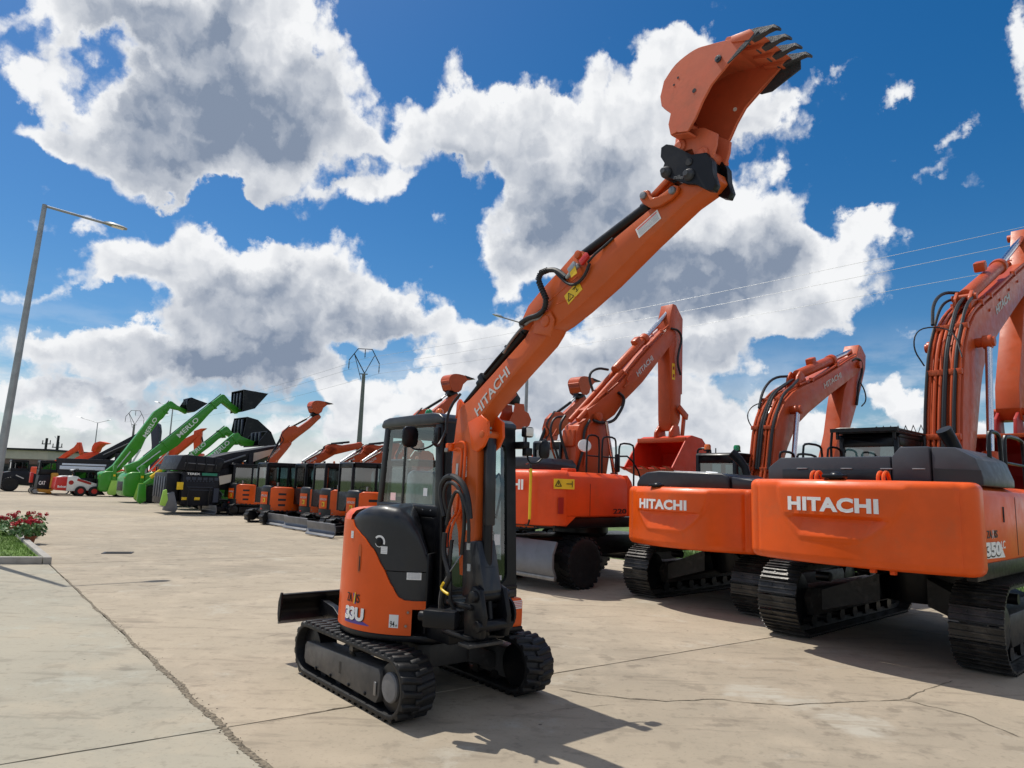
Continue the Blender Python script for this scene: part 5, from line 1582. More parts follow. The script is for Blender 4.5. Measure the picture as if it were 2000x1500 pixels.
    back = [(0.55, 1.65), (0.98, 2.10), (1.18, 2.55), (1.26, 2.95), (1.38, 3.50), (1.55, 4.05), (1.72, 4.48), (2.05, 4.90), (2.55, 5.26), (3.10, 5.52), (3.75, 5.80), (4.80, 6.28), (5.75, 6.72), (6.60, 7.10), (7.60, 7.52), (8.10, 7.70)]
    front = [(8.30, 7.55), (8.22, 7.30), (7.40, 6.93), (6.29, 6.38), (5.5, 5.97), (4.80, 5.59), (4.1, 5.22), (3.51, 4.88), (3.05, 4.58), (2.72, 4.25), (2.47, 3.85), (2.25, 3.40), (2.03, 2.95), (1.70, 2.40), (1.25, 1.80), (0.9, 1.5)]
    boom = MB().prism(back+front, -yb, yb).build('boom', 'vermilion', M, bevel=0.012)
    bk = back[2:11]
    boom_pipes(M, bk, (0.235, 0.15, 0.07, -0.10, -0.20), 0.030, 0.055)
    for y, r in ((0.27, 0.026), (0.0, 0.03), (-0.02, 0.024), (-0.15, 0.028)):
        MB().tube([(x-0.09, y, z+0.03) for x, z in back[2:8]]+[(2.3, y, 5.35), (2.75, y, 5.62), (3.1, y*0.6, 5.72)], r, 8, smooth=2).build('hose', 'hose', M)
    MB().tube([(1.45, 0.30, 4.2), (1.3, 0.42, 4.5), (1.45, 0.40, 4.85), (1.8, 0.2, 4.95), (1.75, -0.1, 4.8), (1.5, -0.25, 4.3)], 0.012, 6, smooth=2).build('hose', 'hose', M)
    MB().tube([(1.9, 0.27, 5.0), (2.15, 0.32, 5.45), (2.6, 0.28, 5.75), (3.0, 0.12, 5.8)], 0.03, 8, smooth=2).build('hose', 'hose', M)
    boom_pipes(M, back[9:], (-0.20, 0.20), 0.03, 0.05)
    for (x, z) in ((3.4, 5.55), (4.2, 5.92), (5.0, 6.30), (5.8, 6.66)):
        MB().obox((x, -yb-0.012, z-0.06), (0.9, 0, 0.42), (0, 1, 0), (-0.42, 0, 0.9), 0.10, 0.025, 0.05).build('pipe_bracket', 'vermilion', boom, bevel=0.006)
    # cylinders
    cy = MB().cyl((2.95, 0, 5.70), (5.55, 0, 6.92), 0.135, 24).cyl((5.42, 0, 6.86), (5.58, 0, 6.935), 0.165, 24).build('arm_cylinder', 'vermilion', M, bevel=0.01)
    MB().cyl((5.55, 0, 6.92), (8.0, 0, 8.26), 0.07, 18).build('cylinder_rod', 'chrome', cy)
    MB().prism([(2.62, 5.25), (2.70, 5.62), (2.86, 5.78), (3.05, 5.72), (3.25, 5.5)], 0.09, 0.15).prism([(2.62, 5.25), (2.70, 5.62), (2.86, 5.78), (3.05, 5.72), (3.25, 5.5)], -0.15, -0.09).build('cylinder_ears', 'vermilion', boom, bevel=0.01)
    MB().cyl((2.86, -0.2, 5.66), (2.86, 0.2, 5.66), 0.06, 16).build('ear_pin', 'vermilion', boom)
    MB().obox((4.3, 0.05, 6.62), (0.9, 0, 0.42), (0, 1, 0), (-0.42, 0, 0.9), 0.22, 0.2, 0.2).build('cylinder_port', 'vermilion', cy, bevel=0.03)
    for s in (-1, 1):
        c = MB().cyl((1.85, s*0.44, 1.75), (2.0, s*0.44, 2.75), 0.12, 20).build('boom_cylinder', 'vermilion', M)
        MB().cyl((2.0, s*0.44, 2.7), (2.36, s*0.44, 4.66), 0.055, 16).build('cylinder_rod', 'chrome', c)
        MB().cyl((2.36, s*0.255, 4.68), (2.36, s*0.54, 4.68), 0.085, 18).cyl((2.36, s*0.36, 4.68), (2.36, s*0.5, 4.68), 0.12, 18).build('rod_eye', 'vermilion', c, bevel=0.01)
    lettering('brand_lettering', 'HITACHI', 'letter_grey', boom, (3.90, -yb-0.004, 5.50), (0.905, 0, 0.425), (-0.425, 0, 0.905), 1.25, 0.16, 0.03)
    # arm, hanging from the boom tip
    ap = [(7.90, 8.42), (8.15, 8.42), (8.55, 7.85), (8.45, 7.2), (7.6, 6.1), (6.05, 3.95), (5.80, 3.60), (5.50, 3.62), (5.38, 3.85), (5.45, 4.3), (6.60, 6.45), (7.5, 7.5)]
    arm = MB().prism(ap, -0.22, 0.20).build('arm', 'vermilion', M, bevel=0.012)
    MB().cyl((5.62, -0.34, 3.80), (5.62, 0.32, 3.80), 0.075, 18).build('arm_pin', 'vermilion', arm)
    MB().cyl((8.02, -0.30, 8.28), (8.02, 0.30, 8.28), 0.09, 18).build('arm_pin', 'vermilion', arm, bevel=0.01)
    for y in (-0.33, 0.26):
        MB().prism([(5.50, 3.72), (5.62, 3.86), (5.95, 3.60), (6.05, 3.35), (5.90, 3.30)], y, y+0.05).build('rocker_link', 'vermilion', M, bevel=0.01)
    for y in (-0.20, 0.14):
        MB().prism([(5.05, 3.25), (5.15, 3.62), (5.45, 3.80), (5.70, 3.72), (5.75, 3.30), (5.4, 3.1)], y, y+0.06).build('bucket_ear', 'deep_red', M, bevel=0.01)
    bkp = [(4.95, 3.28), (5.9, 3.35), (6.35, 3.0), (6.45, 2.5), (6.1, 2.05), (5.3, 1.85), (4.6, 1.95)]
    b = MB().prism(bkp, -0.72, -0.68).prism(bkp, 0.66, 0.70).band(bkp, -0.70, 0.68, -0.03)
    b.build('bucket', 'deep_red', M)
    MB().box(4.93, 5.05, -0.72, 0.70, 3.22, 3.30).build('bucket_rim', 'vermilion', M, bevel=0.01)
    return M


def hitachi_240():
    M = thing('tracked_excavator', 'middle orange excavator with white lettering on its rear and green beacon on its cab', 'excavator', (4.547, 13.304, 0), 42, 'big excavators parked in the row')
    steel_tracks(M, -1.95, 2.0, 0.42, 0.82, 1.36, 0.175)
    MB().prismz([(-2.2, -1.25), (1.4, -1.25), (1.55, -1.0), (1.55, 1.1), (-2.2, 1.05)], 1.0, 1.12).build('house_base', 'black_paint', M, bevel=0.02)
    bowl = (0.78, -0.77, 0.42, -0.30, 1.93, 1.60, 1.27)
    cw, xr = counterweight(M, -2.58, -2.12, 1.07, -1.42, 1.0, 2.0, bowl, lobe=0.05)

    def wp(u, v, t):
        y = 0.63-u
        return (xr(y)-0.028-t, y, 1.625+v)
    lettering('brand_lettering', 'HITACHI', 'letter_white', cw, (0, 0, 0), (0, -1, 0), (0, 0, 1), 1.04, 0.165, 0.046, 1.06, warp=wp)
    MB().lathe([(0.0005, 0.075), (0.05, 0.065), (0.08, 0.035), (0.09, 0.0), (0.09, -0.02)], (-2.42, 0.28, 2.0), n=20).obox((-2.46, 0.28, 2.02), (1, 0, 0), (0, 1, 0), (0, 0, 1), 0.16, 0.24, 0.045).build('rear_camera', 'black_paint', M, bevel=0.02)
    MB().prismx([(-1.22, 1.12), (-1.30, 1.15), (-1.30, 1.88), (-1.2, 1.98), (-0.95, 1.98), (-0.95, 1.12)], -2.12, 0.6).build('side_panel', 'orange', M, bevel=0.012)
    MB().prismx([(1.04, 1.12), (1.04, 1.9), (0.95, 1.98), (0.8, 1.98), (0.8, 1.12)], -2.1, 0.1).build('side_panel', 'orange', M, bevel=0.012)
    # rounded dark cover
    prof = [(1.10, 1.98), (1.10, 2.06), (1.02, 2.19), (0.88, 2.26), (0.60, 2.29), (-0.30, 2.265), (-0.66, 2.255), (-0.78, 2.21), (-0.80, 1.98)]
    cv = MB().prismx(prof, -1.95, -0.7).build('engine_cover', 'dark_cover', M, bevel=0.05, seg=3)
    MB().prismx([(-0.80, 1.98), (-0.80, 2.20), (-1.20, 2.16), (-1.28, 2.06), (-1.28, 1.98)], -1.90, -0.4).build('corner_cover', 'dark_cover', M, bevel=0.03)
    # pale roof sheets on the cover, leaning to the rear
    for (ya, yb_, yc, yd) in ((0.55, -0.10, 0.66, 0.02), (-0.13, -0.36, -0.02, -0.26)):
        MB().add([(-1.93, yc, 2.06), (-1.93, yd, 2.05), (-1.55, yb_, 2.285), (-1.55, ya, 2.30), (-1.93, yc, 2.04), (-1.93, yd, 2.03), (-1.55, yb_, 2.265), (-1.55, ya, 2.28)],
                 [[0, 1, 2, 3], [7, 6, 5, 4], [0, 4, 5, 1], [1, 5, 6, 2], [2, 6, 7, 3], [3, 7, 4, 0]]).build('cover_sheet', 'galvanised_light', M, smooth=False)
    # cab
    simple_cab(M, 0.05, 1.65, 0.22, 1.12, 1.12, 2.68)
    for (x, y, z, mt) in ((0.30, 1.00, 2.72, 'beacon_amber'), (0.45, 0.42, 2.70, 'beacon_green')):
        bc = MB().lathe([(0.03, 0), (0.03, 0.06), (0.075, 0.065), (0.075, 0.09)], (x, y, z), n=16).build('beacon_base', 'black_paint', M)
        MB().lathe([(0.068, 0.09), (0.068, 0.17), (0.05, 0.20), (0.0005, 0.205)], (x, y, z), n=18).build('beacon', mt, bc)
    MB().cyl((0.2, 0.75, 2.7), (0.2, 0.75, 2.83), 0.012, 8).build('aerial', 'black_paint', M)
    MB().tube([(-0.9, -0.55, 2.2), (-0.9, -0.50, 2.40), (-0.95, -0.40, 2.55), (-1.02, -0.30, 2.66)], [0.07, 0.07, 0.08, 0.085], 16).build('exhaust_pipe', 'black_paint', M)
    tube_rail([(0.3, 1.25, 2.2), (0.3, 1.25, 2.78), (0.3, 1.18, 2.84), (0.3, 0.98, 2.83), (0.3, 0.92, 2.76), (0.3, 0.92, 2.3)], 0.022, 'handrail', M)
    tube_rail([(0.3, 1.22, 2.33), (0.3, 0.92, 2.32)], 0.016, 'handrail', M, smooth=0)
    for (x0, x1) in ((-0.9, -0.35), (-0.25, 0.55)):
        tube_rail([(x0, -1.15, 1.98), (x0, -1.15, 2.6), (x0+0.07, -1.15, 2.68), (x1-0.07, -1.15, 2.68), (x1, -1.15, 2.6), (x1, -1.15, 1.98)], 0.022, 'handrail', M)
        tube_rail([(x0, -1.15, 2.3), (x1, -1.15, 2.3)], 0.016, 'handrail', M, smooth=0)
    for x in (1.2, 1.45):
        pass
    # ladder and mirrors on the left
    tube_rail([(0.9, 1.45, 1.3), (0.9, 1.45, 2.62), (0.85, 1.4, 2.70), (0.78, 1.3, 2.72)], 0.020, 'handrail', M)
    # boom
    yb = 0.235
    back = [(0.05, 1.35), (0.35, 1.85), (0.60, 2.40), (0.70, 2.82), (0.80, 3.25), (0.98, 3.55), (1.25, 3.85), (1.60, 4.07), (2.0, 4.23), (2.6, 4.42), (3.2, 4.64), (3.94, 4.94), (4.67, 5.25), (5.05, 5.38)]
    front = [(5.22, 5.25), (5.15, 5.02), (4.86, 4.87), (4.28, 4.61), (3.58, 4.31), (2.81, 3.95), (2.28, 3.70), (1.85, 3.46), (1.55, 3.20), (1.29, 2.88), (1.10, 2.58), (0.85, 2.15), (0.6, 1.6), (0.4, 1.3)]
    boom = MB().prism(back+front, -yb, yb).build('boom', 'vermilion', M, bevel=0.012)
    boom_pipes(M, back[1:9], (0.215, 0.14, -0.06, -0.14), 0.026, 0.05)
    boom_pipes(M, back[8:], (-0.18,), 0.026, 0.05)
    for y, r in ((0.05, 0.03), (0.0, 0.026), (-0.21, 0.03)):
        MB().tube([(x-0.08, y, z+0.02) for x, z in back[2:6]]+[(1.2, y, 4.0), (1.65, y, 4.22), (2.1, y*0.5, 4.42)], r, 8, smooth=2).build('hose', 'hose', M)
    MB().tube([(1.0, 0.22, 3.7), (1.25, 0.26, 4.12), (1.7, 0.24, 4.45), (2.2, 0.1, 4.52)], 0.028, 8, smooth=2).build('hose', 'hose', M)
    MB().tube([(0.85, 0.25, 3.2), (0.72, 0.36, 3.5), (0.95, 0.36, 3.75), (1.2, 0.2, 3.85), (1.1, -0.05, 3.7)], 0.012, 6, smooth=2).build('hose', 'hose', M)
    cy = MB().cyl((2.30, 0, 4.55), (4.05, 0, 5.14), 0.115, 22).cyl((3.95, 0, 5.10), (4.10, 0, 5.155), 0.14, 22).build('arm_cylinder', 'vermilion', M, bevel=0.01)
    MB().cyl((4.08, 0, 5.145), (5.38, 0, 5.60), 0.06, 16).build('cylinder_rod', 'chrome', cy)
    MB().obox((3.1, 0.05, 4.98), (0.94, 0, 0.33), (0, 1, 0), (-0.33, 0, 0.94), 0.26, 0.16, 0.16).build('cylinder_port', 'vermilion', cy, bevel=0.03)
    MB().prism([(1.95, 4.18), (2.05, 4.48), (2.2, 4.62), (2.36, 4.56), (2.5, 4.38)], 0.08, 0.13).prism([(1.95, 4.18), (2.05, 4.48), (2.2, 4.62), (2.36, 4.56), (2.5, 4.38)], -0.13, -0.08).build('cylinder_ears', 'vermilion', boom, bevel=0.01)
    for s in (-1, 1):
        c = MB().cyl((1.02, s*0.38, 1.35), (1.14, s*0.38, 2.3), 0.10, 18).build('boom_cylinder', 'vermilion', M)
        MB().cyl((1.13, s*0.38, 2.25), (1.46, s*0.38, 3.66), 0.05, 14).build('cylinder_rod', 'chrome', c)
        MB().cyl((1.47, s*0.235, 3.68), (1.47, s*0.46, 3.68), 0.09, 16).build('rod_eye', 'vermilion', c, bevel=0.01)
    lettering('brand_lettering', 'HITACHI', 'letter_grey', boom, (3.10, -yb-0.004, 4.32), (0.925, 0, 0.38), (-0.38, 0, 0.925), 1.02, 0.13, 0.03)
    # arm
    ap = [(5.28, 5.70), (5.40, 5.68), (5.66, 5.48), (5.62, 5.15), (5.11, 4.30), (4.35, 3.10), (4.09, 2.80), (3.55, 2.60), (3.62, 2.88), (3.93, 3.40), (4.25, 4.25), (4.60, 4.85), (5.0, 5.35)]
    ap = [(5.28, 5.70), (5.42, 5.68), (5.68, 5.48), (5.62, 5.15), (5.11, 4.32), (4.55, 3.55), (4.15, 2.80), (3.85, 2.30), (3.45, 2.35), (3.60, 2.84), (3.90, 3.38), (4.12, 4.0), (4.30, 4.45), (4.95, 5.20)]
    arm = MB().prism(ap, -0.19, 0.17).build('arm', 'vermilion', M, bevel=0.012)
    MB().cyl((5.05, -0.30, 5.15), (5.05, 0.28, 5.15), 0.09, 18).build('arm_pin', 'vermilion', arm)
    MB().tube([(4.7, -0.22, 5.2), (5.0, -0.24, 5.32), (5.25, -0.25, 5.25), (5.25, -0.24, 4.95), (5.05, -0.23, 4.7), (5.0, -0.22, 4.4), (4.9, -0.22, 4.15)], 0.03, 8, smooth=2).build('hose', 'hose', M)
    MB().tube([(5.15, -0.22, 4.75), (5.4, -0.24, 4.55), (5.45, -0.24, 4.3), (5.2, -0.22, 4.15)], 0.016, 8, smooth=2).build('hose', 'hose', M)
    c = MB().cyl((5.35, 0, 5.0), (4.6, 0, 3.4), 0.085, 16).build('bucket_cylinder', 'vermilion', M)
    bkp = [(3.2, 2.30), (4.1, 2.35), (4.5, 2.0), (4.55, 1.5), (4.2, 1.1), (3.4, 0.95), (2.9, 1.1)]
    MB().prism(bkp, -0.62, -0.58).prism(bkp, 0.56, 0.60).band(bkp, -0.6, 0.58, -0.03).build('bucket', 'deep_red', M)
    return M


def wheeled_220():
    M = thing('wheeled_excavator', 'orange wheeled excavator with two-piece boom and a wide red bucket hanging open', 'excavator', (1.6, 15.26, 0), 42, 'big excavators parked in the row')
    # chassis and wheels
    MB().box(-2.0, 1.9, -0.5, 0.5, 0.55, 0.95).build('chassis', 'black_paint', M, bevel=0.03)
    for ax in (-1.13, 1.45):
        MB().cyl((ax, -0.9, 0.49), (ax, 0.9, 0.49), 0.14, 16).build('axle', 'black_paint', M)
        for s in (-1, 1):
            w = thing_wheel(M, ax, s*0.95, 0.49, 0.49, 0.46, s)
    bl = MB().band([(-2.02, 0.26), (-2.10, 0.45), (-2.10, 0.70), (-2.0, 0.93)], -1.22, 1.22, -0.05).build('dozer_blade', 'blade_grey', M, bevel=0.006)
    MB().box(-2.05, -1.98, -1.22, 1.22, 0.22, 0.29).build('cutting_edge', 'worn_steel', bl, bevel=0.005)
    MB().box(-2.0, -1.2, -0.45, -0.3, 0.5, 0.66).box(-2.0, -1.2, 0.3, 0.45, 0.5, 0.66).build('blade_arm', 'black_paint', M, bevel=0.01)
    MB().lathe([(0.5, 0.9), (0.6, 1.0), (0.6, 1.18)], (0, 0, 0), n=28).build('slew_ring', 'black_paint', M)
    MB().prismz([(-1.95, -1.12), (1.3, -1.15), (1.4, -0.9), (1.4, 1.1), (-1.9, 1.1)], 1.16, 1.36).build('house_base', 'black_paint', M, bevel=0.02)
    # orange body
    sd = MB().prismx([(-1.15, 1.37), (-1.205, 1.40), (-1.205, 2.02), (-1.17, 2.15), (-1.05, 2.235), (-0.8, 2.25), (-0.4, 2.25), (-0.4, 1.37)], -1.75, 0.10).build('side_panel', 'far_orange', M, bevel=0.02, seg=3)
    MB().prism([(0.10, 1.38), (0.34, 1.38), (0.34, 1.9), (0.26, 2.10), (0.12, 2.24)], -1.2, -0.5).build('tank_panel', 'far_orange', M, bevel=0.04, seg=3)
    b = MB()
    # rear weight: rounded plan, tapering lobe below
    plan = [(-1.74, -1.21), (-1.95, -1.16), (-2.12, -1.0), (-2.28, -0.6), (-2.34, 0.0), (-2.28, 0.6), (-2.12, 1.0), (-1.95, 1.16), (-1.74, 1.21)]
    rows = []
    for (z, ins) in ((1.20, 0.10), (1.22, 0.03), (1.30, 0.0), (1.75, 0.0), (2.10, 0.0), (2.19, 0.03), (2.24, 0.09), (2.26, 0.3)):
        rows.append([(x*(1-ins*0.4)-0.0, y*(1-ins*0.55), z) for x, y in plan])
    b.sheet(rows)
    b.add(rows[-1], [list(range(len(plan)))])
    b.add(rows[0], [list(range(len(plan)))])
    cw = b.build('counterweight', 'far_orange', M, angle=40)
    MB().add([(-1.73, -1.2, 1.205), (-1.73, -1.2, 1.39), (-1.45, -1.2, 1.39), (-1.73, -0.9, 1.205), (-1.73, -0.9, 1.39), (-1.45, -0.9, 1.39)], [[0, 1, 2], [5, 4, 3], [0, 2, 5, 3]]).build('corner_lobe', 'far_orange', cw, smooth=False)
    lettering('brand_lettering', 'HITACHI', 'letter_white', cw, (-2.352, 0.66, 1.86), (0.0, -1, 0), (0, 0, 1), 1.30, 0.20, 0.034)
    MB().box(-1.96, -1.82, -1.206, -1.195, 1.44, 1.74).build('hand_recess', 'deep_red', cw)
    yl = plate('hazard_label', 'yellow', cw, (-2.03, -1.135, 1.90), (0.85, -0.4, 0), (0, 0, 1), 0.42, 0.19, 0.004)
    q = Vector((-2.03, -1.141, 1.90))
    xd, zd = Vector((0.85, -0.4, 0)).normalized(), Vector((0, 0, 1))
    q = q+xd.cross(zd)*0.008
    b = MB()
    for (u0, v0, u1, v1) in ((0.03, 0.05, 0.15, 0.05), (0.15, 0.05, 0.09, 0.16), (0.09, 0.16, 0.03, 0.05), (0.09, 0.075, 0.09, 0.12), (0.25, 0.10, 0.37, 0.10), (0.37, 0.04, 0.37, 0.15)):
        b.tube([q+xd*u0+zd*v0, q+xd*u1+zd*v1], 0.007, 5)
    b.build('pictogram', 'ink', yl)
    lettering('model_number', '220', 'ink', sd, (-0.36, -1.209, 1.44), (1, 0, 0), (0, 0, 1), 0.42, 0.10, 0.02)
    MB().box(-1.075, -1.065, -1.2085, -1.2, 1.40, 2.02).build('panel_gap', 'ink', sd)
    MB().box(-1.45, -1.2, -0.95, -0.75, 2.24, 2.31).build('filler_lid', 'far_orange', M, bevel=0.02)
    MB().prismx([(-0.42, 2.24), (-0.42, 2.40), (-0.30, 2.52), (0.5, 2.52), (0.9, 2.45), (1.05, 2.24)], -1.95, -0.6).build('engine_cover', 'dark_cover', M, bevel=0.04, seg=3)
    simple_cab(M, -0.45, 1.1, 0.20, 1.10, 1.36, 2.92)
    # yellow and black rail at the rear corner
    tube_rail([(-2.20, -0.55, 2.36), (-2.33, -0.78, 2.38), (-2.36, -0.85, 2.30), (-2.36, -0.85, 1.32), (-2.33, -0.78, 1.20), (-2.20, -0.55, 1.20)], 0.018, 'handrail', M)
    MB().cyl((-2.36, -0.85, 2.26), (-2.36, -0.85, 1.32), 0.028, 10).build('rail_sleeve', 'yellow', M)
    # mirror on its loop, round white lamp
    tube_rail([(-1.3, 0.35, 2.5), (-1.3, 0.35, 2.45), (-1.3, 0.1, 2.35), (-1.3, -0.10, 2.45), (-1.3, -0.12, 2.8)], 0.014, 'mirror_arm', M)
    MB().lathe([(0.0005, -0.03), (0.11, -0.02), (0.12, 0.0), (0.09, 0.04), (0.0005, 0.05)], (0, 0, 0), 'x', 20).build('mirror', 'black_paint', M).location = (-1.3, -0.12, 2.80)
    mm = MB().lathe([(0.0005, -0.03), (0.13, -0.02), (0.14, 0.0), (0.08, 0.05), (0.0005, 0.06)], (0, 0, 0), 'x', 24).build('round_mirror', 'lamp_glass', M)
    mm.location, mm.rotation_euler = (-0.75, -0.75, 2.80), (0, 0.3, 0.9)
    for (x0, x1, zt) in ((-1.02, -0.64, 3.0), (-0.55, -0.10, 3.0)):
        tube_rail([(x0, -1.05, 2.24), (x0, -1.05, zt-0.1), (x0+0.06, -1.05, zt), (x1-0.06, -1.05, zt), (x1, -1.05, zt-0.1), (x1, -1.05, 2.24)], 0.020, 'handrail', M)
        tube_rail([(x0, -1.05, 2.58), (x1, -1.05, 2.58)], 0.016, 'handrail', M, smooth=0)
    tube_rail([(0.0, -1.05, 2.66), (0.0, -1.05, 2.80), (0.06, -1.05, 2.90), (0.45, -1.05, 2.90), (0.5, -1.05, 2.80), (0.5, -1.05, 1.6)], 0.020, 'handrail', M)
    tube_rail([(0.02, -1.05, 2.62), (0.35, -1.05, 2.64), (0.75, -1.05, 2.25), (0.8, -1.05, 1.7)], 0.018, 'handrail', M)
    MB().box(-0.20, -0.07, -1.15, -1.08, 2.28, 2.66).build('mirror', 'black_paint', M, bevel=0.03)
    # lower boom
    yb = 0.21
    lp = [(-0.55, 1.5), (-0.45, 2.3), (-0.40, 3.12), (-0.34, 3.28), (-0.05, 3.44), (0.10, 3.58), (0.30, 3.60), (0.50, 3.50), (0.60, 3.25), (0.75, 2.92), (0.62, 2.3), (0.4, 1.5)]
    b1 = MB().prism(lp, -yb, yb).build('boom_base', 'vermilion', M, bevel=0.015)
    MB().obox((-0.42, 0, 3.0), (0.05, 0, 1), (0, 1, 0), (-1, 0, 0.05), 0.36, 0.34, 0.10).build('valve_cover', 'vermilion', b1, bevel=0.02)
    up = [(0.0, 3.44), (-0.05, 3.66), (0.20, 3.80), (0.62, 4.08), (1.12, 4.44), (1.30, 4.60), (1.96, 5.20), (2.76, 5.87), (3.05, 6.08), (3.28, 6.10), (3.30, 5.85), (3.10, 5.65), (2.56, 5.14), (1.91, 4.52), (1.50, 4.20), (1.26, 4.02), (0.87, 3.62), (0.55, 3.44), (0.25, 3.36)]
    b2 = MB().prism(up, -yb, yb).build('boom', 'vermilion', M, bevel=0.012)
    MB().cyl((0.25, -0.3, 3.52), (0.25, 0.3, 3.52), 0.10, 18).build('boom_pin', 'vermilion', b2, bevel=0.01)
    for y in (-0.12, 0.12):
        MB().cyl((-0.28, y, 3.40), (1.22, y, 4.70), 0.06, 14).build('adjust_cylinder', 'vermilion', M)
    cy = MB().cyl((1.10, 0, 4.72), (2.22, 0, 5.66), 0.105, 20).cyl((2.15, 0, 5.60), (2.28, 0, 5.71), 0.13, 20).build('arm_cylinder', 'vermilion', M, bevel=0.01)
    MB().cyl((2.25, 0, 5.68), (3.28, 0, 6.60), 0.055, 16).build('cylinder_rod', 'chrome', cy)
    MB().obox((1.9, 0.0, 5.55), (0.76, 0, 0.64), (0, 1, 0), (-0.64, 0, 0.76), 0.24, 0.16, 0.16).build('cylinder_port', 'vermilion', cy, bevel=0.03)
    boom_pipes(M, [(0.35, 3.9), (0.62, 4.10), (1.12, 4.46), (1.30, 4.62), (1.96, 5.22), (2.76, 5.89), (3.05, 6.10)], (-0.17, 0.17), 0.024, 0.05)
    for s in (-1, 1):
        c = MB().cyl((0.85, s*0.33, 1.6), (0.72, s*0.33, 2.3), 0.085, 16).build('boom_cylinder', 'vermilion', M)
        MB().cyl((0.72, s*0.33, 2.28), (0.42, s*0.33, 3.42), 0.042, 14).build('cylinder_rod', 'chrome', c)
    lettering('brand_lettering', 'HITACHI', 'letter_grey', b2, (1.72, -yb-0.004, 4.62), (0.765, 0, 0.645), (-0.645, 0, 0.765), 0.80, 0.13, 0.03)
    hz = [([(0.95, -0.24, 4.15), (1.15, -0.26, 4.05), (1.10, -0.26, 3.85), (0.95, -0.26, 3.65), (0.75, -0.26, 3.45), (0.3, -0.27, 3.38), (0.05, -0.27, 3.42)], 0.035),
          ([(-0.45, 0.1, 3.5), (-0.62, 0.1, 3.3), (-0.6, 0.08, 3.0), (-0.48, 0.0, 2.6), (-0.5, -0.1, 2.3)], 0.03),
          ([(-0.30, 0.25, 3.5), (-0.65, 0.28, 3.45), (-0.78, 0.25, 3.1), (-0.6, 0.2, 2.7), (-0.55, 0.1, 2.3)], 0.026),
          ([(-0.05, -0.26, 3.42), (-0.25, -0.26, 3.15), (-0.22, -0.26, 2.8), (-0.35, -0.26, 2.5), (-0.4, -0.2, 2.2)], 0.03),
          ([(3.05, -0.24, 6.05), (3.35, -0.26, 6.05), (3.5, -0.26, 5.85), (3.35, -0.25, 5.5), (3.3, -0.24, 5.2), (3.45, -0.24, 4.9)], 0.03),
          ([(0.6, 0.22, 4.15), (0.45, 0.26, 4.55), (0.75, 0.24, 4.75), (1.1, 0.2, 4.75)], 0.03)]
    for pts, r in hz:
        MB().tube(pts, r, 8, smooth=2).build('hose', 'hose', M)
    for pts in ([(0.10, -0.25, 3.42), (-0.10, -0.25, 3.30), (-0.12, -0.25, 2.9), (-0.2, -0.25, 2.4)], [(1.15, -0.245, 4.30), (1.32, -0.25, 4.42), (1.24, -0.25, 4.5), (1.4, -0.245, 4.66)], [(-0.5, 0.3, 3.2), (-0.7, 0.32, 2.9), (-0.55, 0.25, 2.5)]):
        MB().tube(pts, 0.022, 8, smooth=1).build('oil_pipe', 'vermilion', M)
    # arm
    ap = [(3.20, 6.74), (3.34, 6.74), (3.65, 6.42), (3.62, 5.76), (3.57, 4.60), (3.52, 3.75), (3.36, 3.45), (3.12, 3.45), (3.08, 3.7), (3.06, 5.1), (3.02, 5.9), (3.05, 6.3)]
    arm = MB().prism(ap, -0.18, 0.19).build('arm', 'vermilion', M, bevel=0.012)
    c = MB().cyl((3.75, 0, 5.9), (3.72, 0, 4.45), 0.085, 16).build('bucket_cylinder', 'vermilion', M)
    MB().cyl((3.72, 0, 4.5), (3.68, 0, 3.9), 0.05, 14).build('cylinder_rod', 'chrome', c)
    for y in (-0.26, 0.21):
        MB().prism([(3.30, 4.0), (3.42, 4.12), (3.78, 3.90), (3.74, 3.76), (3.62, 3.78)], y, y+0.05).build('rocker_link', 'vermilion', M, bevel=0.01)
        MB().prism([(3.66, 3.88), (3.78, 3.84), (3.70, 3.35), (3.58, 3.35)], y*0.7, y*0.7+0.05).build('push_link', 'vermilion', M, bevel=0.01)
    plate('hazard_label', 'yellow', arm, (3.28, -0.183, 4.75), (0, 0, 1), (-1, 0, 0), 0.42, 0.13, 0.003)
    lettering('pictogram', '!!', 'deep_red', arm, (3.25, -0.188, 4.80), (0, 0, 1), (-1, 0, 0), 0.3, 0.07, 0.01)
    # bucket with its mouth towards the house
    bk = [(2.88, 3.22), (3.10, 3.30), (3.55, 3.25), (3.95, 2.92), (3.90, 2.50), (3.45, 2.22), (2.75, 2.30), (2.25, 2.45)]
    b = MB().prism(bk, -0.80, -0.765).prism(bk, 0.62, 0.655).band(bk, -0.79, 0.645, -0.03)
    buck = b.build('bucket', 'bucket_red', M, bevel=0.004, seg=1)
    MB().box(2.82, 2.98, -0.79, 0.645, 3.12, 3.24).build('bucket_rim', 'vermilion', buck, bevel=0.01)
    for k in range(5):
        y = -0.74+k*0.335
        MB().prism([(2.30, 2.41), (2.05, 2.50), (1.98, 2.51), (2.28, 2.49)], y-0.045, y+0.045).build('bucket_tooth', 'bucket_red', buck, bevel=0.004, seg=1)
    for y in (-0.28, 0.16):
        MB().prism([(2.92, 3.18), (2.95, 3.40), (3.15, 3.62), (3.34, 3.56), (3.40, 3.24)], y, y+0.06).build('bucket_ear', 'vermilion', buck, bevel=0.012)
    return M


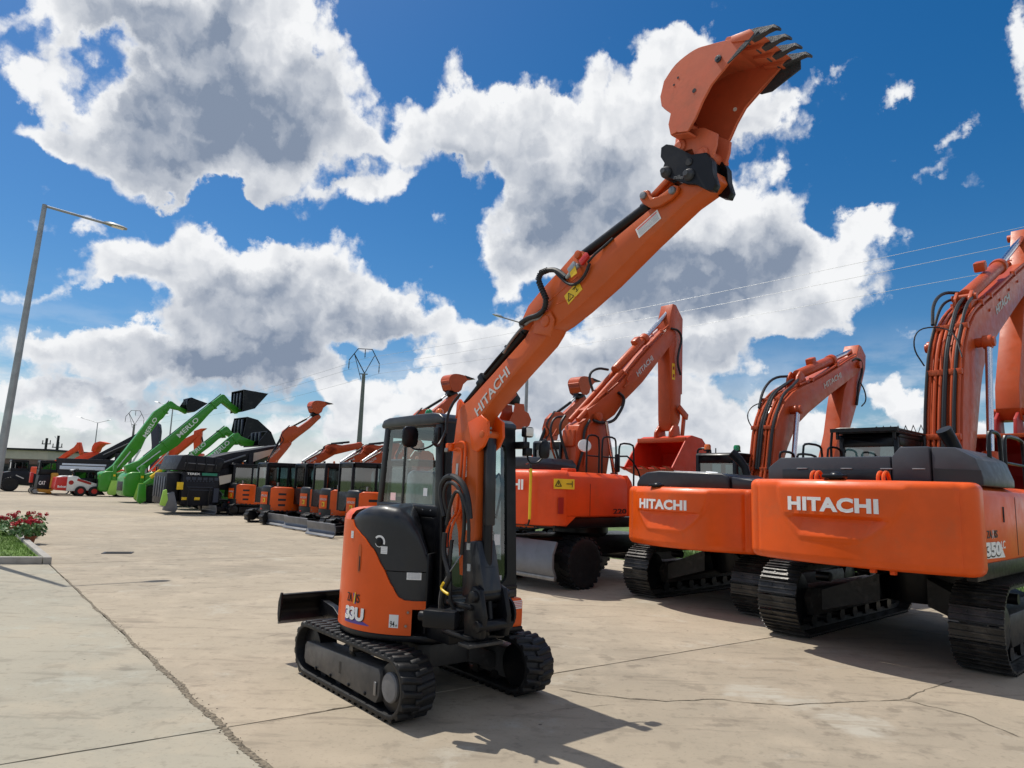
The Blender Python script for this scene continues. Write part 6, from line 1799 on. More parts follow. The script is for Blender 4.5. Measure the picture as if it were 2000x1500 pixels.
def thing_wheel(M, x, y, z, r, w, s):
    """big lugged tyre on a dark rim"""
    prof = [(r*0.55, -w/2*0.9), (r*0.85, -w/2), (r*0.95, -w/2*0.92), (r, -w/2*0.7), (r, w/2*0.7), (r*0.95, w/2*0.92), (r*0.85, w/2), (r*0.55, w/2*0.9)]
    ty = MB().lathe(prof, (x, y, z), 'y', 40)
    for k in range(22):
        for sd in (-1, 1):
            a = 2*math.pi*(k+(0.5 if sd > 0 else 0))/22
            c = Vector((x+math.cos(a)*(r-0.004), y+sd*w*0.24, z+math.sin(a)*(r-0.004)))
            t = Vector((-math.sin(a), 0, math.cos(a)))
            n = Vector((math.cos(a), 0, math.sin(a)))
            ax = (Vector((0, 1, 0))+t*0.35*sd).normalized()
            ty.obox(c, ax, n.cross(ax).normalized(), n, w*0.52, r*0.15, 0.036)
    wh = ty.build('wheel', 'rubber', M)
    MB().lathe([(r*0.56, -0.10*s+s*w*0.40), (r*0.56, s*w*0.42), (r*0.50, s*w*0.43), (r*0.46, s*w*0.28), (r*0.26, s*w*0.26), (r*0.24, s*w*0.36), (0.0005, s*w*0.37)], (x, y, z), 'y', 28).build('rim', 'black_paint', wh)
    return wh


material('galvanised_light', (0.62, 0.64, 0.66), 0.35, metal=0.2, var=0.05, scale=3)
material('blade_grey', (0.16, 0.165, 0.18), 0.45, metal=0.3, var=0.1, scale=3, dirt=(0.08, 0.08, 0.08), dirt_amt=0.3)
material('bucket_red', (0.60, 0.045, 0.015), 0.5, var=0.08, scale=3)
material('badge_green', (0.03, 0.22, 0.14), 0.45)
material('badge_green_dark', (0.03, 0.085, 0.06), 0.5)
material('pale_blue', (0.55, 0.62, 0.72), 0.5, var=0.05)
material('dark_wall', (0.05, 0.05, 0.055), 0.7, var=0.3, scale=0.5)
hitachi_350()
hitachi_240()
wheeled_220()
# ================================================================ the rest of the row
ROW0, RF, RL = Vector((4.4, 12.7, 0)), Vector((math.cos(math.radians(42)), math.sin(math.radians(42)), 0)), Vector((-math.sin(math.radians(42)), math.cos(math.radians(42)), 0))


def row_mini(name, label, loc, raised, blade_back=True, group='small excavators parked in the row', curl=False):
    M = thing(name, label, 'excavator', loc, 42, group)
    for s in (-1, 1):
        ya, yb = (s*0.60, s*1.0) if s > 0 else (-1.0, -0.60)
        ring_belt(-0.98, 0.29, 0.262, 0.98, 0.29, 0.262, ya, yb, 0.04).build('track_belt', 'rubber', M, bevel=0.006)
        key = 'row_lug'
        if key not in _shoe:
            _shoe[key] = lug_mesh('rubber', 0.10, 0.40, 0.035, 0.0)
        pth, st = track_path(-0.98, 0.29, 0.262, 0.98, 0.29, 0.262, 0.19)
        for (x, z, a) in pth:
            part_of('tread_lug', _shoe[key], M, (x, ya, z), (0, -a, 0))
        yo = s*0.98
        MB().box(-0.75, 0.75, yo-s*0.30, yo, 0.14, 0.42).build('track_frame', 'black_paint', M, bevel=0.02)
        MB().cyl((0.98, yo-s*0.3, 0.29), (0.98, yo-s*0.02, 0.29), 0.2, 20).build('sprocket', 'black_paint', M, bevel=0.01)
        MB().cyl((-0.98, yo-s*0.3, 0.29), (-0.98, yo-s*0.04, 0.29), 0.2, 20).build('idler', 'black_paint', M, bevel=0.01)
    MB().box(-0.6, 0.6, -0.6, 0.6, 0.3, 0.5).build('centre_frame', 'black_paint', M, bevel=0.03)
    sb = -1 if blade_back else 1
    bl = MB()
    prof = [(sb*1.95, 0.05), (sb*1.89, 0.13), (sb*1.87, 0.28), (sb*1.92, 0.48)]
    bl.band(prof, -1.0, 1.0, -0.04 if blade_back else 0.04)
    bl.build('dozer_blade', 'blade_grey', M, bevel=0.006)
    MB().prism([(sb*1.86, 0.12), (sb*1.86, 0.36), (sb*0.6, 0.42), (sb*0.6, 0.28)], -0.5, -0.36).prism([(sb*1.86, 0.12), (sb*1.86, 0.36), (sb*0.6, 0.42), (sb*0.6, 0.28)], 0.36, 0.5).build('blade_arm', 'black_paint', M, bevel=0.01)
    deck = [cyl_pt(0.99, p, 0)[:2] for p in range(40, 321, 10)]
    MB().prismz(deck, 0.48, 0.56).build('upper_deck', 'black_paint', M, bevel=0.02)
    shell(list(range(-178, -140, 4)), lambda p: 0.52, lambda p: 0.80, 1.005, lip=0.06).build('weight_corner', 'dark_cover', M, angle=50)
    for p in (-170,):
        c = Vector(cyl_pt(1.012, p, 0.62))
        nn = Vector((c.x, c.y, 0)).normalized()
        MB().obox(c, (-nn.y, nn.x, 0), (0, 0, 1), nn, 0.10, 0.06, 0.02).build('rear_reflector', 'red_paint', M, bevel=0.004)
    st = shell(list(range(-176, -149, 3)), lambda p: 0.82, lambda p: 1.33, 1.015, lip=0.05, nz=4).build('corner_panel', 'orange', M, angle=50)
    lettering('brand_lettering', 'HITACHI', 'letter_grey', st, (0, 0, 0), (1, 0, 0), (0, 1, 0), 0.34, 0.085, 0.02, warp=lambda u, v, t: cyl_pt(1.02+t, -173+math.degrees(u/1.015), 1.13+v))
    MB().sheet([[cyl_pt(1.022, -166+2.6*i, z) for i in range(4)] for z in (0.90, 1.07)]).build('hazard_label', 'yellow', st)
    MB().sheet([[cyl_pt(1.024, -165+1.7*i, z) for i in range(3)] for z in (0.93, 1.04)]).build('hazard_label', 'vermilion', st)
    shell(list(range(-178, -140, 3)), lambda p: 0.82, lambda p: 1.60, 0.985, rho=0.12, inner=0.5).build('rear_cover', 'dark_cover', M, angle=60)
    sp = shell(list(range(-145, -60, 4)), lambda p: 0.56, lerp_table([(-145, 1.50), (-138, 1.55), (-85, 1.53), (-75, 1.40), (-60, 1.22)]), 1.0, rho=0.05, inner=0.5).build('side_cover', 'orange', M, angle=50)
    for z, w in ((1.25, 9), (1.02, 9), (0.80, 8)):
        MB().sheet([[cyl_pt(1.004, -116+w*(i/4), zz) for i in range(-4, 5)] for zz in (z-0.045, z+0.045)]).build('vent_slot', 'ink', sp)
    shell(list(range(-92, -46, 4)), lerp_table([(-92, 1.50), (-75, 1.38), (-60, 1.20), (-48, 1.15)]), lerp_table([(-92, 1.58), (-75, 1.48), (-60, 1.36), (-48, 1.2)]), 0.99, rho=0.05, inner=0.4).build('fuel_cover', 'dark_cover', M, angle=60)
    MB().box(0.2, 0.75, -0.55, 0.95, 0.56, 0.85).build('front_cover', 'orange', M, bevel=0.03)
    simple_cab(M, -0.85, 0.75, -0.08, 0.92, 0.85, 2.52)
    # small things that show from the yard
    mr = MB().obox((0.62, -0.28, 2.12), (0, 1, 0), (0, 0, 1), (1, 0, 0), 0.16, 0.26, 0.04).build('mirror', 'black_paint', M, bevel=0.015)
    MB().tube([(0.62, -0.28, 1.98), (0.66, -0.2, 1.9), (0.7, -0.1, 1.95)], 0.012, 6).build('mirror_arm', 'black_paint', mr)
    tube_r = MB().tube([(-0.75, -0.45, 1.55), (-0.75, -0.45, 1.72), (-0.35, -0.6, 1.72), (-0.35, -0.6, 1.55)], 0.014, 6, smooth=1).build('grab_rail', 'black_paint', M)
    wl = MB().box(-0.80, -0.72, 0.20, 0.34, 2.56, 2.64).build('work_lamp', 'black_paint', M, bevel=0.01)
    MB().box(-0.806, -0.80, 0.215, 0.325, 2.575, 2.625).build('lamp_lens', 'lamp_glass', wl)
    MB().lathe([(0.04, 2.56), (0.045, 2.60), (0.04, 2.66), (0.0005, 2.68)], (-0.2, 0.5, 0), n=14).build('beacon', 'beacon_amber', M)
    MB().cyl((-0.55, -0.62, 1.58), (-0.55, -0.62, 1.72), 0.035, 12).build('exhaust_stub', 'galvanised', M)
    for (x, z) in ((-0.75, 0.66), (0.0, 0.66)):
        c = Vector((x, -(1.006**2-x*x)**0.5, z))
        MB().frustum(c, c*1.01+Vector((0, 0, -0.01*z)), 0.022, 0.02, 10).build('bolt', 'worn_steel', sp)
    # boom
    yb = 0.13
    MB().box(0.7, 1.35, -0.16, 0.16, 0.55, 1.0).build('swing_bracket', 'black_paint', M, bevel=0.03)
    if raised:
        bp = [(1.0, 0.9), (0.88, 1.8), (0.90, 2.7), (1.0, 3.05), (1.45, 3.60), (1.72, 3.95), (1.95, 4.02), (2.12, 3.92), (2.1, 3.75), (1.90, 3.45), (1.45, 2.85), (1.38, 2.5), (1.38, 1.8), (1.3, 0.9)]
        ap = [(1.55, 3.75), (1.50, 4.10), (1.62, 4.45), (1.90, 4.70), (2.25, 4.78), (2.45, 4.70), (2.95, 5.08), (3.30, 5.40), (3.55, 5.52), (3.72, 5.42), (3.60, 5.25), (3.10, 4.72), (2.5, 4.22), (2.1, 3.86), (1.85, 3.80)]
        b = MB().prism(bp, -yb, yb).build('boom', 'vermilion', M, bevel=0.012)
        a = MB().prism(ap, -yb, yb).build('arm', 'vermilion', M, bevel=0.012)
        MB().cyl((0.95, 0.0, 2.85), (1.55, 0, 4.1), 0.06, 14).build('arm_cylinder', 'black_paint', M)
        c = MB().cyl((2.1, 0, 4.72), (2.9, 0, 5.22), 0.055, 14).build('bucket_cylinder', 'black_paint', M)
        MB().cyl((2.85, 0, 5.2), (3.2, 0, 5.48), 0.035, 12).build('cylinder_rod', 'galvanised_light', c)
        MB().cyl((1.42, 0, 2.4), (1.45, 0, 1.2), 0.06, 14).build('boom_cylinder', 'black_paint', M)
        MB().prism([(3.18, 5.60), (3.12, 5.42), (3.40, 5.36), (3.66, 5.28), (3.72, 5.40), (3.55, 5.62)], -0.12, 0.12).build('quick_coupler', 'black_paint', M, bevel=0.02)
        pp = [(3.16, 5.62), (3.06, 5.85), (3.02, 6.02), (3.12, 6.20), (3.35, 6.28), (3.75, 6.27), (4.20, 6.20), (3.92, 6.08), (3.72, 5.90), (3.64, 5.66), (3.50, 5.55), (3.30, 5.55)]
    elif curl:
        bp = [(1.0, 0.9), (0.88, 1.8), (0.90, 2.7), (1.0, 3.0), (1.40, 3.45), (1.75, 3.75), (2.0, 3.72), (1.90, 3.45), (1.45, 2.85), (1.38, 2.5), (1.38, 1.8), (1.3, 0.9)]
        ap = [(1.55, 3.6), (1.60, 4.0), (1.85, 4.25), (2.2, 4.40), (2.75, 4.80), (2.95, 4.95), (3.08, 4.80), (2.7, 4.45), (2.1, 3.9), (1.85, 3.6)]
        b = MB().prism(bp, -yb, yb).build('boom', 'vermilion', M, bevel=0.012)
        MB().prism(ap, -yb, yb).build('arm', 'vermilion', M, bevel=0.012)
        MB().cyl((0.95, 0.0, 2.85), (1.6, 0, 3.9), 0.06, 14).build('arm_cylinder', 'black_paint', M)
        MB().prism([(2.85, 4.9), (3.02, 4.95), (3.25, 4.72), (3.22, 4.5), (2.9, 4.5)], -0.12, 0.12).build('quick_coupler', 'black_paint', M, bevel=0.02)
        pp = [(2.86, 4.5), (2.80, 4.2), (2.62, 3.88), (2.40, 3.66), (2.9, 3.70), (3.25, 3.72), (3.50, 3.85), (3.58, 4.05), (3.45, 4.25), (3.28, 4.30), (3.24, 4.52)]
    else:
        bp = [(1.0, 0.9), (0.68, 1.8), (0.66, 2.45), (0.80, 2.66), (1.30, 2.95), (1.65, 3.13), (1.82, 3.35), (2.05, 3.44), (2.35, 3.38), (2.3, 3.1), (1.9, 2.86), (1.35, 2.52), (1.18, 2.2), (1.2, 1.6), (1.35, 0.9)]
        ap = [(1.75, 3.18), (1.80, 3.42), (2.05, 3.56), (2.6, 3.52), (3.3, 3.66), (3.58, 3.74), (3.68, 3.60), (3.6, 3.45), (2.9, 3.25), (2.3, 3.08), (1.95, 3.02)]
        b = MB().prism(bp, -yb, yb).build('boom', 'vermilion', M, bevel=0.012)
        MB().prism(ap, -yb, yb).build('arm', 'vermilion', M, bevel=0.012)
        c = MB().cyl((0.75, 0, 2.68), (1.45, 0, 3.16), 0.055, 14).build('arm_cylinder', 'galvanised_light', M)
        MB().cyl((1.4, 0, 3.13), (1.78, 0, 3.36), 0.035, 12).build('cylinder_rod', 'black_paint', c)
        MB().cyl((2.1, 0, 3.56), (3.0, 0, 3.70), 0.05, 12).build('bucket_cylinder', 'black_paint', M)
        MB().prism([(3.5, 3.6), (3.72, 3.66), (3.78, 3.3), (3.55, 3.25)], -0.12, 0.12).build('quick_coupler', 'black_paint', M, bevel=0.02)
        pp = [(3.52, 3.3), (3.3, 3.0), (3.1, 2.75), (3.5, 2.66), (3.95, 2.7), (4.2, 2.95), (4.1, 3.2), (3.85, 3.32)]
    pp = rounded(pp, 0, 6) if raised else pp
    for y, r in ((-0.15, 0.02), (-0.09, 0.016)):
        back = [(x-0.03, y, z+0.03) for x, z in bp[1:6]]
        MB().tube(back+[(ap[1][0]-0.1, y, ap[1][1]+0.1), (ap[3][0], y, ap[3][1]+0.07)], r, 6, smooth=2).build('hose', 'hose', M)
    MB().cyl((bp[6][0], -0.17, bp[6][1]-0.1), (bp[6][0], 0.17, bp[6][1]-0.1), 0.06, 14).build('arm_pin', 'vermilion', M)
    bk = MB().prism(pp, -0.30, -0.27).prism(pp, 0.27, 0.30)
    cut = {True: (0, len(pp)-4)}.get(raised, (3, 8) if not curl else (3, 10))
    bk.band(pp[cut[0]:cut[1]], -0.29, 0.29, -0.02 if raised else 0.02)
    bk.build('bucket', 'vermilion', M, bevel=0.004, seg=1)
    if raised:
        MB().prism([(3.80, 6.275), (4.20, 6.215), (4.34, 6.18), (4.15, 6.17), (3.9, 6.16)], -0.31, 0.31).build('bucket_edge', 'black_paint', M)
    lettering('brand_lettering', 'HITACHI', 'letter_grey', b, (1.02, -yb-0.003, 2.95) if raised else (0.85, -yb-0.003, 2.52), (0.68, 0, 0.73) if raised else (0.85, 0, 0.5), (-0.73, 0, 0.68) if raised else (-0.5, 0, 0.85), 0.7 if raised else 0.6, 0.11, 0.02)
    return M


m1 = row_mini('mini_excavator', 'small orange excavator right beside the dark screening machine, bucket lifted above its cab', (-13.51, 36.12, 0), True)
m2 = row_mini('mini_excavator', 'small orange excavator with low boom, second along from the dark screening machine', (-9.76, 30.23, 0), False, blade_back=False)


def dup(o, label, loc):
    c = copy_tree(o)
    c.location = loc
    c['label'] = label
    return c


m3 = row_mini('mini_excavator', 'small orange excavator with low boom, in the middle of the five parked close together', (-7.87, 29.44, 0), False)
dup(m3, 'small orange excavator with low boom, second nearest of the five parked close together', (-6.59, 27.69, 0))
dup(m1, 'small orange excavator half hidden by the cab of the front machine, nearest of the five', (-4.92, 25.02, 0))
dup(m1, 'small orange excavator in the second row, raised bucket showing above the wheeled excavator', (0.15, 24.5, 0))
m6 = row_mini('mini_excavator', 'small orange excavator behind the front cab with its bucket hanging down from its raised arm', (-2.2, 19.75, 0), False, curl=True)


# ---------------------------------------------------------------- telehandlers
def telehandler(label, O, boom, bucket, by, strips, letters, wheels, stab=True, scale_body=1.0, let_size=(0.85, 0.33), cyl=None):
    M = thing('telehandler', label, 'telehandler', (O[0], O[1], 0), 42, 'green telehandlers with raised booms')
    MB().box(-2.4, 2.4, -0.65, 0.65, 0.55, 1.05).build('chassis', 'lime', M, bevel=0.04)
    for ax in (-1.15, 1.55):
        for s in (-1, 1):
            thing_wheel(M, ax, s*0.92, 0.58, 0.57, 0.42, s)
        MB().cyl((ax, -0.8, 0.58), (ax, 0.8, 0.58), 0.13, 12).build('axle', 'black_paint', M)
    # rear weight, rounded
    prof = [(-2.30, 0.35), (-2.75, 0.42), (-2.86, 0.60), (-2.88, 1.55), (-2.72, 1.85), (-2.45, 1.98), (-1.75, 2.0), (-1.62, 1.2), (-1.75, 0.62)]
    MB().prism(prof, -1.05, 0.9).build('rear_body', 'lime', M, bevel=0.10, seg=3)
    MB().prism([(-1.7, 1.02), (-1.7, 1.85), (-1.2, 2.05), (0.2, 1.75), (0.9, 1.45), (1.6, 1.35), (1.6, 1.02)], -1.02, -0.45).build('engine_hood', 'lime', M, bevel=0.06, seg=3)
    for ax in (-1.15, 1.55):
        for y in (-1.08, 0.72):
            MB().band([(ax+0.68*math.cos(math.radians(a)), 0.58+0.68*math.sin(math.radians(a))) for a in range(165, 20, -12)], y, y+0.36, -0.03).build('mudguard', 'blade_grey', M)
    simple_cab(M, -0.5, 0.95, 0.25, 1.08, 0.95, 2.55)
    if stab:
        MB().prism([(-2.05, 1.28), (-1.62, 1.28), (-1.55, 0.35), (-1.72, 0.14), (-2.1, 0.14), (-2.25, 0.30)], -1.28, -1.06).build('stabiliser', 'pale_lime', M, bevel=0.02)
        MB().prism([(2.3, 1.2), (2.6, 1.2), (2.6, 0.25), (2.4, 0.2), (2.3, 0.3)], -1.28, -1.06).build('stabiliser', 'pale_lime', M, bevel=0.02)
        MB().box(-2.0, -1.75, -1.2, -0.95, 1.25, 2.45).build('stabiliser_mast', 'lime', M, bevel=0.03)
        MB().box(-1.96, -1.80, -1.22, -1.2, 1.6, 1.75).build('side_lamp', 'yellow', M)
    b = MB().prism(boom, -0.26, 0.26).build('boom', 'lime', M, bevel=0.02)
    # telescope collar, hoses and wear pads
    n_ = len(boom)
    for f_ in (0.26, 0.86):
        a_, c_ = Vector(boom[1]), Vector(max(boom, key=lambda q: q[1]))
        p_ = a_.lerp(c_, f_)
        d_ = (c_-a_).normalized()
        o_ = p_+Vector((d_.y, -d_.x))*0.24
        MB().obox((o_.x, 0, o_.y), (d_.x, 0, d_.y), (0, 1, 0), (-d_.y, 0, d_.x), 0.10, 0.62, 0.60).build('boom_collar', 'lime', b, bevel=0.02)
        MB().obox((p_.x, 0, p_.y), (d_.x, 0, d_.y), (0, 1, 0), (-d_.y, 0, d_.x), 0.20, 0.2, 0.12).build('wear_pad', 'slate', b, bevel=0.01)
    a_, c_ = Vector(boom[1]), Vector(max(boom, key=lambda q: q[1]))
    MB().tube([(a_.x+0.2, -0.2, a_.y+0.30), tuple(Vector((a_.lerp(c_, 0.5).x-0.04, -0.2, a_.lerp(c_, 0.5).y+0.04))), (c_.x-0.1, -0.2, c_.y+0.02)], 0.03, 6, smooth=1).build('boom_hose', 'hose', M)
    MB().box(-2.88, -2.80, -0.75, 0.6, 0.75, 1.35).build('rear_grille', 'slate', M, bevel=0.01)
    for y in (-0.95, 0.78):
        MB().box(-2.86, -2.80, y-0.06, y+0.06, 1.45, 1.62).build('tail_lamp', 'red_paint', M, bevel=0.01)
    MB().box(-1.1, 0.2, -1.035, -1.015, 1.18, 1.55).build('hood_grille', 'slate', M, bevel=0.005)
    MB().tube([(-0.6, -0.75, 1.9), (-0.6, -0.75, 2.5), (-0.68, -0.75, 2.62)], 0.05, 10).build('exhaust_pipe', 'slate', M)
    for (x0, z0, x1, z1, r, mt) in strips:
        MB().tube([(x0, -0.29, z0), (x1, -0.29, z1)], r, 8).build('boom_ram', mt, M)
    (lx, lz, dx, dz) = letters
    lettering('maker_lettering', 'MERLO', 'letter_white', b, (lx, -0.265, lz), (dx, 0, dz), (-dz, 0, dx), let_size[0]*2.1, let_size[1], 0.02)
    bk = MB().prism(bucket, -by, -by+0.05).prism(bucket, by-0.05, by)
    bk.band(bucket[:-1] if len(bucket) > 4 else bucket, -by, by, -0.04)
    k = bk.build('bucket', 'slate', M)
    for y in (-0.6*by, -0.1*by, 0.4*by):
        a, c = bucket[0], bucket[-1]
        MB().obox(((a[0]+c[0])/2-0.03, y, (a[1]+c[1])/2), (1, 0, 0), (0, 1, 0), (0, 0, 1), 0.10, 0.14*by, 0.75*abs(a[1]-c[1])).build('bucket_rib', 'slate_blue', k, bevel=0.01)
    return M


A_boom = [(-2.45, 1.91), (-1.82, 2.5), (0.05, 5.80), (0.74, 7.06), (1.50, 7.75), (1.89, 8.09), (2.05, 8.05), (2.49, 7.77), (3.35, 7.42), (3.28, 7.12), (2.71, 7.38), (1.95, 7.48), (1.48, 6.6), (1.25, 6.35), (0.3, 4.72), (0.05, 3.9), (-1.3, 2.1), (-1.75, 1.8)]
A_bucket = [(3.36, 8.52), (3.75, 8.40), (4.75, 8.14), (3.75, 7.30), (3.15, 7.32), (3.0, 7.8)]
telehandler('green telehandler with a black grapple on its long boom, beside the skid loader', (-30.6, 57.09), A_boom, A_bucket, 0.9,
            [(-1.76, 1.95, -0.73, 3.63, 0.04, 'galvanised_light'), (-0.56, 2.6, -0.02, 3.82, 0.07, 'galvanised_light')], (0.34, 4.85, 0.40, 0.917), None)
B_boom = [(-2.74, 2.36), (-1.93, 2.75), (0.26, 4.97), (1.92, 6.66), (3.04, 7.78), (3.20, 7.76), (3.79, 7.18), (4.52, 6.78), (4.20, 6.48), (3.09, 7.20), (2.61, 6.71), (2.2, 6.2), (1.73, 5.53), (0.36, 3.88), (-0.89, 2.9), (-1.7, 1.95), (-2.55, 1.75)]
B_bucket = [(4.18, 8.2), (6.01, 8.1), (5.11, 6.9), (4.23, 6.57)]
telehandler('green telehandler with the highest boom, holding a big dark bucket against the sky', (-23.38, 47.59), B_boom, B_bucket, 1.2,
            [(-2.04, 2.22, -0.70, 3.47, 0.04, 'galvanised_light'), (-1.50, 1.70, -0.18, 3.44, 0.035, 'galvanised_light'), (-2.04, 2.22, -1.5, 1.62, 0.04, 'galvanised_light')], (0.44, 4.42, 0.66, 0.751), None)
C_boom = [(-2.4, 2.0), (-1.9, 2.66), (-0.48, 4.05), (0.64, 5.10), (0.80, 5.02), (1.10, 4.70), (1.45, 4.55), (1.3, 4.3), (0.78, 4.56), (0.25, 4.25), (-0.27, 3.70), (-0.97, 3.08), (-1.8, 2.2)]
C_bucket = [(1.60, 5.76), (2.3, 5.62), (3.22, 4.93), (1.83, 4.27), (1.42, 4.45)]
telehandler('green telehandler with lower boom behind the screening machine, its dark bucket the upper of two', (-18.93, 43.93), C_boom, C_bucket, 1.15,
            [], (-1.35, 2.95, 0.70, 0.71), None, let_size=(0.6, 0.26))
D_boom = [(-2.4, 2.0), (-1.9, 2.45), (-1.13, 3.10), (0.20, 4.48), (0.34, 4.50), (0.55, 4.30), (1.35, 4.05), (1.30, 3.80), (0.75, 3.74), (0.32, 3.98), (-0.38, 3.1), (-1.6, 2.0)]
D_bucket = [(1.72, 4.69), (1.95, 4.66), (2.35, 3.9), (1.25, 3.72), (1.25, 4.0)]
telehandler('green telehandler nearest the screening machine, its dark bucket tucked below the other one', (-16.63, 40.96), D_boom, D_bucket, 1.15,
            [], (-0.95, 2.95, 0.69, 0.72), None, stab=False, let_size=(0.6, 0.26))
# forward rams of the second telehandler, with the yellow canister and pale outrigger
o = thing('outrigger_frame', 'lime outrigger arm with yellow canister leaning beside the telehandler wheel', 'outrigger', (-22.9, 46.2, 0), 42)
MB().prism([(-1.80, 1.25), (-1.42, 1.25), (-1.30, 0.20), (-1.62, 0.0), (-1.82, 0.15)], -1.3, -1.1).build('leg', 'lime', o, bevel=0.02)
MB().tube([(-1.5, -1.2, 1.25), (0.0, -1.2, 2.55)], 0.11, 8).build('arm', 'lime', o)
MB().tube([(-1.2, -1.36, 1.68), (-0.62, -1.36, 2.18)], 0.11, 12).build('canister', 'yellow', o)

# ---------------------------------------------------------------- screening machine
T = thing('screening_machine', 'dark tracked screening machine with a long feed conveyor rising to the right', 'screener', (-14.05, 37.25, 0), 42)
for s in (-1, 1):
    ring_belt(-1.7, 0.36, 0.33, 1.6, 0.36, 0.33, s*0.9-0.2, s*0.9+0.2, 0.06).build('track_belt', 'rubber', T)
    MB().box(-1.5, 1.4, s*0.9-0.15, s*0.9+0.15, 0.15, 0.58).build('track_frame', 'slate', T, bevel=0.03)
MB().prism([(-3.60, 0.62), (-3.60, 2.10), (-1.85, 2.05), (-1.85, 0.55), (-2.2, 0.42), (-3.4, 0.42)], -1.2, 1.5).build('engine_box', 'slate', T, bevel=0.04)
MB().prism([(-4.0, 2.15), (-3.75, 2.86), (-3.55, 2.90), (-2.0, 2.82), (-1.7, 2.75), (-1.9, 2.08)], -1.3, 1.6).build('hopper', 'slate', T, bevel=0.03)
for x in (-3.55, -3.1, -2.65, -2.2):
    MB().box(x, x+0.07, -1.36, -1.29, 2.12, 2.84).build('hopper_rib', 'slate', T, bevel=0.01)
for k in range(6):
    MB().box(-3.45+0.27*k, -3.25+0.27*k, -1.215, -1.2, 1.68, 1.82).build('access_panel', 'slate_blue', T, bevel=0.004)
MB().box(-3.45, -2.05, -1.225, -1.205, 0.95, 1.55).build('side_door', 'slate', T, bevel=0.02)
lettering('maker_lettering', 'TEREX', 'letter_white', T, (-3.47, -1.325, 1.93), (1, 0, 0), (0, 0, 1), 0.62, 0.10, 0.03)
MB().box(-2.76, -2.02, -1.325, -1.31, 1.91, 2.04).build('maker_badge', 'badge_green', T)
for k in range(9):
    MB().box(-3.40+0.15*k, -3.34+0.15*k, -1.222, -1.2, 1.60, 1.66).build('louvre', 'slate_blue', T)
for z in (1.18, 1.32):
    MB().box(-3.35, -2.15, -1.24, -1.222, z, z+0.03).build('door_rib', 'slate_blue', T)
MB().tube([(-3.6, -1.25, 2.14), (-3.6, -1.32, 2.5), (-2.1, -1.32, 2.45), (-2.1, -1.25, 2.1)], 0.025, 6).build('handrail', 'blade_grey', T)
for x in (-3.3, -2.3):
    MB().tube([(x, -1.28, 0.45), (x-0.05, -1.35, 0.9), (x, -1.3, 1.3)], 0.03, 6, smooth=1).build('hose', 'hose', T)
for k in range(5):
    MB().box(-4.28, -4.255, -0.75+0.4*k, -0.5+0.4*k, 0.8, 1.8).build('rear_slat', 'slate_blue', T, bevel=0.005)
MB().box(-2.1, -1.85, -1.28, -1.2, 0.6, 1.3).build('ladder', 'slate_blue', T)
MB().box(-4.25, -3.65, -0.9, 1.2, 0.5, 2.0).build('rear_conveyor', 'slate', T, bevel=0.05)
MB().prism([(-4.35, 0.2), (-4.25, 1.0), (-3.95, 1.1), (-3.7, 0.3), (-3.8, 0.1)], -1.25, -1.0).build('side_hopper', 'blade_grey', T, bevel=0.03)
MB().prism([(-4.55, 0.45), (-4.45, 1.15), (-4.3, 1.2), (-4.2, 0.7), (-4.3, 0.4)], -1.3, -1.2).build('hi_vis_panel', 'pale_lime', T, bevel=0.02)
for (x, z) in ((-3.72, 1.36), ):
    MB().box(x-0.14, x+0.14, -1.32, -1.22, z-0.16, z+0.2).build('yellow_box', 'yellow', T, bevel=0.01)
for x in (-3.45, -2.85):
    MB().box(x-0.13, x+0.13, -1.24, -1.2, 0.70, 0.84).build('yellow_plate', 'yellow', T, bevel=0.01)
MB().box(-2.2, -1.7, -1.0, 1.3, 0.5, 1.2).build('side_frame', 'slate', T, bevel=0.03)
# main conveyor, rising to the right
cv = MB().prism([(-2.2, 2.55), (-2.2, 2.82), (-1.04, 3.16), (-0.3, 3.31), (1.56, 3.74), (1.58, 3.56), (-0.1, 2.9), (-1.78, 2.15)], -0.55, 1.2).build('conveyor', 'slate', T, bevel=0.02)
MB().add([(-0.02, -0.56, 2.70), (-0.02, -0.56, 3.18), (1.40, -0.56, 3.56), (1.40, -0.56, 3.34)], [[0, 1, 2, 3]]).build('conveyor_panel', 'beige_panel', cv, smooth=False)
MB().prism([(-1.9, 1.2), (-1.7, 2.3), (-0.2, 2.75), (0.1, 2.75), (0.15, 1.2)], -0.5, 1.1).build('screen_box', 'slate', T, bevel=0.03)
MB().prism([(0.2, 2.3), (0.25, 2.95), (1.5, 3.35), (1.6, 3.1)], -0.4, 1.0).build('tail_conveyor', 'badge_green_dark', T, bevel=0.02)
MB().add([(-1.82, -1.22, 1.47), (-1.9, -1.22, 1.90), (-1.27, -1.22, 2.03), (-1.28, -1.22, 1.63)], [[0, 1, 2, 3]]).build('sign_panel', 'beige_panel', T, smooth=False)
MB().box(-0.22, 0.02, -0.6, -0.3, 1.2, 3.2).build('conveyor_post', 'slate', T, bevel=0.01)
MB().tube([(-1.8, -0.55, 2.5), (-0.4, -0.55, 3.05)], 0.05, 6).build('conveyor_rail', 'blade_grey', T)

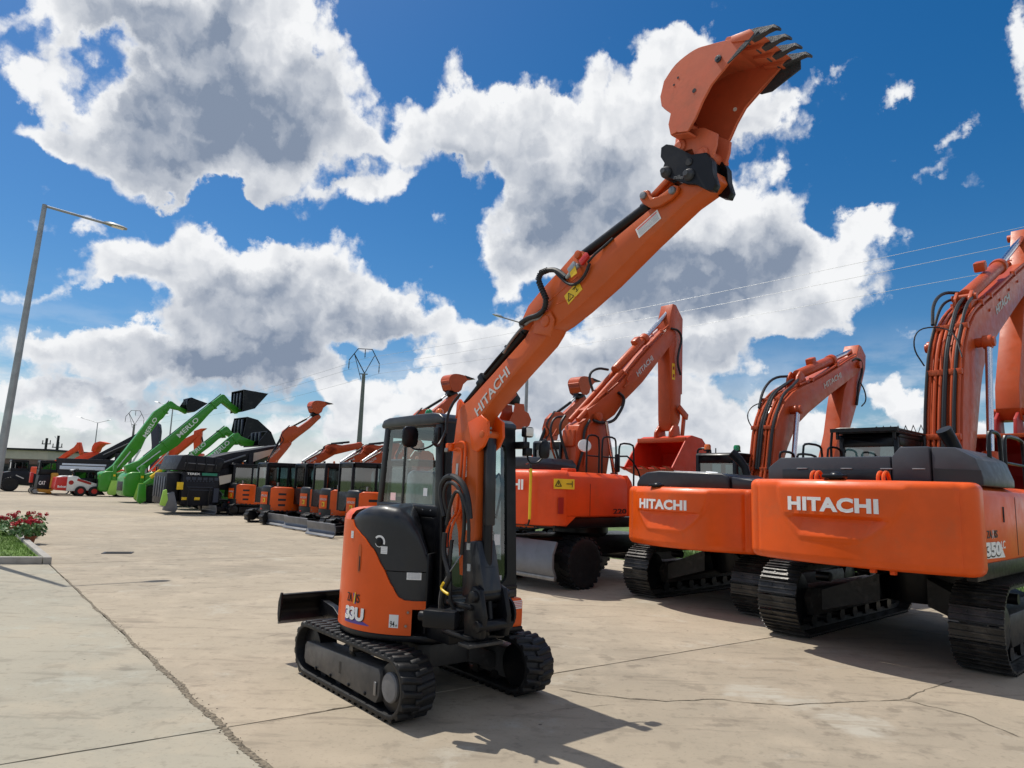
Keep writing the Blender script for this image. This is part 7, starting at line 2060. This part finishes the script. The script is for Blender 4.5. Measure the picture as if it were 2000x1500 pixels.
# ---------------------------------------------------------------- skid loader
K = thing('skid_loader', 'white and red skid loader with red wheels beside the green telehandler', 'skid loader', (-34.0, 54.6, 0), 42)
MB().prism([(-1.36, 0.42), (-1.46, 0.60), (-1.40, 1.40), (-0.62, 1.45), (-0.55, 0.38)], -0.8, 0.8).build('tailgate', 'red_paint', K, bevel=0.04)
MB().prism([(-0.70, 0.36), (-0.70, 1.46), (-0.35, 1.55), (0.0, 1.50), (0.22, 1.30), (1.45, 0.95), (1.42, 0.50), (0.3, 0.38)], -0.82, 0.82).build('body', 'white_paint', K, bevel=0.05)
MB().prism([(-1.25, 1.40), (-1.0, 1.52), (-0.6, 1.54), (-0.6, 1.40)], -0.7, 0.7).build('engine_lid', 'white_paint', K, bevel=0.03)
for x in (0.25, 1.18):
    for y in (-0.86, 0.86):
        w = MB().lathe([(0.16, -0.14), (0.34, -0.15), (0.385, -0.10), (0.385, 0.10), (0.34, 0.15), (0.16, 0.14)], (x, y, 0.385), 'y', 28).build('wheel', 'rubber', K)
        MB().lathe([(0.20, -0.15), (0.19, 0.15)], (x, y, 0.385), 'y', 20).build('rim', 'red_paint', w)
simple_cab(K, -0.32, 1.35, -0.62, 0.62, 0.95, 1.98)
MB().prism([(-0.40, 1.97), (-0.30, 2.03), (0.6, 2.04), (0.6, 1.97)], -0.6, 0.6).build('roof_panel', 'white_paint', K, bevel=0.02)
MB().obox((0.45, -0.84, 1.12), (0.95, 0, -0.3), (0, 1, 0), (0.3, 0, 0.95), 1.0, 0.05, 0.17).build('lift_arm', 'deep_red', K, bevel=0.02)
MB().lathe([(0.17, 0), (0.17, -0.01)], (-0.42, -0.825, 1.02), 'y', 20).build('round_emblem', 'deep_red', K)
lettering('maker_lettering', 'Bobcat', 'letter_white', K, (-1.28, -0.808, 0.62), (1, 0, 0), (0, 0, 1), 0.58, 0.17, 0.03)
MB().prism([(1.4, 0.1), (2.0, 0.1), (1.6, 0.6), (1.4, 0.6)], -0.85, 0.85).build('bucket', 'slate', K, bevel=0.02)

# ---------------------------------------------------------------- yellow compact loader
Y = thing('compact_loader', 'amber and black compact track loader between the dark loader and the skid loader', 'loader', (-36.0, 56.5, 0), 42)
MB().prism([(-1.95, 0.40), (-2.02, 0.60), (-1.95, 1.50), (-1.2, 1.55), (-1.2, 0.35)], -0.9, 0.5).build('radiator_box', 'slate', Y, bevel=0.03)
MB().prism([(-1.2, 0.26), (-1.15, 1.7), (-0.72, 1.72), (-0.60, 1.25), (-0.92, 0.30)], -0.95, 0.7).build('side_fender', 'amber_paint', Y, bevel=0.05)
MB().prism([(-2.03, 0.24), (-2.0, 0.46), (-1.15, 0.40), (-0.95, 0.10), (-1.12, 0.08)], -0.95, 0.7).build('counterweight', 'amber_paint', Y, bevel=0.03)
simple_cab(Y, -1.95, -0.75, -0.62, 0.62, 1.5, 2.6)
lettering('maker_lettering', 'CAT', 'letter_white', Y, (-1.92, -0.908, 0.75), (1, 0, 0), (0, 0, 1), 0.45, 0.30, 0.03)
for s in (-0.8, 0.6):
    ring_belt(-2.1, 0.26, 0.24, 0.2, 0.26, 0.24, s-0.18, s+0.18, 0.05).build('track_belt', 'rubber', Y)
    MB().cyl((-2.05, s-0.15, 0.26), (-2.05, s+0.15, 0.26), 0.18, 16).build('idler', 'galvanised', Y)
MB().box(-2.5, -2.28, -0.7, -0.3, 0.9, 1.7).build('rear_lamp', 'red_paint', Y, bevel=0.03)

# ---------------------------------------------------------------- dark wheel loader at the far left
W_ = thing('wheel_loader', 'large dark wheel loader with a black tyre at the far left end of the row', 'loader', (-41.5, 61.5, 0), 42)
MB().prism([(-2.95, 0.7), (-2.9, 1.55), (-2.3, 1.70), (-1.0, 1.80), (-0.75, 1.4), (-0.75, 0.5)], -0.9, 0.9).build('body', 'slate', W_, bevel=0.06)
simple_cab(W_, -2.25, -0.95, -0.7, 0.7, 1.5, 2.65)
for ax in (-2.2, 0.3):
    for s in (-1, 1):
        thing_wheel(W_, ax, s*1.0, 0.62, 0.60, 0.5, s)
MB().obox((-1.55, -0.92, 1.25), (0.9, 0, -0.42), (0, 1, 0), (0.42, 0, 0.9), 0.65, 0.02, 0.08).build('nameplate', 'letter_grey', W_)
MB().box(-3.1, -2.7, -0.8, -0.3, 1.35, 1.62).build('tail_lamp', 'red_paint', W_, bevel=0.03)
MB().prism([(-0.8, 0.6), (-0.6, 1.6), (0.8, 1.3), (0.8, 0.6)], -0.6, 0.6).build('front_frame', 'slate', W_, bevel=0.04)

# ---------------------------------------------------------------- things behind the far end
H = thing('storage_hall', 'long low hall with a beige band under its flat dark roof behind the far machines', 'building', (-66, 95, 0), -3)
MB().box(-6, 3.0, 0, 9, -0.1, 2.6).build('wall', 'dark_wall', H)
MB().box(-6, 3.0, -0.4, 9, 3.3, 4.5).build('beige_band', 'beige_panel', H)
MB().box(-6, 3.1, -0.3, 9, 2.6, 3.3).build('red_band', 'brown_wall', H)
MB().box(-6.2, 3.3, -0.7, 9.2, 4.5, 4.75).build('roof', 'slate', H)
for k in range(5):
    MB().box(-5.0+1.7*k, -4.0+1.7*k, -0.05, 0.02, 0.2, 2.2).build('door', 'slate', H)

R1 = thing('tracked_excavator', 'red-orange excavator far behind the white skid loader, arm folded', 'excavator', (-48.5, 74.5, 0), 0, 'distant excavators behind the row')
MB().box(-1.8, 1.8, -1.4, 1.4, 0.0, 0.9).build('tracks', 'rubber', R1, bevel=0.1)
MB().box(-2.0, 1.2, -1.3, 1.3, 0.95, 2.2).build('house', 'far_orange', R1, bevel=0.1)
simple_cab(R1, -0.2, 1.3, 0.2, 1.2, 1.2, 2.8)
MB().prism([(-0.6, 2.2), (-0.3, 2.9), (0.6, 3.7), (1.6, 4.45), (1.95, 4.95), (2.1, 4.9), (2.3, 4.3), (1.6, 3.9), (0.4, 3.0), (0.1, 2.2)], -0.25, 0.25).build('boom', 'far_orange', R1, bevel=0.03)
MB().prism([(1.8, 4.95), (2.15, 5.0), (2.55, 3.9), (2.3, 3.6)], -0.2, 0.2).build('arm', 'far_orange', R1, bevel=0.03)
R2 = thing('tracked_excavator', 'red-orange excavator far back with its curved bucket pointing right above the pale trailer', 'excavator', (-49.2, 77.5, 0), 0, 'distant excavators behind the row')
MB().box(-1.8, 1.8, -1.4, 1.4, 0.0, 0.9).build('tracks', 'rubber', R2, bevel=0.1)
MB().box(-2.0, 1.2, -1.3, 1.3, 0.95, 2.2).build('house', 'far_orange', R2, bevel=0.1)
simple_cab(R2, -0.9, 0.6, 0.2, 1.2, 1.2, 2.7)
MB().prism([(-0.2, 2.2), (0.0, 2.9), (1.6, 3.9), (2.9, 4.2), (3.2, 4.0), (3.0, 3.3), (1.8, 2.9), (0.8, 2.2)], -0.25, 0.25).build('boom', 'far_orange', R2, bevel=0.03)
MB().prism([(2.6, 4.2), (3.0, 4.3), (3.3, 3.3), (3.1, 2.6), (2.7, 2.6)], -0.2, 0.2).build('arm', 'far_orange', R2, bevel=0.03)
MB().prism([(2.55, 4.15), (2.6, 4.7), (2.8, 5.1), (3.4, 5.3), (4.2, 5.12), (3.6, 4.95), (3.2, 4.6), (3.05, 4.1)], -0.5, 0.5).build('bucket', 'far_orange', R2, bevel=0.03)
R3 = thing('tracked_excavator', 'red-orange excavator whose bent boom shows between two green telehandler booms', 'excavator', (-33.2, 63.0, 0), 0, 'distant excavators behind the row')
MB().box(-1.8, 1.8, -1.4, 1.4, 0.0, 0.9).build('tracks', 'rubber', R3, bevel=0.1)
MB().box(-2.0, 1.4, -1.3, 1.3, 0.95, 2.2).build('house', 'far_orange', R3, bevel=0.1)
MB().prism([(0.6, 2.2), (1.2, 3.0), (2.2, 4.2), (3.6, 5.2), (4.6, 5.75), (4.8, 5.5), (4.3, 5.0), (3.1, 3.9), (2.4, 3.3), (1.6, 2.2)], -0.28, 0.28).build('boom', 'far_orange', R3, bevel=0.03)
MB().prism([(4.3, 5.9), (4.9, 6.15), (5.35, 6.2), (4.95, 5.9), (5.0, 5.0), (4.9, 3.9), (4.5, 3.9), (4.3, 5.2)], -0.22, 0.22).build('arm', 'far_orange', R3, bevel=0.03)
MB().tube([(5.0, 0, 5.4), (5.15, 0, 4.9), (5.1, 0, 4.0)], 0.06, 8).build('bucket_cylinder', 'slate', R3)
MB().prism([(4.3, 3.9), (5.2, 3.9), (5.3, 3.0), (4.4, 2.8)], -0.5, 0.5).build('bucket', 'far_orange', R3, bevel=0.05)
R4 = thing('demolition_machine', 'dark grey machine whose blunt upright arm shows behind the first telehandler boom', 'excavator', (-35.6, 67.0, 0), 0)
MB().box(-2.0, 2.0, -1.4, 1.4, 0.0, 0.9).build('tracks', 'rubber', R4, bevel=0.1)
MB().box(-2.0, 1.4, -1.3, 1.3, 0.95, 2.2).build('house', 'slate', R4, bevel=0.1)
MB().prism([(1.0, 2.0), (0.95, 4.6), (0.70, 6.0), (0.80, 6.65), (1.1, 6.85), (1.40, 6.7), (1.55, 6.0), (1.55, 4.4), (1.6, 2.0)], -0.3, 0.3).build('arm', 'slate_blue', R4, bevel=0.05)
MB().tube([(1.45, -0.32, 6.5), (1.72, -0.32, 6.2), (1.72, -0.32, 4.4)], 0.05, 8).build('hose', 'hose', R4)
TR = thing('flatbed_trailer', 'low trailer with two pale blue-white side boards behind the skid loader', 'trailer', (-43.3, 70, 0), -3)
MB().box(-2.6, 2.9, 0, 2.4, 2.72, 3.15).build('top_deck', 'slate', TR, bevel=0.02)
MB().box(-1.9, 2.7, -0.04, 0.02, 2.48, 2.66).build('side_board', 'pale_blue', TR, bevel=0.01)
MB().box(-2.1, 2.6, -0.05, 0.02, 2.05, 2.40).build('side_board', 'pale_blue', TR, bevel=0.01)
MB().box(-2.7, 2.9, 0, 2.4, 0.9, 2.72).build('body', 'slate', TR, bevel=0.02)
for x in (-1.8, 1.8):
    MB().cyl((x, 0, 0.5), (x, 0.4, 0.5), 0.5, 20).build('wheel', 'rubber', TR)
CVY = thing('stockpile_conveyor', 'black belt conveyor slanting up to the right behind the first telehandler', 'conveyor', (-40.3, 71.5, 0), 0)
MB().prism([(-3.2, 2.3), (-3.2, 3.0), (2.4, 6.35), (2.7, 6.1), (2.4, 5.75), (-1.6, 2.9)], -0.5, 0.5).build('belt_frame', 'slate', CVY, bevel=0.03)
MB().tube([(-1.4, -0.53, 3.65), (1.1, -0.53, 4.95)], 0.05, 6).build('side_rail', 'galvanised', CVY)
MB().box(-2.6, -2.2, -0.6, 0.6, 0.0, 2.8).box(-0.2, 0.05, -0.5, 0.5, 0.0, 3.9).build('support_leg', 'slate', CVY)
# ================================================================ lamps, poles and wires
def street_lamp(label, x, y, h, arm_to, group='street lamps with flat heads', name='street_lamp'):
    M = thing(name, label, 'street lamp', (x, y, 0), 0, group)
    MB().frustum((0, 0, 0), (0, 0, h), 0.095, 0.048, 20).build('pole', 'galvanised', M)
    MB().box(-0.16, 0.16, -0.16, 0.16, 0, 0.03).build('base_plate', 'galvanised', M, bevel=0.005)
    for (ax, ay, az) in arm_to:
        d = Vector((ax, ay, 0)).normalized()
        e = Vector((ax, ay, az))
        p0 = Vector((0, 0, h-0.03))
        a = MB().tube([p0, p0.lerp(e+Vector((0, 0, h)), 0.74)], 0.028, 10).build('arm', 'galvanised', M)
        c = p0.lerp(e+Vector((0, 0, h)), 0.86)
        dd = (e+Vector((0, 0, h))-p0).normalized()
        n = Vector((-d.y, d.x, 0))
        hd = MB()
        rows = []
        L = (e.length)*0.30
        for t, w, tt in ((-0.5, 0.04, 0.035), (-0.35, 0.07, 0.05), (-0.1, 0.13, 0.05), (0.3, 0.13, 0.035), (0.5, 0.07, 0.02)):
            q = c+dd*(t*L)
            up = n.cross(dd)
            up = up if up.z > 0 else -up
            rows.append([tuple(q+n*w), tuple(q+n*w*0.6+up*tt), tuple(q-n*w*0.6+up*tt), tuple(q-n*w), tuple(q-n*w*0.8-up*tt*0.3), tuple(q+n*w*0.8-up*tt*0.3), tuple(q+n*w)])
        hd.sheet(rows)
        hd.add(rows[0][:-1], [list(range(6))])
        hd.add(rows[-1][:-1], [list(range(6))])
        h_ = hd.build('lamp_head', 'galvanised', M, angle=50)
        up = n.cross(dd)
        up = up if up.z > 0 else -up
        MB().obox(c+dd*(0.1*L)-up*0.018, dd, n, up, L*0.5, 0.16, 0.008).build('lamp_lens', 'lamp_glass', h_)
    return M


lamp_ = street_lamp('tall grey street lamp on the lawn, arm pointing right over the yard', -10.76, 14.55, 7.75, [(1.28, 1.0, -0.10)])
lamp_.rotation_euler = (0, math.radians(1.8), 0)      # the post leans a little
street_lamp('grey street lamp behind the raised boom of the front excavator, arm pointing left', 0.57, 26.2, 8.2, [(-1.42, 0.3, 0.42)])
street_lamp('thin street lamp standing between the two high green booms, arm pointing left', -30.9, 62.5, 8.0, [(-1.9, 0.4, 0.5)])
street_lamp('street lamp with two arms far behind the dark loader', -51.7, 86, 8.0, [(-3.0, 0.5, 0.72), (1.35, 0.5, 0.45)])
street_lamp('faint distant street lamp above the far pylons', -104.5, 160, 8.4, [(-1.6, 0.4, 1.4)])


def lattice_pole(label, x, y, h, s, deg):
    M = thing('power_pole', label, 'power pole', (x, y, 0), deg, 'concrete power poles')
    MB().frustum((0, 0, -0.1), (0, 0, h), 0.24*s, 0.12*s, 16).build('pole', 'concrete_pole', M)
    hx = [(-1.12, 0.95), (-1.12, 0.98), (-0.52, 1.85), (0.50, 1.85), (1.08, 0.80), (1.08, 0.76)]
    hx = [(a*s, h+b*s) for a, b in hx]
    MB().tube([(a, 0, b) for a, b in hx], 0.035*s, 6).build('crossarm', 'slate', M)
    b = MB()
    b.tube([(-0.78*s, 0, h+1.45*s), (0.05*s, 0, h+0.02)], 0.04*s, 6)
    b.build('brace', 'slate', M)
    MB().tube([(-0.78*s, 0, h+1.45*s), (-0.18*s, 0, h-0.45*s)], 0.025*s, 6).build('brace', 'slate', M)
    MB().tube([(0.70*s, 0, h+1.38*s), (0.05*s, 0, h+0.02)], 0.03*s, 6).build('brace', 'slate', M)
    MB().box(-0.28*s, 0.28*s, -0.05, 0.05, h-0.06*s, h).build('cap_plate', 'slate', M)
    ins = []
    for (a, z0) in ((-1.12*s, h+0.95*s), (0.0, h+1.85*s), (1.08*s, h+0.76*s)):
        prof = [(0.012, 0)]
        for k in range(5):
            prof += [(0.02*s, -0.08*s-0.11*s*k), (0.06*s, -0.12*s-0.11*s*k), (0.02*s, -0.15*s-0.11*s*k)]
        prof += [(0.012, -0.70*s)]
        MB().lathe(prof, (a, 0, z0), n=10).build('insulator', 'slate', M)
        ins.append(Vector((a, 0, z0-0.70*s)))
    r = Matrix.Rotation(math.radians(deg), 4, 'Z')
    return [Vector((x, y, 0))+r @ v for v in ins]


pa = lattice_pole('concrete power pole with a six-sided wire frame, standing behind the small excavators', -10.95, 50, 9.75, 1.0, 6)
pb = lattice_pole('concrete power pole with a six-sided wire frame, far off behind the conveyor', -49.3, 90, 8.2, 1.0, 14)
pc = lattice_pole('concrete power pole with a six-sided wire frame, outside the yard on the right', 28.5, 12.0, 11.0, 1.0, 30)
pd = [v+Vector((-60, 62, -1)) for v in pb]


def wires(a, b, sag, label):
    for k in range(3):
        pts = [a[k].lerp(b[k], i/24)-Vector((0, 0, sag*4*(i/24)*(1-i/24))) for i in range(25)]
        o = pts[0].copy()
        w = MB().tube([p-o for p in pts], 0.008, 5).build('power_line', 'wire')
        w.location = o
        tag(w, label[k], 'power line', 'overhead power lines')


wires(pa, pc, 0.5, ['highest wire running right from the six-sided power pole', 'middle wire running right from the six-sided power pole', 'lowest wire running right from the six-sided power pole'])
wires(pb, pa, 0.6, ['left wire running back from the six-sided pole to the farther one', 'middle wire running back from the six-sided pole to the farther one', 'right wire running back from the six-sided pole to the farther one'])


def small_pole(label, x, y, h, w, arms):
    M = thing('utility_pole', label, 'utility pole', (x, y, 0), -30, 'small distant utility poles')
    MB().box(-0.16, 0.16, -0.16, 0.16, 0, h).build('pole', 'slate', M)
    for z in arms:
        MB().box(-w, w, -0.08, 0.08, z-0.08, z+0.08).build('crossarm', 'slate', M)
        for x_ in (-w*0.9, 0, w*0.9):
            MB().box(x_-0.06, x_+0.06, -0.06, 0.06, z+0.08, z+0.7).build('insulator', 'slate', M)


small_pole('small dark utility pole with one crossarm just right of the hall', -88, 131, 7.9, 1.5, (6.8,))
small_pole('small dark utility pole with a transformer right of the other one', -85.2, 130, 8.4, 1.7, (6.2, 5.0))

# ================================================================ lawn, kerb and flowers at the left
def poly_prism(pts, z0, z1, name, mat, parent=None, bevel=0.0):
    return MB().prismz(pts, z0, z1).build(name, mat, parent, bevel=bevel)


KC = Vector((-9.37, 14.60, 0))                       # outer corner of the kerb
KS = Vector((-0.635, 0.77, 0)).normalized()          # along the yard side, away from the camera
KF = Vector((-0.955, -0.30, 0)).normalized()         # along the front, to the left
bed = MB().add([tuple(KC+KF*a+KS*b+Vector((0, 0, 0.07))) for a, b in ((0.05, 0.05), (14, 0.05), (14, 16), (0.05, 16))], [[0, 1, 2, 3]]).build('lawn_ground', 'lawn', smooth=False)
bed['kind'] = 'structure'
kerb = thing('kerb', 'pale stone kerb round the corner of the small lawn', 'kerb', tuple(KC), 0)
rk = random.Random(5)
for k in range(14):
    for (d, n) in ((KS, KF), (KF, KS)):
        if d is KF and k == 0:
            pass
        a = k*1.0+(0.0 if d is KS else 0.17)
        ln = 0.985
        c = d*(a+ln/2)+n*0.08+Vector((0, 0, 0.065+rk.uniform(-0.003, 0.003)))
        MB().obox(c, d, n, (0, 0, 1), ln, 0.155, 0.15).build('kerb_block', 'kerb_stone', kerb, bevel=0.012)
# blades of grass on the lawn: geometry that nobody could count
rg = random.Random(9)
gb = MB()
for k in range(9000):
    a, b = 0.2+rg.random()**1.3*3.2, 0.2+rg.random()*9.0
    p = KC+KF*a+KS*b
    h = rg.uniform(0.03, 0.075)
    t = rg.uniform(0, 6.28)
    w = Vector((math.cos(t), math.sin(t), 0))*0.007
    l = Vector((rg.uniform(-0.03, 0.03), rg.uniform(-0.03, 0.03), h))
    q = p+Vector((0, 0, 0.068))
    gb.add([tuple(q-w), tuple(q+w), tuple(q+l)], [[0, 1, 2]])
gr = gb.build('grass', 'lawn_blade', smooth=False, weld=False)
gr['kind'] = 'stuff'


def geranium(label, p, r, h, n_leaf, n_flower, seed, pot=None, name='geranium'):
    M = thing(name, label, 'flower', tuple(p), 0, 'red geraniums along the kerb')
    rr = random.Random(seed)
    if pot:
        MB().lathe([(0.085, 0), (0.125, 0.17), (0.14, 0.17), (0.14, 0.21), (0.12, 0.21), (0.11, 0.17), (0.0005, 0.17)], n=18).build('flower_pot', 'terracotta', M)
    z0 = 0.20 if pot else 0.0
    lf, lp = MB(), MB()
    for k in range(n_leaf):
        a, u = rr.uniform(0, 6.28), rr.random()**0.5
        z = z0+h*rr.uniform(0.05, 0.8)
        q = Vector((r*u*math.cos(a), r*u*math.sin(a), z))
        s = rr.uniform(0.035, 0.06)
        n = Vector((rr.uniform(-0.7, 0.7)+0.6*math.cos(a), rr.uniform(-0.7, 0.7)+0.6*math.sin(a), rr.uniform(0.2, 1.0))).normalized()
        e1 = n.orthogonal().normalized()
        e2 = n.cross(e1)
        vs = [tuple(q+e1*(s*math.cos(2*math.pi*i/7)*(0.85 if i else 0.35))+e2*(s*math.sin(2*math.pi*i/7))) for i in range(7)]
        (lf if rr.random() < 0.7 else lp).add(vs, [list(range(7))])
    lf.build('foliage', 'leaf', M, smooth=False, weld=False)
    lp.build('foliage', 'leaf_pale', M, smooth=False, weld=False)
    st, fl, fd = MB(), MB(), MB()
    for k in range(n_flower):
        a, u = rr.uniform(0, 6.28), rr.random()**0.5
        q = Vector((r*0.9*u*math.cos(a), r*0.9*u*math.sin(a), z0+h*rr.uniform(0.72, 1.0)))
        st.tube([(q.x*0.5, q.y*0.5, z0+h*0.2), tuple(q)], 0.004, 4)
        for j in range(26):
            d = Vector((rr.gauss(0, 1), rr.gauss(0, 1), rr.gauss(0, 0.8))).normalized()
            c = q+d*0.055
            e1 = d.orthogonal().normalized()
            e2 = d.cross(e1)
            s = rr.uniform(0.018, 0.032)
            (fl if rr.random() < 0.7 else fd).add([tuple(c+e1*s), tuple(c+e2*s+d*0.006), tuple(c-e1*s), tuple(c-e2*s+d*0.006)], [[0, 1, 2, 3]])
    st.build('flower_stalks', 'stem', M)
    fl.build('blossoms', 'petal', M, smooth=False, weld=False)
    fd.build('blossoms', 'petal_dark', M, smooth=False, weld=False)
    return M


geranium('red geranium in a terracotta pot standing on the concrete beside the kerb', (-12.38, 18.3, 0), 0.33, 0.42, 320, 13, 1, pot=True)
geranium('red geranium between the potted one and the lawn edge', (-13.7, 19.8, 0), 0.45, 0.45, 320, 14, 2)
geranium('red geranium clump farther back behind the kerb, at the left edge', (-15.2, 20.9, 0), 0.6, 0.5, 340, 16, 3)
geranium('red geranium with two tall bare stalks behind the lawn', (-14.9, 21.8, 0), 0.55, 0.6, 300, 13, 4)
geranium('low red geranium half cut by the left edge of the picture', (-16.3, 22.0, 0), 0.6, 0.5, 300, 14, 6)
sk = MB()
for (x, y, h) in ((0.0, 0.0, 0.0), ):
    pass
# steel drain cover set in the concrete
dc = thing('drain_cover', 'small dark slotted drain cover set into the concrete near the lawn', 'drain cover', (-9.35, 17.0, 0.0), 20)
MB().box(-0.32, 0.32, -0.22, 0.22, 0.002, 0.012).build('cover', 'slate', dc, bevel=0.004)
for k in range(7):
    MB().box(-0.26, 0.26, -0.18+0.055*k, -0.16+0.055*k, 0.012, 0.016).build('bar', 'frame_grey', dc)
# tall grass behind the row of big machines
rg = random.Random(4)
gb = MB()
for k in range(16000):
    t, f = rg.uniform(-22, 16), 5.0+abs(rg.gauss(0, 1.6))
    p = ROW0+RL*t+RF*f
    h = rg.uniform(0.12, 0.5)
    a = rg.uniform(0, 6.28)
    w = Vector((math.cos(a), math.sin(a), 0))*0.014
    l = Vector((rg.gauss(0, 0.10), rg.gauss(0, 0.10), h))
    q = p+Vector((0, 0, -0.14))
    gb.add([tuple(q-w), tuple(q+w), tuple(q+l*0.6+w*0.6), tuple(q+l)], [[0, 1, 2], [0, 2, 3]])
gr = gb.build('tall_grass', 'field_blade', smooth=False, weld=False)
gr['kind'] = 'stuff'
